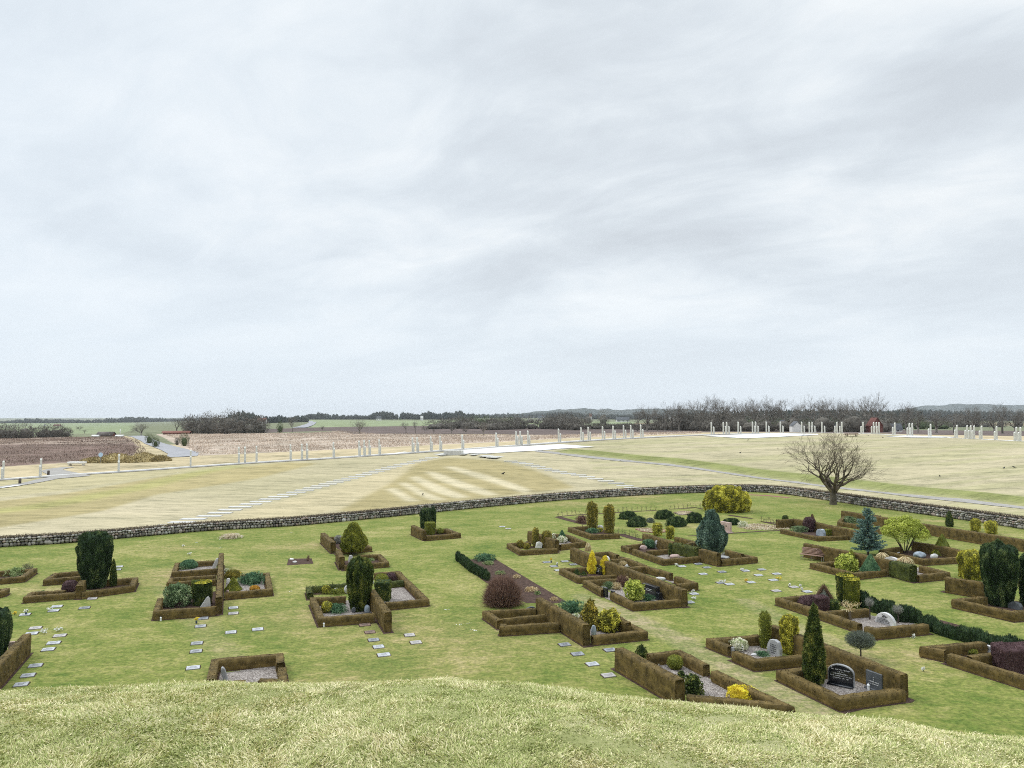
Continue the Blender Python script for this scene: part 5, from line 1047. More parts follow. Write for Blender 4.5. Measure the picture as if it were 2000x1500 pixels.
for a in [('yellow flowers lying alone near the left edge', 'A6', 125, 800, 'yellow'), ('bouquet with white blossoms beside its plaque on the left', 'A6', 428, 768, 'white_flower', .2), ('flowers in a dark vase on the far left plaque', 'A6', 224, 800, 'white_flower', .1, 'vase_blue'), ('scattered white flowers above the stepped plaques', 'A6', 390, 955, 'white_flower', .28),
          ('small white flowers right of the scattered ones on the left lawn', 'A6', 505, 940, 'white_flower', .25), ('yellow flowers in a dark blue round vase below the hedge', 'B1', 690, 1318, 'yellow', .12, 'vase_blue'), ('yellow flower in a thin vase on the lawn above the golden topped drum', 'B1', 478, 830, 'yellow', .06, 'lantern'), ('white flowers next to the yellow one above the rhododendron', 'B1', 517, 845, 'white_flower', .08),
          ('tiny white flowers on the far left lawn', 'B1', 515, 322, 'white_flower', .16), ('second patch of tiny white flowers, nearer the hedge', 'B1', 600, 430, 'white_flower', .16), ('yellow green flowers in a pot left of the diagonal hedge', 'B3', 983, 243, 'yellow', .08, 'vase_blue'), ('black pot with white bloom on the plaque left of the diagonal hedge', 'B3', 1040, 283, 'white_flower', .06, 'vase_blue'),
          ('white flowers on the plaque below the mini column', 'B5', 880, 912, 'white_flower', .14), ('dark and white flower bunch on the right lawn', 'B5', 1690, 970, 'white_flower', .16), ('pale yellow flower heap on the right lawn', 'B5', 1448, 1115, 'white_flower', .2), ('reddish blossoms on the plaque at the right', 'B5', 1730, 1105, 'orange', .1), ('white flowers near the diagonal hedge end', 'B5', 1092, 1322, 'white_flower', .14), ('small white blossoms on the plaque at the diagonal hedge end', 'B5', 1085, 1238, 'white_flower', .1),
          ('yellow and red flowers lying on the plaque near the drum plot', 'C1', 140, 352, 'yellow', .2), ('white blossom at the right end of the upper plaque by the drum plot', 'C1', 420, 447, 'white_flower', .07), ('white blossom left of the plaque nearest the gabled arch', 'C1', 440, 492, 'white_flower', .07), ('green flower at the left end of a plaque by the drum plot', 'C1', 282, 437, 'white_flower', .07), ('white flowers on the right lawn far from the plaques', 'C4', 365, 1222, 'white_flower', .05), ('white flowers near the soil strip at the right', 'C1', 1898, 1106, 'white_flower', .05)]:
    bouquet(*a)
for i, (a, b_) in enumerate([(60, 455), (90, 465), (20, 370), (990, 330), (610, 410), (1150, 552), (1065, 312), (1920, 135), (1885, 182), (1980, 245), (1925, 900), (1360, 655)]):
    pass
for v, a, b_, lb in [('B1', 690, 265, 'white petals on the lawn below the stone wall, left of the hedge divider'), ('B1', 1010, 330, 'white petals on the lawn above the tip of the hedge divider'), ('B1', 1920, 135, 'white petals near the wall left of the large cone bush'), ('B1', 1925, 900, 'white petals right of the gravel plot with the juniper'), ('C6', 1520, 60, 'pale petals on the lawn left of the reddish twig bush, topmost'), ('C6', 1760, 212, 'larger pale petal patch on the lawn below the reddish twig bush'), ('C6', 1670, 222, 'pale petals left of the larger patch below the reddish twig bush'), ('C6', 1810, 285, 'pale petals under the larger patch below the reddish twig bush'), ('C3', 1898, 438, 'white petals on the lawn right of the small ball headed tree'), ('C4', 560, 786, 'white petals beside the long dark yew row')]:
    q = G3(v, a, b_); root = empty('fallen_petals', q, lb, 'petals', 'white petals scattered on the lawn'); mb = MB(); P = RG.normal(size=(14, 3))*[.1, .08, 0]+[0, 0, .015]; flakes(mb, P, np.tile([0, 0, 1.], (14, 1)), 14, .045, .0, .2, 1, wid=.9, rnd=.9); mb.build('petals', M['white_flower'], root)
def lantern(label, v, x, y, s=1.0):
    b = G3(v, x, y); root = empty('grave_lantern', b, label, 'lantern'); mb = MB(); v_, f_ = lathe([(.035, 0), (.045, .02), (.042, .16), (.05, .17), (.0, .17)], 12, 10, 0); mb.add(v_*s, f_); mb.build('body', M['lantern'], root, smooth=True)
    mb = MB(); v_, f_ = lathe([(.055, .17), (.05, .2), (.015, .24), (0, .25)], 12, 8, 0); mb.add(v_*s, f_); mb.build('lid', M['lantern'], root, smooth=True)
for a in [('white lantern at the right corner of the long low hedge on the left', 'A6', 1100, 602), ('white lantern at the left corner of the rhododendron plot', 'B1', 226, 1288), ('white lantern on the hedge behind the golden topped drum', 'B1', 838, 748), ('white lantern at the hedge corner below the golden ball', 'B2', 403, 1360), ('white lantern beside the dark green square stone', 'C3', 1308, 1125, 1.2), ('white lantern against the grey lettered stone', 'C2', 1780, 408, 1.2), ('white lantern behind the small empty hedge square', 'A6', 698, 470)]:
    lantern(*a)

# bench
def bench():
    a = G3('B6', 665, 1130); b = G3('B6', 985, 1170); d = b-a; ang = math.atan2(d[1], d[0]); Ln = np.linalg.norm(d)*1.05; c = (a+b)/2; root = empty('park_bench', c+np.array([-.12, -.1, 0]), 'reddish wooden slatted bench in front of the tall hedge', 'bench', None, ang)
    mb = MB(); [mb.box((0, -.12-.11*i, .44), (Ln, .09, .035)) for i in range(4)]; mb.build('seat', M['wood'], root)
    mb = MB(); [mb.box((0, .02+.035*i, .52+.095*i), (Ln, .03, .075), rx=R(-18)) for i in range(5)]; mb.build('backrest', M['wood'], root)
    for x in (-.45, 0, .45):
        for y_, zt in ((-.42, .43), (.0, .9)):
            mb = MB(); mb.tubes([[x*Ln, y_, 0]], [[x*Ln, y_+(.14 if zt > .5 else .03), zt]], .018, .018, 6); mb.build('leg', M['metal'], root)
bench()

# soil and gravel beds inside the plots
def bed(view, pts, mat='gravel', z=.008, name=None): sheet(name or ('gravel_bed' if mat == 'gravel' else 'soil_bed'), [G(view, *p) for p in pts], M[mat], z=z)
bed('A6', [(290, 655), (700, 625), (700, 600), (330, 625)], 'soil'); bed('A6', [(440, 530), (690, 500), (690, 450), (520, 455)], 'soil'); bed('A6', [(720, 590), (1120, 560), (1120, 500), (760, 530)], 'soil'); bed('A6', [(-50, 500), (190, 485), (260, 425), (-50, 450)], 'soil')
bed('B1', [(450, 650), (950, 620), (950, 560), (480, 580)]); bed('B1', [(390, 800), (930, 770), (930, 735), (410, 765)], 'soil'); bed('B1', [(240, 1160), (930, 1110), (950, 900), (290, 960)], 'soil'); bed('B1', [(1060, 930), (1600, 885), (1590, 750), (1080, 770)])
bed('C5', [(540, 990), (1290, 960), (1260, 745), (560, 850)])
bed('B2', [(480, 450), (680, 430), (800, 520), (560, 520)], 'soil'); bed('B2', [(620, 700), (1040, 660), (980, 610), (620, 640)], 'soil'); bed('B2', [(1510, 390), (1800, 370), (1720, 330), (1520, 340)], 'soil')
bed('B2', [(390, 1270), (940, 1220), (900, 1050), (330, 1100)]); bed('B2', [(290, 1010), (680, 1000), (680, 930), (270, 950)], 'soil'); bed('B2', [(1000, 1110), (1440, 1075), (1290, 925), (1130, 940), (960, 960)]); bed('B2', [(960, 850), (1230, 840), (1180, 805), (960, 815)], 'soil')
bed('B2', [(0, 690), (290, 672), (270, 615), (20, 618)], 'soil')
bed('B3', [(500, 800), (830, 775), (830, 740), (440, 770)], 'soil'); bed('B3', [(600, 890), (930, 860), (930, 810), (560, 850)], 'soil'); bed('B3', [(1330, 960), (1700, 940), (1790, 915), (1650, 830), (1300, 760), (1050, 700)])
bed('B3', [(60, 228), (345, 440), (740, 640), (1010, 645), (1135, 627), (800, 430), (430, 205), (215, 212)], 'soil')
bed('B4', [(230, 560), (620, 555), (600, 530), (230, 535)], 'soil'); bed('B4', [(660, 530), (850, 505), (760, 470), (600, 480)], 'gravel'); bed('B4', [(840, 380), (1010, 425), (1200, 410), (1180, 380), (880, 365)], 'soil')
bed('B4', [(780, 800), (880, 840), (1210, 815), (1190, 780), (840, 780)], 'soil'); bed('B4', [(1000, 900), (1420, 1090), (1830, 1065), (1800, 1000), (1300, 880)]); bed('B4', [(1100, 960), (1180, 1000), (1170, 1070), (1110, 1045)], 'gravel', .012)
bed('B4', [(1200, 680), (1290, 670), (1420, 725), (1300, 740)]); bed('B4', [(1400, 760), (1560, 760), (1760, 850), (1900, 905), (1800, 905)]); bed('B4', [(1050, 640), (1140, 620), (1230, 650), (1150, 665)], 'soil')
bed('B5', [(380, 725), (520, 750), (780, 735), (1060, 690), (480, 670)], 'soil'); bed('B5', [(640, 790), (740, 825), (1150, 800), (1100, 770), (800, 760)], 'gravel', .012); bed('B5', [(1400, 850), (1720, 800), (1500, 750), (1420, 770)], 'soil')
bed('B6', [(480, 760), (900, 830), (1300, 800), (900, 740), (560, 680)], 'soil'); bed('B6', [(980, 1215), (1400, 1330), (1900, 1290), (1850, 1200), (1200, 1200)], 'soil')
bed('B7', [(230, 740), (670, 835), (1080, 805), (1050, 750), (500, 720)], 'soil'); bed('B7', [(560, 1030), (800, 990), (640, 940), (480, 900), (100, 850), (300, 900)], 'gravel')
bed('C1', [(250, 620), (700, 770), (900, 750), (900, 640), (500, 590)], 'soil'); bed('C1', [(1000, 860), (1215, 940), (1215, 1040), (1250, 1040), (1255, 975), (1400, 985), (1950, 930), (1700, 880), (1350, 815)])
bed('C2', [(1250, 300), (1380, 350), (1400, 470), (1640, 500), (1940, 470), (1900, 400), (1600, 320), (1400, 290)]); bed('C2', [(560, 560), (700, 500), (860, 520), (1400, 860), (1380, 950), (1000, 960), (760, 720)])
bed('C3', [(300, 940), (960, 1220), (1500, 1140), (1700, 1100), (1600, 1040), (800, 900)]); bed('C3', [(900, 1395), (1000, 1430), (1250, 1370), (1900, 1270), (1890, 1235), (1750, 1230)], 'soil', .006)
bed('C4', [(640, 1040), (1000, 1100), (1500, 1260), (1500, 1060), (1100, 1000), (700, 990)], 'soil'); bed('C4', [(900, 440), (1400, 560), (1560, 550), (1560, 440), (1060, 400)], 'soil')
bed('C4', [(560, 640), (1000, 760), (1520, 930), (1600, 1010), (1300, 920), (700, 760), (400, 720)], 'soil', .006)
# thin soil strips with rose stems and white heather beds
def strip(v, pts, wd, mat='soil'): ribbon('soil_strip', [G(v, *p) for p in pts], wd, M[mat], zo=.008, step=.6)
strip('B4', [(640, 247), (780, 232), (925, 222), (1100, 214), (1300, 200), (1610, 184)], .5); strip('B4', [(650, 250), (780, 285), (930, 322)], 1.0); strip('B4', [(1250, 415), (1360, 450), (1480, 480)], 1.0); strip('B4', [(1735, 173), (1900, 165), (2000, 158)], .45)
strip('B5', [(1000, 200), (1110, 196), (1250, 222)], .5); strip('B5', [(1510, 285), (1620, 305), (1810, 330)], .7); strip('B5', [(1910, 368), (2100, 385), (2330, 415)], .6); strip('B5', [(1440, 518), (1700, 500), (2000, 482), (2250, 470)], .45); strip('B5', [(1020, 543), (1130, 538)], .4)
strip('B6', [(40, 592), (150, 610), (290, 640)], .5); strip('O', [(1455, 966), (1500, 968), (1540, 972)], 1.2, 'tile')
def whitebed(label, v, pts, rim):
    P = np.array([G(v, *p) for p in pts]); c = P.mean(0); root = empty('heather_bed', (*c, 0), label, 'flower bed')
    mb = MB(); n = 900; q = np.stack([RG.uniform(P[:, 0].min(), P[:, 0].max(), n), RG.uniform(P[:, 1].min(), P[:, 1].max(), n)], 1); ok = pip(q[:, 0], q[:, 1], P); q = q[ok]; Q = np.column_stack([q, q[:, 0]*0+.01])
    Q = np.repeat(Q, 6, 0)+RG.normal(size=(len(Q)*6, 3))*.06*[1, 1, .3]; flakes(mb, Q, np.tile([0, 0, 1.], (len(Q), 1)), len(Q), .11, .3, .5, .7, wid=.8); mb.build('heather', M['pale_bed'], root, (*c, 0))
    if rim:
        mb = MB(); PP = np.vstack([P, P[:1]]); z0 = np.zeros((len(P), 1)); mb.tubes(np.hstack([PP[:-1], z0+.02]), np.hstack([PP[1:], z0+.02]), .07, .07, 5); mb.build('edging', M['tile' if rim == 2 else 'soil'], root, (*c, 0))
whitebed('white heather bed with a red rim behind the two small golden columns', 'B5', [(385, 460), (470, 452), (600, 455), (750, 475), (740, 500), (600, 505), (470, 495)], 2)
whitebed('white heather bed between the dark yew rows, nearer the stone wall', 'B5', [(850, 262), (950, 245), (1060, 248), (1120, 268), (1030, 285), (930, 290)], 1)
whitebed('long white heather strip right of the pink gravestone', 'B5', [(1640, 440), (1750, 400), (1900, 398), (2100, 425), (2250, 440), (2250, 462), (2000, 470), (1750, 470)], 0)
def roses(label, v, pts, n, h=.5):
    P = np.array([G(v, *p) for p in pts]); root = empty('rose_stems', (*P[0], 0), label, 'plants'); d = np.append(0, np.cumsum(np.linalg.norm(np.diff(P, axis=0), axis=1))); mb = MB()
    for s in np.linspace(0, d[-1], n):
        q = np.array([np.interp(s, d, P[:, 0]), np.interp(s, d, P[:, 1]), 0]); 
        for _ in range(3):
            t = q+np.array([RG.normal()*.1, RG.normal()*.1, h*RG.uniform(.5, 1.2)]); mb.tubes([q], [t], .012, .008, 4); mb.tubes([q*.4+t*.6], [t+np.array([RG.normal()*.1, RG.normal()*.1, .02])], .008, .006, 3)
            P2 = t+RG.normal(size=(6, 3))*.05; flakes(mb, P2, nrm(RG.normal(size=(6, 3))), 6, .07, .3, .6, .6)
    mb.build('stems', M['twigs'], root, (*P[0], 0))
roses('bare rose stems along the long soil strip near the stone wall', 'B4', [(650, 245), (925, 222), (1300, 200), (1600, 184)], 22)
roses('bare rose stems left of the golden dome', 'B4', [(1740, 172), (1900, 165), (2080, 155)], 9); roses('bare rose stems right of the big golden columns', 'B4', [(1240, 410), (1370, 440), (1470, 470)], 8); roses('bare rose stems left of the green ball shrub', 'B6', [(50, 590), (150, 605), (290, 635)], 8)

# ------------------------------------------------------------------ dry stone wall
def stonewall():
    root = empty('dry_stone_wall', (*WALL[10], 0), 'long curved field stone wall around the churchyard', 'wall'); d = np.append(0, np.cumsum(np.linalg.norm(np.diff(WALL, axis=0), axis=1)))
    s = np.arange(0, d[-1], .5); P = np.stack([np.interp(s, d, WALL[:, 0]), np.interp(s, d, WALL[:, 1])], 1)
    for _ in range(12): P[1:-1] = (P[:-2]+2*P[1:-1]+P[2:])/4
    T = nrm(np.gradient(P, axis=0)); Nn = np.stack([-T[:, 1], T[:, 0]], 1)     # towards outside (left normal)
    if (Nn[len(P)//2]@P[len(P)//2]) < 0: Nn = -Nn
    H = np.interp(P[:, 0]/np.maximum(P[:, 1], 1), [-.75, -.4, 0, .3, .45, .7], [.86, .82, .95, 1.1, 1.2, 1.2])
    mb = MB(); prof = [(-.30, -.05), (-.24, .93), (.1, .97), (1.0, .95), (1.1, -.3)]; v = np.zeros((len(P), len(prof), 3))
    for i, (o_, z_) in enumerate([(a+.1, b) for a, b in prof]): v[:, i, :2] = P+Nn*o_; v[:, i, 2] = H*z_
    K = len(prof); i = (np.arange(len(P)-1)[:, None]*K+np.arange(K-1)[None]).ravel(); mb.add(v.reshape(-1, 3), np.stack([i, i+1, i+K+1, i+K], 1), .1)
    mb.build('wall_core', M['wallcore'], root, (*WALL[10], 0), smooth=False)
    bm = bmesh.new(); bmesh.ops.create_icosphere(bm, subdivisions=2, radius=1); U = np.array([q.co[:] for q in bm.verts]); Fc = np.array([[q.index for q in f.verts] for f in bm.faces]); bm.free()
    S = []; Ls = s[-1]; rg = np.random.default_rng(4)
    z_ = 0.0; row = 0
    zrow = [0.0]
    while z_ < .97:
        rh = rg.uniform(.27, .36) if row < 1 else rg.uniform(.2, .29); x = rg.random()*.2
        while x < Ls-.4:
            big = rg.random() < (.16 if row == 0 else .05); w_ = rg.uniform(.45, .8) if big else rg.uniform(.2, .4); j = min(int((x+w_/2)/.5), len(P)-1); hh = H[j]
            zc = (z_+rh/2); hs = rh*(1.25 if big else rg.uniform(.85, 1.1))
            if zc < hh*.97: S.append((x+w_/2, zc+rg.normal()*.02, w_*.49, hs*.50, row)); 
            x += w_*.97
        z_ += rh*.93; row += 1
    S = np.array(S); px_ = np.stack([np.interp(S[:, 0], s, P[:, 0]), np.interp(S[:, 0], s, P[:, 1])], 1); j = np.clip((S[:, 0]/.5).astype(int), 0, len(P)-1); t3 = np.column_stack([T[j], j*0]); n3 = np.column_stack([Nn[j], j*0])
    n = len(S); U2 = U[None]*(1+.16*rg.normal(size=(n, 1, 3)))
    seeds = rg.random((n, 3))*50; nn_ = fbm((U[None]*1.3+seeds[:, None]).reshape(-1, 3), 2, 2).reshape(n, -1)*.22; U2 = U[None]*(1+nn_[..., None]); U2 = np.sign(U2)*np.abs(U2)**.85
    rot = rg.normal(size=n)*.25; ux = U2[..., 0]*S[:, 2:3]; uz = U2[..., 2]*S[:, 3:4]; c_, s_ = np.cos(rot)[:, None], np.sin(rot)[:, None]
    x_ = ux*c_-uz*s_; zq = ux*s_+uz*c_; y_ = U2[..., 1]*.2
    off = -.24+S[:, 1]*.06+rg.normal(size=n)*.03
    W3 = np.column_stack([px_, S[:, 1]])[:, None]+t3[:, None]*x_[..., None]+n3[:, None]*(y_+off[:, None])[..., None]+np.array([0, 0, 1.])*zq[..., None]
    F3 = (Fc[None]+(np.arange(n)*len(U))[:, None, None]).reshape(-1, 3); mb = MB(); mb.add(W3.reshape(-1, 3), F3, np.repeat(rg.random(n), len(Fc))); mb.build('field_stones', M['fieldstone'], root, (*WALL[10], 0), smooth=True)
    # dry grass on top of the wall
    mb = MB(); m_ = 16000; k_ = rg.integers(0, len(P), m_); q = np.column_stack([P[k_]+Nn[k_]*rg.uniform(-.2, 1.0, (m_, 1))+T[k_]*rg.uniform(-.3, .3, (m_, 1)), H[k_]*.93]); flakes(mb, q, np.tile([0, 0, 1.], (m_, 1)), m_, .2, .3, .6, .6, wid=.25, rnd=rg.random(m_))
    mb.build('top_grass', M['walltop'], root, (*WALL[10], 0))
def wallmats():
    m, t, b = newmat('field stone', .8, .25); tcd = N(t, 'ShaderNodeTexCoord'); at = N(t, 'ShaderNodeAttribute', attribute_name='rnd'); a = noise(t, tcd.outputs['Object'], 9, 5, .7)
    c = ramp(t, at.outputs['Fac'], [(0, (.07, .066, .06)), (.2, (.15, .14, .12)), (.5, (.26, .245, .215)), (.72, (.36, .335, .30)), (.82, (.29, .22, .19)), (.92, (.16, .165, .13)), (1, (.5, .485, .455))])
    k = ramp(t, a, [(.3, (.6, .62, .58)), (.5, (1, 1, 1)), (.7, (1.3, 1.27, 1.2))]); L(t, mixc(t, 1.0, c, k, 'MULTIPLY'), b.inputs['Base Color']); bump(t, b, a, .5, .03); M['fieldstone'] = m
    M['wallcore'] = stonemat('dark gaps earth', (.02, .017, .013), (.05, .042, .032), 6, .95, .05)
    M['walltop'] = leafmat('dry wall top', [(0, (.07, .06, .04)), (.5, (.19, .15, .10)), (1, (.36, .30, .2))], .3, .5)
wallmats(); stonewall()

# ------------------------------------------------------------------ meadow: palisade pillars, slabs, paths
PILX = [6, 79.5, 232, 372, 466, 478, 500.5, 567, 589, 599, 651, 701, 711, 721, 740.5, 805.5, 814.5, 841, 859.5, 902.5, 969, 1008, 1016, 1031, 1091, 1135, 1149, 1177, 1197.5, 1218, 1232, 1251.5, 1389.6, 1413, 1419.4, 1442, 1470, 1476, 1497, 1524.5, 1566, 1581, 1586.6, 1605.6, 1635, 1644.5, 1686, 1706.6, 1712, 1717, 1748, 1776.4, 1782, 1818, 1869.4, 1889.4, 1896.4, 1903, 1917.6, 1947, 1985.6, 1993.6]
def pillar_mesh():
    root = empty('palisade_pillar', (0, 0, 0), '', 'pillar', 'white two part pillars along the palisade line')
    for nm, h, y_, wd in (('tall_post', 3.3, .0, .31), ('short_post', 2.15, -.95, .31)):
        bm = bmesh.new(); bmesh.ops.create_cube(bm, size=1); 
        for q in bm.verts:
            top_ = q.co.z > 0; q.co = Vector((q.co.x*wd, q.co.y*wd+y_, h if top_ else -.5))
            if top_: q.co.z -= .28*(q.co.y-y_ < 0)
        bmesh.ops.bevel(bm, geom=bm.edges[:], offset=.03, segments=1, affect='EDGES'); bmobj(nm, bm, M['pillar'], root)
    return root
p0 = pillar_mesh(); DIRS = (math.atan2((PB-PA)[1], (PB-PA)[0]), math.atan2((PC-PB)[1], (PC-PB)[0]))
def ordn(n): return f"{n}{'th' if 10 <= n % 100 <= 20 else {1: 'st', 2: 'nd', 3: 'rd'}.get(n % 10, 'th')}"
for i, x in enumerate(PILX):
    q, z_, sd = palxy(x); zt = float(TZ(q[0:1], q[1:2])[0]); rz = DIRS[sd]
    where = 'with the pink grass behind it' if x < 1260 else 'behind the bare tree' if 1560 < x < 1730 else 'left of the bare tree, dark trees behind it' if x < 1560 else 'right of the bare tree'
    lb = f'pale two part pillar {where}, {ordn(i+1)} from the left in the row'
    o = p0 if i == 0 else copy_thing(p0, (q[0], q[1], zt), rz)
    o.location = (q[0], q[1], zt); o.rotation_euler = (0, 0, rz); o['label'] = lb; o['group'] = 'white two part pillars along the palisade line'
e1 = nrm(PB-PA); n1_ = np.array([e1[1], -e1[0]]); e2 = nrm(PC-PB); n2_ = np.array([e2[1], -e2[0]])
ribbon('palisade_kerb', [PA-e1*60-n1_*.1, PA, (PA+PB)/2, PB-n1_*.1], .9, M['concrete'], .10, thick=.3, step=1.5)
ribbon('palisade_kerb', [PB-n2_*.1, (PB+PC)/2, PC, PC+e2*50], .9, M['concrete'], .10, thick=.3, step=1.5)
ribbon('palisade_path', [PA-e1*60+n1_*1.9, PA+n1_*1.9, (PA+PB)/2+n1_*1.9, PB+n1_*1.9], 2.0, M['path'], .07, step=1.5)
def pxp(v, pts): return [HIT(v, *p) for p in pts]
ribbon('gravel_path', pxp('A3', [(1000, 406), (1150, 420), (1300, 440), (1500, 462), (1750, 487)])+pxp('A4', [(0, 690), (300, 715), (600, 745), (900, 785), (1200, 830), (1600, 880), (1900, 917)])+pxp('A5', [(300, 970), (600, 1000), (1000, 1050), (1500, 1100), (2000, 1155), (2500, 1210)]), 2.4, M['path'], .05)
ribbon('gravel_path', pxp('A1', [(-150, 705), (0, 692), (120, 672), (250, 652), (380, 622), (480, 605), (600, 592)]), [3.0, 3.0, 4.5], M['path'], .06)
ribbon('gravel_path', pxp('A1', [(560, 612), (510, 590), (450, 572), (400, 556), (430, 545), (540, 532)]), [6, 4, 3], M['path'], .075)
ribbon('road', pxp('A1', [(1050, 286), (1090, 292), (1130, 312), (1200, 345), (1280, 370), (1370, 398), (1440, 425), (1400, 452)]), [7, 6, 5, 6, 8], M['asphalt'], .12)
ribbon('road', pxp('D3', [(790, 355), (850, 342), (930, 315), (990, 285), (1010, 265), (960, 250)]), [10, 10], M['asphalt'], .4, step=8)
ribbon('plaza', pxp('A1', [(0, 694), (110, 680), (150, 672)]), 1.5, M['concrete'], .1)
sheet('plaza', pxp('A3', [(305, 405), (700, 378), (1170, 353), (1310, 362), (1445, 374), (1180, 388), (1000, 403), (860, 410), (600, 426), (400, 424)]), M['concrete'], .09)
sheet('plaza', pxp('A4', [(860, 459), (1230, 445), (1600, 433), (1990, 440), (1990, 450), (1600, 470), (1280, 484), (1080, 472)]), M['concrete'], .09)
sheet('plaza', pxp('A5', [(640, 463), (900, 456), (1350, 470), (1200, 477), (900, 475)]), M['concrete'], .09)
sheet('plaza', pxp('A2', [(1385, 434), (1560, 411), (1590, 416), (1500, 428)]), M['concrete'], .09)
# slabs of the stone ship outline
def slab_proto(sx_, sy_, label): 
    o = empty('concrete_slab', (0, 0, 0), label, 'slab'); bm = bmesh.new(); bmesh.ops.create_cube(bm, size=1); bmesh.ops.scale(bm, vec=(sx_, sy_, .14), verts=bm.verts[:]); bmesh.ops.translate(bm, vec=(0, 0, -.02), verts=bm.verts[:]); bmesh.ops.bevel(bm, geom=bm.edges[:], offset=.02, segments=1, affect='EDGES')
    me = bpy.data.meshes.new('concrete_slab'); bm.to_mesh(me); bm.free(); me.materials.append(M['slabs']); bpy.data.objects.remove(o); o = bpy.data.objects.new('concrete_slab', me); COL.objects.link(o); return tag(o, label, 'slab')
def slabrow(pts, gap, sx_, sy_, rz, fmt, grp):
    P = np.array([HIT('O', *p)[:2] for p in pts]); d = np.append(0, np.cumsum(np.linalg.norm(np.diff(P, axis=0), axis=1))); s = np.arange(0, d[-1], gap); pr = None
    for i, t in enumerate(s):
        q = np.array([np.interp(t, d, P[:, 0]), np.interp(t, d, P[:, 1])]); z_ = float(TZ(q[0:1], q[1:2])[0])
        o = slab_proto(sx_, sy_, '') if pr is None else copy_thing(pr, (0, 0, 0)); pr = pr or o
        o.location = (q[0], q[1], z_+.02); o.rotation_euler = (0, 0, rz); o['label'] = fmt.format(ordn(i+1)); o['group'] = grp; o['category'] = 'slab'
slabrow([(332, 1027), (375, 1014.5), (410, 1008), (460, 992.7), (512.5, 979.3), (550, 969), (586, 960), (622, 950.5), (661, 940), (725, 923.7), (775, 910), (825, 898.7), (848, 893)], 2.35, 2.75, 1.15, R(2), 'pale slab in the left diagonal row, {} counted from the stone wall', 'slabs of the left diagonal row')
slabrow([(1236, 953), (1212, 946), (1190, 941), (1160, 935), (1137, 929), (1102, 924), (1062, 915), (1025, 905), (985, 899)], 2.2, 2.75, 1.1, R(2), 'pale slab in the right diagonal row, {} counted from the stone wall', 'slabs of the right diagonal row')
for k_, (x0, y0, x1, y1) in enumerate([(200, 425, 265, 444), (240, 418, 300, 438), (372, 436, 420, 412), (410, 440, 460, 414), (485, 444, 550, 422), (560, 455, 610, 432), (590, 458, 645, 434), (620, 462, 665, 438), (625, 464, 695, 438), (655, 467, 728, 440)]):
    a = HIT('A3', x0, y0); b = HIT('A3', x1, y1); c = (a+b)/2; d = b-a; o = slab_proto(max(2.0, float(np.linalg.norm(d[:2]))), 1.2, f'tilted pale slab at the edge of the white plaza, {ordn(k_+1)} from the left'); o.location = (c[0], c[1], float(TZ(c[0:1], c[1:2])[0])+.08); o.rotation_euler = (0, 0, math.atan2(d[1], d[0])); o['group'] = 'slabs at the plaza edge'
q = HIT('A3', 340, 437); o = slab_proto(4.0, 2.6, 'pale concrete block at the tip of the plaza'); o.name = 'concrete_block'; o.location = (q[0], q[1]+1.3, q[2]+.6); o.scale = (1, 1, 8); o['category'] = 'block'

# posts, sign, trough, birds
def post(label, v, x, y, hz_, mat='darkwood', name='wooden_post', w_=.3, cat='post'):
    q = HIT(v, x, y); k = VW[v][2]; pxm = q[1]*cs/FPX/k; root = empty(name, q, label, cat); mb = MB(); mb.box((0, 0, hz_*pxm/2-.1), (w_, w_, hz_*pxm+.2)); mb.box((0, 0, hz_*pxm+.02), (w_*.8, w_*.8, .05)); mb.build('shaft', M[mat], root); return root, hz_*pxm
post('dark post right of the second pillar on the left', 'A1', 378, 592, 34); post('dark post below the white kerb near the left edge', 'A1', 155, 660, 40)
post('tiny dark post on the meadow below the road', 'A1', 1270, 460, 12)
r_, h_ = post('round blue sign on a pole by the brown bank', 'A1', 787, 500, 78, 'metal', 'round_sign', .12, 'sign'); mb = MB(); mb.tubes([[0, -.08, h_-.3]], [[0, -.14, h_-.3]], .48, .48, 20); mb.add(np.array([[math.cos(a)*.48, -.14, h_-.3+math.sin(a)*.48] for a in np.linspace(0, 2*math.pi, 21)[:-1]]+[[0, -.14, h_-.3]]), [(i, (i+1) % 20, 20) for i in range(20)]); mb.build('sign_disc', M['signblue'], r_)
q = HIT('A1', 600, 518); root = empty('water_trough', q, 'pale blue white trough by the brown bank on the left', 'trough'); mb = MB(); mb.box((0, 0, .62), (3.4, 1.3, .42)); mb.box((-1.4, 0, .2), (.2, 1.0, .45)); mb.box((1.4, 0, .2), (.2, 1.0, .45)); mb.build('tub', M['white'], root)
r_, h_ = post('white flagpole beside the dark roofed barn', 'A1', 938, 288, 56, 'white', 'flagpole', .25, 'flagpole')
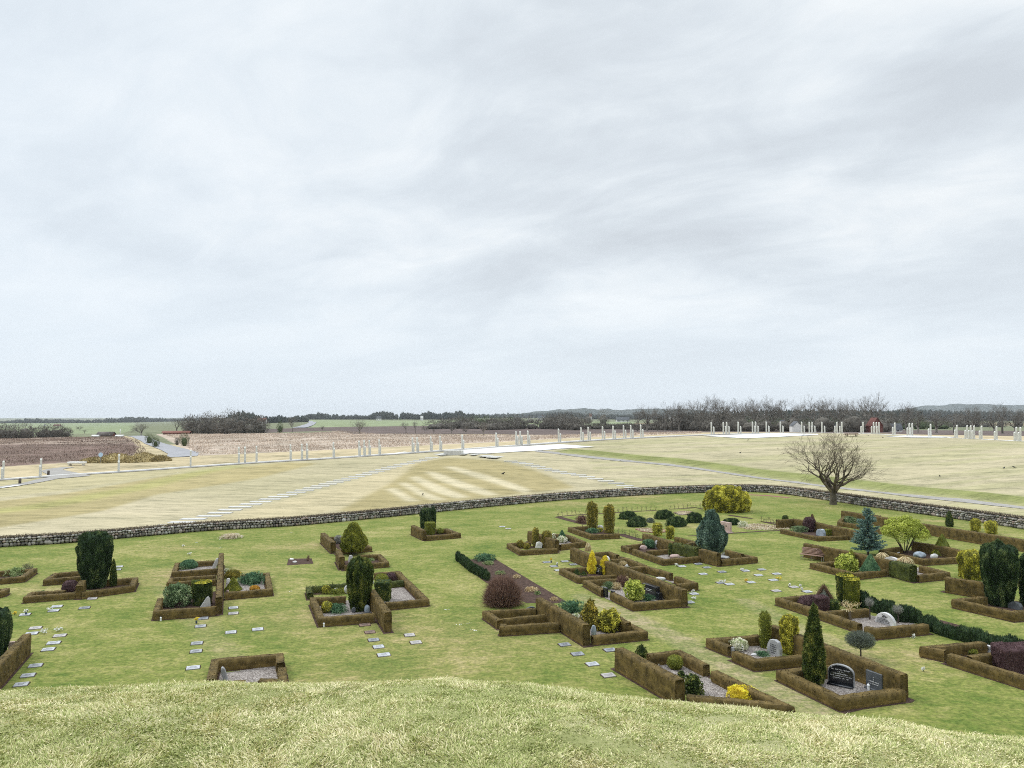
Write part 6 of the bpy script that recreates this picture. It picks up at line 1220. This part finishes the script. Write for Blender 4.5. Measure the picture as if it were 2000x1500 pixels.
for i, (v, x, y, s) in enumerate([('A3', 732, 590, 1.3), ('A3', 103, 750, .9), ('A4', 1305, 504, .8), ('A4', 1230, 627, .9), ('A4', 1597, 586, .8), ('A5', 620, 477, .8), ('A5', 478, 458, .7), ('A5', 1805, 780, 1.0), ('A5', 1903, 773, 1.0), ('A5', 1178, 859, .9), ('A4', 1022, 447, .8)]):
    q = HIT(v, x, y); lbs = ['largest black crow, left of the right slab row', 'black crow below the striped grass left of centre', 'black crow just below the far white plaza', 'black crow in the meadow below the far plaza', 'black crow left of the bare tree crown', 'black crow right of the bare tree near the pillars', 'black crow between the pillars and the bare tree', 'left one of two black crows on the right meadow', 'right one of two black crows on the right meadow', 'black crow nearest the green bank on the right', 'black crow beside the first pillar of the far plaza']
    root = empty('crow', q, lbs[i], 'bird', None, RG.uniform(0, 6)); s *= 1.25
    mb = MB(); v_, f_ = lathe([(0, -.22), (.05, -.15), (.085, -.02), (.08, .08), (.05, .15), (.045, .19), (.03, .24), (0, .26)], 12, 16, 0); v_ = v_[:, [2, 0, 1]]*s; v_[:, 2] += .16*s+np.clip(v_[:, 0], 0, 1)*.55; mb.add(v_, f_); mb.tubes([[.24*s, 0, .29*s]], [[.32*s, 0, .27*s]], .02*s, .004, 5); mb.box((-.25*s, 0, .12*s), (.16*s, .06*s, .02*s), ry=.25); mb.tubes([[0, .03*s, .1*s], [0, -.03*s, .1*s]], [[0, .03*s, 0], [0, -.03*s, 0]], .01, .01, 4)
    mb.build('body', M['birdblack'], root, smooth=True)
q = HIT('A5', 315, 462); root = empty('picnic_bench', q, 'dark wooden bench behind the bare tree near the pillars', 'bench'); mb = MB(); mb.box((0, 0, .75), (3.2, .8, .12)); mb.box((0, -.9, .45), (3.2, .35, .1)); mb.box((0, .9, .45), (3.2, .35, .1)); mb.build('boards', M['wood'], root)
for x in (-1.2, 1.2): mb = MB(); mb.box((x, 0, .35), (.15, 1.9, .12)); mb.box((x, -.4, .3), (.12, .12, .75), rx=.3); mb.box((x, .4, .3), (.12, .12, .75), rx=-.3); mb.build('leg', M['darkwood'], root)

# heath and straw tussocks beyond the palisade (uncountable)
def tussocks(name, label, polys, n, size, mat, hgt=.5):
    mb = MB()
    for pl, fr in polys:
        P = poly(*pl); mn, mx_ = P.min(0), P.max(0); q = RG.uniform(mn, mx_, (int(n*fr*3), 2)); q = q[pip(q[:, 0], q[:, 1], P) & ~side(q[:, 0], q[:, 1])][:int(n*fr)]
        c_ = vnoise(np.column_stack([q*.25, q[:, 0]*0]), 8); q = q[c_ > -.3]; z_ = TZ(q[:, 0], q[:, 1]); Q = np.column_stack([q, z_]); flakes(mb, Q, np.tile([0, 0, 1.], (len(Q), 1)), len(Q), size, .4, .4, .45, wid=.3, rnd=np.clip(RG.random(len(Q))*.7+.3*vnoise(Q*.08, 3)+.15, 0, 1))
    o = mb.build(name, M[mat]); tag(o, label, 'grass', kind='stuff')
M['tuss'] = leafmat('pinkish dry grass', [(0, (.18, .14, .108)), (.5, (.33, .268, .215)), (1, (.50, .43, .35))], .3, .05)
M['tussd'] = leafmat('dark heath', [(0, (.075, .052, .043)), (.5, (.165, .12, .095)), (1, (.32, .255, .20))], .3, .05)
tussocks('heath_grass', 'pinkish tall dry grass beyond the pillars', [([('O', 390, 890), ('O', 700, 876), ('O', 1000, 862), ('O', 1250, 850.5), ('O', 1370, 846.5), ('O', 1370, 844.8), ('O', 1100, 850), ('O', 950, 849), ('O', 740, 848), ('O', 670, 842), ('O', 600, 846), ('O', 320, 848)], 1.0)], 60000, .5, 'tuss')
tussocks('heath_scrub', 'dark brown rough heath beyond the pillars on the left', [([('O', -200, 912), ('O', 0, 912), ('O', 180, 902), ('O', 290, 885), ('O', 268, 860), ('O', 240, 853), ('O', -200, 856)], 1.0)], 38000, .45, 'tussd')
b1 = HIT('A1', 800, 508); root = empty('straw_bank', b1, 'tan grassy heap behind the third pillar from the left', 'heap'); mb = MB(); 
for (dx_, rr, hh) in ((-5, 5, 1.1), (0, 6, 1.9), (5.5, 5.5, 2.2), (9.5, 3.5, 1.5)):
    v_, f_ = lathe([(rr*.5, 0), (rr*.42, hh*.5), (rr*.2, hh*.9), (0, hh)], lob=.25, seed=int(dx_+9)); v_ = v_*[1.3, 1, 1]+[dx_, 6, -.1]; mb.add(v_, f_, .5); p_, n_ = sample_surf(v_, f_, 1200); flakes(mb, p_, n_, 1200, .4, .5, .5, .6)
M['bankgrass'] = leafmat('bank grass', [(0, (.12, .095, .045)), (.5, (.24, .19, .09)), (1, (.40, .33, .17))], .3, .3)
mb.build('heap', M['bankgrass'], root)

# ------------------------------------------------------------------ background trees and hedgerows
def far_bush(mb, c, W, H, n, size, m=0, up=.25, wid=.12, lob=.25, core=.55):
    v, f = lathe([(W*.3, 0), (W*.46, H*.3), (W*.5, H*.55), (W*.38, H*.85), (W*.12, H*.98), (0, H)], 20, 12, lob, seed=int(RG.integers(0, 90))); cc = v*[core, core, core+.05]+c; mb.add(cc, f, RG.random(len(f))*.35, m)
    p_, n_ = sample_surf(v, f, n); flakes(mb, p_*(.75+.25*RG.random((n, 1)))+c, n_, n, size, up, .7, .6, m=m, wid=wid)
# bare tree variants, 1 m high models scaled by copies
def far_tree_proto(seed, **k):
    tr, br = tree_mesh(seed, 12.0, **k); root = empty('bare_tree', (0, 0, 0), '', 'tree')
    mb = MB(); mb.tubes(*tubes_of(tr)[:2], *tubes_of(tr)[2:], 6); mb.build('trunk', M['fartree'], root)
    mb = MB(); p0, p1, a, b = tubes_of(br); a = np.maximum(a, .016); b = np.maximum(b, .012); mb.tubes(p0, p1, a, b, 3)
    e = p1[a < .05]; n = min(len(e), 350); flakes(mb, e, nrm(e-[0, 0, 4]), n, .9, .3, .8, .5, wid=.03); mb.build('crown', M['fartree'], root); return root
prot = [far_tree_proto(21, spread=.95, levels=5, limbs=6, trunk_h=.2, trunk_r=.036, side=.5), far_tree_proto(33, spread=.7, levels=5, limbs=5, trunk_h=.28, trunk_r=.034, side=.5), far_tree_proto(47, spread=1.1, levels=5, limbs=7, trunk_h=.2, trunk_r=.038, side=.6), far_tree_proto(58, spread=.8, levels=5, side=.5, limbs=5, trunk_h=.2, trunk_r=.03, lean=.15)]
used = set()
def btree(label, X, ytop, ybase, kind, D=None, wide=1.0, group=None):
    if D is None: q = HIT('O', X, ybase)
    else: d = ray(X, ybase); t = D/d[1]; q = np.array([d[0]*t, D, 0]); q[2] = float(TZ(q[0:1], q[1:2])[0]); 
    base_px = 750; H = (ray(X, ybase)-ray(X, ytop))[2]; top_z = CAMH+ray(X, ytop)[2]*q[1]/ray(X, ytop)[1]; s = (top_z-q[2])/12.0
    o = prot[kind]
    if kind not in used: used.add(kind); o.location = q; o.rotation_euler = (0, 0, X*1.3); o.scale = (s*wide, s*wide, s); o['label'] = label; 
    else: o = copy_thing(o, q, X*1.3, (s*wide, s*wide, s), label)
    if group: o['group'] = group
    return o
GR = 'bare trees along the field edge'
for i, a in enumerate([('bare tree at the left end of the dark tree line', 1245, 796, 836, 1, 330, 1.0), ('tall bare tree second from the left in the dark tree line', 1264, 787, 835, 0, 330, 1.0), ('slim bare tree third in the dark tree line', 1283, 795, 835, 3, 335, 1.0), ('leaning bare tree fourth in the dark tree line', 1299, 782, 834, 3, 330, 1.0), ('bare tree fifth in the dark tree line', 1312, 783, 834, 1, 335, 1.0), ('bare tree sixth in the dark tree line, beside the gap', 1326, 783, 834, 0, 330, .9),
          ('wide bare crown right of the gap in the tree line', 1368, 772, 838, 0, 345, 1.05), ('pale tall bare tree behind the wide crown', 1393, 768, 838, 1, 360, .8), ('bare tree among the thick dark trees, left part', 1420, 774, 839, 2, 345, 1.0), ('bare tree in the middle of the thick dark trees', 1448, 776, 840, 0, 335, 1.0), ('wide bare tree above the third pillar pair', 1478, 771, 840, 2, 340, 1.0), ('bare tree with arching branches above the pillars', 1505, 770, 840, 3, 345, 1.0), ('broad bare tree with a nest high in its crown', 1535, 772, 841, 2, 335, 1.15), ('tilting bare tree right of the broad nest tree', 1593, 769, 842, 3, 335, 1.1),
          ('thin bare tree beside the tilting one', 1618, 771, 842, 1, 345, 1.0), ('bare tree behind the bare churchyard tree', 1640, 776, 842, 0, 340, 1.0), ('thin pale bare tree left of the dark heavy one', 1672, 780, 842, 1, 380, 1.0), ('heaviest dark bare tree standing above the red barn', 1702, 764, 842, 0, 325, 1.05), ('distant faint tree right of the red barn', 1770, 783, 844, 1, 420, 1.0), ('small crowned tree behind the seventh pillar pair', 1760, 800, 843, 2, 330, 1.0), ('dark tree with a fan crown right of the red barn', 1793, 796, 844, 2, 320, .8), ('dark fan crowned tree next to it on the right', 1829, 796, 845, 2, 320, 1.0), ('thin tree between two fan crowned trees', 1863, 800, 846, 1, 330, 1.0), ('darkest fan crowned tree near the right edge', 1901, 788, 848, 2, 305, 1.05), ('slim tree before the last fan crown', 1942, 800, 850, 2, 300, .9), ('pale tall bare tree near the right edge', 1958, 784, 851, 1, 330, .9), ('last fan crowned tree at the right edge', 1983, 794, 850, 2, 300, .9), ('bare tree cut off by the right edge', 2015, 790, 852, 0, 300, 1.0)]):
    btree(*a[:5], a[5], a[6], GR)
for a in [('lone bare tree in the middle of the dark ploughed field', 702, 817, 847.5, 0, None, 1.1), ('small reddish tree at the edge of the pink grass', 793, 822, 846.5, 1, None, .9), ('slim green grey tree right of the small reddish one', 811, 820, 846.5, 1, None, .7), ('rounded bare bush tree fourth along the pink grass', 830, 830, 845, 2, None, 1.0), ('little bent tree along the pink grass', 847, 835, 846.5, 3, None, .9), ('double bare bush in the row along the pink grass', 882, 824, 846, 2, None, 1.0), ('bare bush right of the double one', 910, 828, 847.5, 2, None, .9), ('bare tree with a fork at the end of the pink grass row', 944, 820, 849, 0, None, 1.1), ('round grown bare tree behind the ploughed field', 1071, 810, 833, 2, None, 1.0), ('bare tree left of the round one behind the plough', 1050, 817, 834, 1, None, 1.0), ('wide low bare tree right of the plough', 1140, 812, 838, 2, None, 1.3),
          ('bare tree behind the left hedgerow', 125, 833, 853, 2, None, 1.2), ('small field tree in the far left green field', 156, 831, 841, 2, None, 1.2), ('dark bare tree at the far bend of the road', 276, 824, 851, 2, None, 1.3), ('small dark tree in the left green field', 165, 838, 847, 0, None, 1.0), ('bare tree above the brick strip, left of centre', 345, 815, 846, 1, None, 1.2), ('bare tree beside the one above the brick strip', 366, 816, 846, 0, None, 1.0), ('small pointed tree in front of the dark plough', 571, 821, 844.5, 1, None, .7), ('tiny bush tree on the plough edge', 630, 830, 841, 2, None, .8), ('grey tree near the far road bend', 570, 812, 831, 2, None, 1.3)]:
    btree(*a)
def fbush(name, label, X, ytop, ybase, wpx, mat, n=1600, cat='bush', D=None, size=None, wid=.14):
    q = HIT('O', X, ybase); pxm = q[1]/FPX; root = empty(name, q, label, cat); mb = MB(); far_bush(mb, np.zeros(3), wpx*pxm, (ybase-ytop)*pxm, n, size or max(.4, pxm*2.2), wid=wid); mb.build('crown', M[mat], root)
fbush('ivy_bush', 'dark green bush on the left of the road', 292, 845, 866, 16, 'fargreen', 900); fbush('ivy_bush', 'green grey bush leaning over the road', 304, 854, 873, 14, 'fargreen', 900); fbush('ivy_bush', 'ivy covered shrub right of the road', 360, 843, 871, 18, 'fargreen', 1200); fbush('bare_bush', 'thin brown bush left of the ivy covered shrub', 346, 853, 869, 9, 'fartree', 500)
fbush('conifer_bush', 'dark pointed shrub in front of the red house', 547, 822, 845, 13, 'fargreen', 900)
def thicket(name, label, pts, h, wd, mat, step, n, size, kind=None, cat='hedgerow', wid=.14, jit=.35):
    """pts in photo pixels on the ground; h, wd in metres"""
    P = np.array([HIT('O', *p) for p in pts]); d = np.append(0, np.cumsum(np.linalg.norm(np.diff(P[:, :2], axis=0), axis=1))); mb = MB(); s = 0; hh = np.atleast_1d(h)
    while s < d[-1]:
        x = np.interp(s, d, P[:, 0]); y = np.interp(s, d, P[:, 1]); H = np.interp(s/d[-1], np.linspace(0, 1, len(hh)), hh)*(1+jit*RG.normal()*.6); z_ = float(TZ(np.array([x]), np.array([y]))[0])
        far_bush(mb, np.array([x, y+RG.normal()*wd*.3, z_-.2]), wd*RG.uniform(.8, 1.3), max(H, .5), n, size, wid=wid); s += step*RG.uniform(.7, 1.2)
    o = mb.build(name, M[mat], None, P[0]); o.location = P[0]; tag(o, label, cat, kind=kind); return o
thicket('hedgerow', 'dark hedgerow along the brown heath at the far left', [(-60, 856), (30, 856.5), (125, 853.5)], [7, 5, 6.5, 5.5], 6, 'fartree', 3.5, 420, 1.1)
thicket('hedgerow', 'long brown grey thicket behind the road and brick strip', [(372, 846.5), (420, 847), (480, 846.5), (505, 846)], [6, 8, 10, 10, 7], 9, 'fartree', 4.5, 700, 1.3)
thicket('hedgerow', 'dense dark bush group left of the far road', [(490, 845.5), (522, 844.5)], [8, 10, 9], 9, 'fartree', 5, 700, 1.3)
thicket('hedgerow', 'bushes behind the ploughed field right of the round bare trees', [(958, 840), (1020, 838), (1075, 838), (1130, 840)], [6, 5, 7, 7], 9, 'fartree', 6, 420, 1.5)
thicket('hedgerow', 'brown undergrowth under the dark tree line', [(1100, 839), (1200, 838), (1345, 841), (1370, 841), (1420, 842)], [3, 2.5, 2.5, 7.5, 8.5], 7, 'fartree', 4.2, 480, 1.2)
thicket('hedgerow', 'thick undergrowth under the tall trees behind the pillars', [(1350, 841), (1450, 842.5), (1560, 843), (1650, 843.5), (1740, 844)], [7, 8, 6.5, 7, 6], 8, 'fartree', 3.4, 420, .8)
thicket('hedgerow', 'dark green growth inside the tall tree line', [(1400, 838), (1440, 838), (1560, 838), (1700, 838), (1850, 838)], [8.5, 8, 7, 7, 6], 9, 'fargreen', 6, 480, 1.0)
thicket('hedgerow', 'low dark bushes on the edge of the plough near the pink grass', [(850, 838), (900, 837), (940, 838)], [6, 8, 5], 12, 'fartree', 7, 300, 1.6)
thicket('hedgerow', 'row of small trees across the pale green field', [(900, 828.5), (960, 829.5), (1010, 829)], [8, 10, 7], 12, 'fargreen', 16, 200, 2.4)
thicket('hedgerow', 'far bush row along the green field in the middle', [(1010, 826.5), (1100, 827), (1200, 828)], [10, 12, 14], 16, 'fartree', 20, 200, 3)
thicket('hedgerow', 'bush line on the right fields beyond the fan crowned trees', [(1740, 835), (1900, 834), (2100, 835)], [9, 10, 10], 12, 'fartree', 12, 260, 2.4)
# far woods as masses (nobody could count these trees)
def wood(name, label, D, x0, x1, tops, ybase, mat, n=90, size=None, coni=.0, dens=1.0):
    """woods at depth D from pixel column x0 to x1; tops: pixel rows of the canopy"""
    mb = MB(); xs = np.linspace(x0, x1, int((x1-x0)/3.2*dens)); tp = np.interp(xs, np.linspace(x0, x1, len(tops)), tops); pxm = D/FPX
    for x, t in zip(xs, tp):
        for row in range(2):
            d = ray(x+RG.normal()*2, ybase); k = (D+row*D*.05)/d[1]; X, Y = d[0]*k, d[1]*k; z0 = float(TZ(np.array([X]), np.array([Y]))[0]); zt = CAMH+(815-(t+RG.normal()*1.3))*Y/FPX; H = max(zt-z0, 4.0)
            W = pxm*RG.uniform(4.5, 9)
            if RG.random() < coni*.35: 
                v, f = lathe([(W*.3, 0), (W*.3, H*.3), (W*.12, H*.8), (0, H*1.05)], 9, 6, .1); mb.add(v+[X, Y, z0], f, RG.random(len(f))*.5, 1)
            else: far_bush(mb, np.array([X, Y, z0]), W, H, n, size or pxm*1.7, wid=.3, lob=.3, core=.85)
    o = mb.build(name, [M[mat], M['farconifer']]); tag(o, label, 'woods', kind='stuff')
wood('far_woods', 'blue grey woods on the left horizon', 2600, -80, 275, [826, 825, 824, 822, 818, 819, 820, 821, 819, 816, 815], 831, 'farwood', coni=.15)
wood('far_woods', 'far low woods left of the centre horizon', 3000, 240, 480, [815, 815, 816, 819, 819, 817, 817, 820, 819], 829, 'farwood', coni=.3)
wood('far_woods', 'mixed wood hill with tall conifers left of the red house', 1000, 432, 512, [820, 811, 806, 803, 803, 803, 809, 818], 836, 'farwood', coni=.35, n=160)
wood('far_woods', 'garden trees round the red roofed house', 1150, 500, 600, [818, 813, 813, 812, 814, 811, 815], 832, 'farwood', coni=.4, n=120)
wood('far_woods', 'tree row right of the far road bend', 1900, 588, 720, [813, 808, 806, 809, 810, 811, 810, 814], 821, 'farwood', coni=.2, n=130)
wood('far_woods', 'round wood left of the pair of dark conifers', 1700, 718, 776, [814, 806, 804, 803, 805, 812], 819, 'farwood', coni=.1, n=130)
wood('far_woods', 'wood with the dark conifer pair', 1750, 783, 810, [806, 805, 808], 818, 'farwood', coni=.6, n=130)
wood('far_woods', 'largest farm wood at the centre horizon', 1700, 812, 922, [812, 808, 802, 806, 807, 804, 805, 802, 808, 808], 819.5, 'farwood', coni=.15, n=130)
wood('far_woods', 'low far wood right of the centre', 3200, 905, 1130, [809, 809, 810, 808, 808, 807, 806, 804, 805], 818, 'farwood', coni=.2)
wood('far_woods', 'darker wood in front of the blue hill', 2200, 1060, 1300, [808, 804, 806, 809, 810, 809, 809, 808], 822, 'farwood', coni=.1)
wood('far_woods', 'dark wood belt behind the right tree line', 900, 1330, 1800, [808, 803, 800, 799, 798, 799, 800, 800], 834, 'farwood', coni=.3)
wood('far_woods', 'far grey woods behind the fan crowned trees', 1900, 1780, 2120, [798, 801, 803, 803, 803, 804], 830, 'farwood', coni=.1)
# blue hills on the horizon
def hill(name, D, x0, x1, tops, mat):
    mb = MB(); n = 160; xs = np.linspace(x0, x1, n); tp = np.interp(xs, np.linspace(x0, x1, len(tops)), tops); K = 10; v = np.zeros((K*2, n, 3))
    for j in range(K*2):
        u = j/(K*2-1); f = math.sin(math.pi*u)**.8; Y = D*(1+.35*(u-.5)*2*.5)
        v[j, :, 0] = (xs-1000)/FPX*Y*1.0; v[j, :, 1] = Y; zt = CAMH+(815-tp)*D/FPX; v[j, :, 2] = -10+(zt+10)*f
    v[..., 2] += fbm(v.reshape(-1, 3)*[.012, .006, 0], 5, 3).reshape(v.shape[:2])*D*.0012*(v[..., 2] > 5)
    i = (np.arange(K*2-1)[:, None]*n+np.arange(n-1)[None]).ravel(); mb.add(v.reshape(-1, 3), np.stack([i, i+1, i+n+1, i+n], 1), .5); o = mb.build(name, M[mat], smooth=True); tag(o, kind='structure'); return o
M['hill'] = stonemat('wooded hill', (.04, .055, .05), (.085, .09, .075), .02, .95, .02, 0, .004)
hill('hills', 5200, 980, 1420, [815, 807, 803, 800, 799, 799, 801, 799, 800, 800, 803, 815], 'hill')
hill('hills', 6500, 1700, 2300, [815, 800, 794, 790.5, 790, 792, 790, 793, 795, 790, 795, 800], 'hill')
hill('hills', 7000, -400, 700, [815, 820, 822, 823, 822, 821, 818, 817, 819, 819, 819], 'hill')

# ------------------------------------------------------------------ far houses
def house(name, label, X, ybase, ytop, wpx, wall='render', roof='tile', dep=.6, rz=0.0, chim=True, win=3, D=None, flat=.5):
    q = HIT('O', X, ybase); 
    if D: d = ray(X, ybase); t = D/d[1]; q = np.array([d[0]*t, D, 0]); q[2] = float(TZ(q[0:1], q[1:2])[0])
    pxm = q[1]/FPX; W = wpx*pxm; H = (ybase-ytop)*pxm; 
    if D: H = CAMH+(815-ytop)*pxm-q[2]
    Dp = W*dep; hw = H*flat; root = empty(name, q, label, 'house' if 'barn' not in name else 'barn', None, rz)
    mb = MB(); v = [(-W/2, -Dp/2, 0), (W/2, -Dp/2, 0), (W/2, Dp/2, 0), (-W/2, Dp/2, 0), (-W/2, -Dp/2, hw), (W/2, -Dp/2, hw), (W/2, Dp/2, hw), (-W/2, Dp/2, hw), (-W/2, 0, H), (W/2, 0, H)]
    mb.add(v, [(0, 1, 5, 4), (2, 3, 7, 6), (1, 2, 6, 5), (3, 0, 4, 7)]); mb.add(v, [(5, 6, 9), (7, 4, 8)]); mb.build('wall', M[wall], root)
    mb = MB(); e = .04*W; t_ = .03*W
    for s in (-1, 1):
        a = np.array([(-W/2-e, s*(Dp/2+e), hw-e*.6), (W/2+e, s*(Dp/2+e), hw-e*.6), (W/2+e, 0, H+t_), (-W/2-e, 0, H+t_)]); bq = a+[0, 0, t_]; mb.add(np.vstack([a, bq]), [(0, 1, 2, 3), (4, 5, 6, 7), (0, 1, 5, 4), (1, 2, 6, 5), (3, 0, 4, 7)])
    rf = mb.build('roof', M[roof], root)
    if chim: mb = MB(); mb.box((W*.2, 0, H+.04*W), (.06*W, .06*W, .16*W)); mb.build('chimney', M['brick'], rf)
    for i in range(win): mb = MB(); mb.box((-W/2+W*(i+.5)/win, -Dp/2-.02, hw*.55), (W*.09, .1, hw*.4)); mb.build('window', M['glass'], root)
    return root
house('barn', 'low dark barn with a dark gabled roof behind the heath', 207.5, 852.5, 845, 30, 'brick', 'darkwood', .5, 0, False, 2, flat=.35)
house('farm_shed', 'long white shed left of the dark barn', 187, 853, 850, 13, 'render', 'white', .5, 0, False, 0); house('farm_shed', 'long white shed right of the dark barn', 234, 853, 850, 15, 'render', 'white', .4, 0, False, 0)
house('red_roof_house', 'red roofed house among the garden trees on the left', 512, 824, 817, 16, 'render', 'tile', .6, 0, True, 3, D=950)
house('white_house', 'small white house on the far left horizon', 88, 834, 829.5, 4, 'render', 'slate', .8, 0, False, 1, D=1900); house('red_roof_house', 'long red roofed farm on the far left', 112, 832.5, 829.5, 12, 'brick', 'tile', .4, 0, False, 2, D=1900)
house('white_house', 'white gabled house left of the farm wood', 824, 818, 812.5, 5, 'render', 'render', .8, 0, False, 1, D=1500); house('farm_house', 'grey roofed farm under the round wood', 740, 818, 813.5, 9, 'render', 'slate', .5, 0, True, 2, D=1500)
house('farm_house', 'white walled farmhouse beside the pale green field', 1057, 818.5, 812.5, 13, 'render', 'slate', .5, .2, True, 2, D=1500); house('farm_house', 'long low grey roofed farm with a white gable', 1216, 822, 816.5, 25, 'render', 'slate', .35, .1, False, 3, D=1100)
house('white_house', 'small white house below the blue hill', 1153, 811, 808, 5, 'render', 'tile', .6, 0, False, 1, D=2100); house('white_house', 'pale house with a gable by the bush row', 1122, 821, 815, 5, 'render', 'slate', .8, .3, False, 1, D=1300)
house('farm_house', 'white farm buildings seen through the row of bare trees', 1318, 821, 815.5, 20, 'render', 'render', .4, 0, False, 3, D=800)
house('red_barn', 'red brick barn gable right of the bare churchyard tree', 1708, 845, 817, 24, 'brick', 'brick', .9, R(90), False, 0, D=258, flat=.45)
house('grey_shed', 'low dark roofed shed right of the red barn', 1742, 846, 829, 34, 'render', 'slate', .4, 0, False, 2, D=285, flat=.3)
house('white_shed', 'pale gabled hut with a dark opening behind the pillars', 1554, 842, 824, 19, 'render', 'slate', .9, R(90), False, 0, D=245, flat=.6)
house('white_shed', 'long low white shed behind the pillars left of the bare tree', 1590, 842, 832, 24, 'render', 'slate', .3, 0, False, 3, D=275, flat=.6)
house('white_house', 'white gabled house half hidden in the dark trees', 1528, 838, 821, 12, 'render', 'slate', .8, .5, False, 2, D=300, flat=.6)
house('grey_shed', 'low grey shed right of the long white one', 1630, 842, 828, 14, 'render', 'slate', .6, 0, False, 1, D=280, flat=.5)
house('brick_wall', 'long low red brick building right of the road', 345, 848.5, 844.5, 50, 'brick', 'tile', .15, 0, False, 0, flat=.9)['category'] = 'building'
for x, y in ((1012, 801), (1074, 803), (1116, 802)):   # wind turbines on the horizon
    D = 9000; d = ray(x, 818); k = D/d[1]; z0 = -5; root = empty('wind_turbine', (d[0]*k, D, z0), {1012: 'faint wind turbine farthest left on the horizon', 1074: 'faint wind turbine in the middle of three', 1116: 'faint wind turbine farthest right of three'}[x], 'wind turbine'); H = 100.0
    mb = MB(); mb.tubes([[0, 0, 0]], [[0, 0, H]], 2.2, 1.2, 8); mb.build('tower', M['white'], root); mb = MB(); mb.box((0, 1.5, H), (3, 8, 3)); mb.build('nacelle', M['white'], root)
    for j in range(3): a = j*2.094+x; mb = MB(); mb.tubes([[0, -3, H]], [[math.cos(a)*38, -3, H+math.sin(a)*38]], 1.5, .3, 4); mb.build('blade', M['white'], root)

# ------------------------------------------------------------------ foreground grass on the mound
def mound_grass():
    n = 470000; az = RG.uniform(R(-41), R(41), n); u = RG.random(n); rlo, rhi = 2.75, 6.7; r = rlo*(rhi/rlo)**u; X = r*np.sin(az); Y = r*np.cos(az)
    r0 = np.interp(az, _az, _r0); keep = r < r0+2.6; X, Y, r = X[keep], Y[keep], r[keep]; n = len(X); Z = mound(X, Y)+.02*fbm(np.column_stack([X*2.2, Y*2.2, X*0]), 3)
    P = np.column_stack([X, Y, X*0]); cl = fbm(P*3.2, 12, 3); cb = fbm(P*.9, 15, 3); bare = sum(np.exp(-((X-a_)**2+(Y-b_)**2)/.012) for a_, b_ in [(ray(*q)[0]*k_, ray(*q)[1]*k_) for q in ((940, 1402), (1652, 1452), (175, 1398), (330, 1412), (1230, 1462), (650, 1465)) for k_ in (1.62/-ray(*q)[2],)])
    keep = RG.random(n) > np.clip(np.clip(-.55-cl*1.0, 0, .8)+.75*bare, 0, .95); X, Y, Z, cl, cb, P, r = X[keep], Y[keep], Z[keep], cl[keep], cb[keep], P[keep], r[keep]; n = len(X)
    wa = vnoise(P*2.2, 50)*4+vnoise(P*9, 51)*2.6; ln = .1+.4*RG.random(n); d1 = nrm(np.column_stack([np.cos(wa)*ln+RG.normal(size=n)*.6, np.sin(wa)*ln+RG.normal(size=n)*.6, np.full(n, .95)]))
    d2 = nrm(d1+np.column_stack([np.cos(wa)*.5, np.sin(wa)*.5, -.15-.5*RG.random(n)])); Ls = (.013+.017*RG.random(n)**1.5)*(1+.4*np.clip(cl, -1, 1)); Ls[RG.random(n) < .02] *= 1.7
    wd = (.0022+.0016*RG.random(n)); sd = nrm(np.cross(d1, RG.normal(size=(n, 3)))); B = np.column_stack([X, Y, Z-.006]); m1 = B+d1*(Ls*.55)[:, None]; tp = m1+d2*(Ls*.55)[:, None]; W_ = wd[:, None]*sd
    V = np.stack([B-W_, B+W_, m1+W_*.85, m1-W_*.85, tp], 1).reshape(-1, 3); k = np.arange(n)*5; rn = np.clip(.56+.17*cb+.13*cl+.14*vnoise(P*14, 77)+RG.normal(size=n)*.22, 0, 1)
    mb = MB(); mb.add(V, np.stack([k, k+1, k+2, k+3], 1), rn*.92); mb.t.append(np.stack([k+3, k+2, k+4], 1)); mb.rt.append(np.clip(rn+.08, 0, 1)); mb.mt.append(np.zeros(n)); o = mb.build('mound_grass', M['blade']); tag(o, 'pale green and straw grass blades on the foreground slope', 'grass', kind='stuff')
mound_grass()
# short tufts on the nearest lawn
def lawn_grass():
    n = 120000; y = 27*(62/27)**RG.random(n); X = RG.uniform(-.78, .78, n)*y; Y = y; ok = pip(X, Y, INPOLY); X, Y = X[ok], Y[ok]; n = len(X); P = np.column_stack([X, Y, X*0]); c = fbm(P*[.5, 1.2, 1], 61, 3); ok = c > -.25; P = P[ok]; c = c[ok]; n = len(P)
    mb = MB(); flakes(mb, P, np.tile([0, 0, 1.], (n, 1)), n, .085, .1, .25, .6, wid=.55, rnd=np.clip(.42+.3*fbm(P*[.25, .5, 1], 71, 3)+RG.normal(size=n)*.16, 0, 1)); o = mb.build('lawn_grass', M['lawnblade']); tag(o, 'short green and straw tufts in the churchyard lawn', 'grass', kind='stuff')
M['lawnblade'] = leafmat('lawn tufts', [(0, (.10, .17, .028)), (.4, (.19, .26, .05)), (.7, (.33, .34, .10)), (1, (.50, .46, .2))], .0, 1)
# air
hzb = MB(); hzb.box((0, 4300, 70), (19000, 10400, 160)); 
if False:
    pass
M['haze'] = bpy.data.materials.new('air haze'); M['haze'].use_nodes = True; t = M['haze'].node_tree; t.nodes.clear()
vp = N(t, 'ShaderNodeVolumePrincipled'); vp.inputs['Color'].default_value = (.90, .95, 1.0, 1); vp.inputs['Density'].default_value = .00007; vp.inputs['Anisotropy'].default_value = .2; mo = N(t, 'ShaderNodeOutputMaterial'); L(t, vp.outputs[0], mo.inputs['Volume'])
HAZE = True
if HAZE: o = hzb.build('haze', M['haze']); tag(o, 'pale air between the churchyard and the horizon', 'haze', kind='stuff')
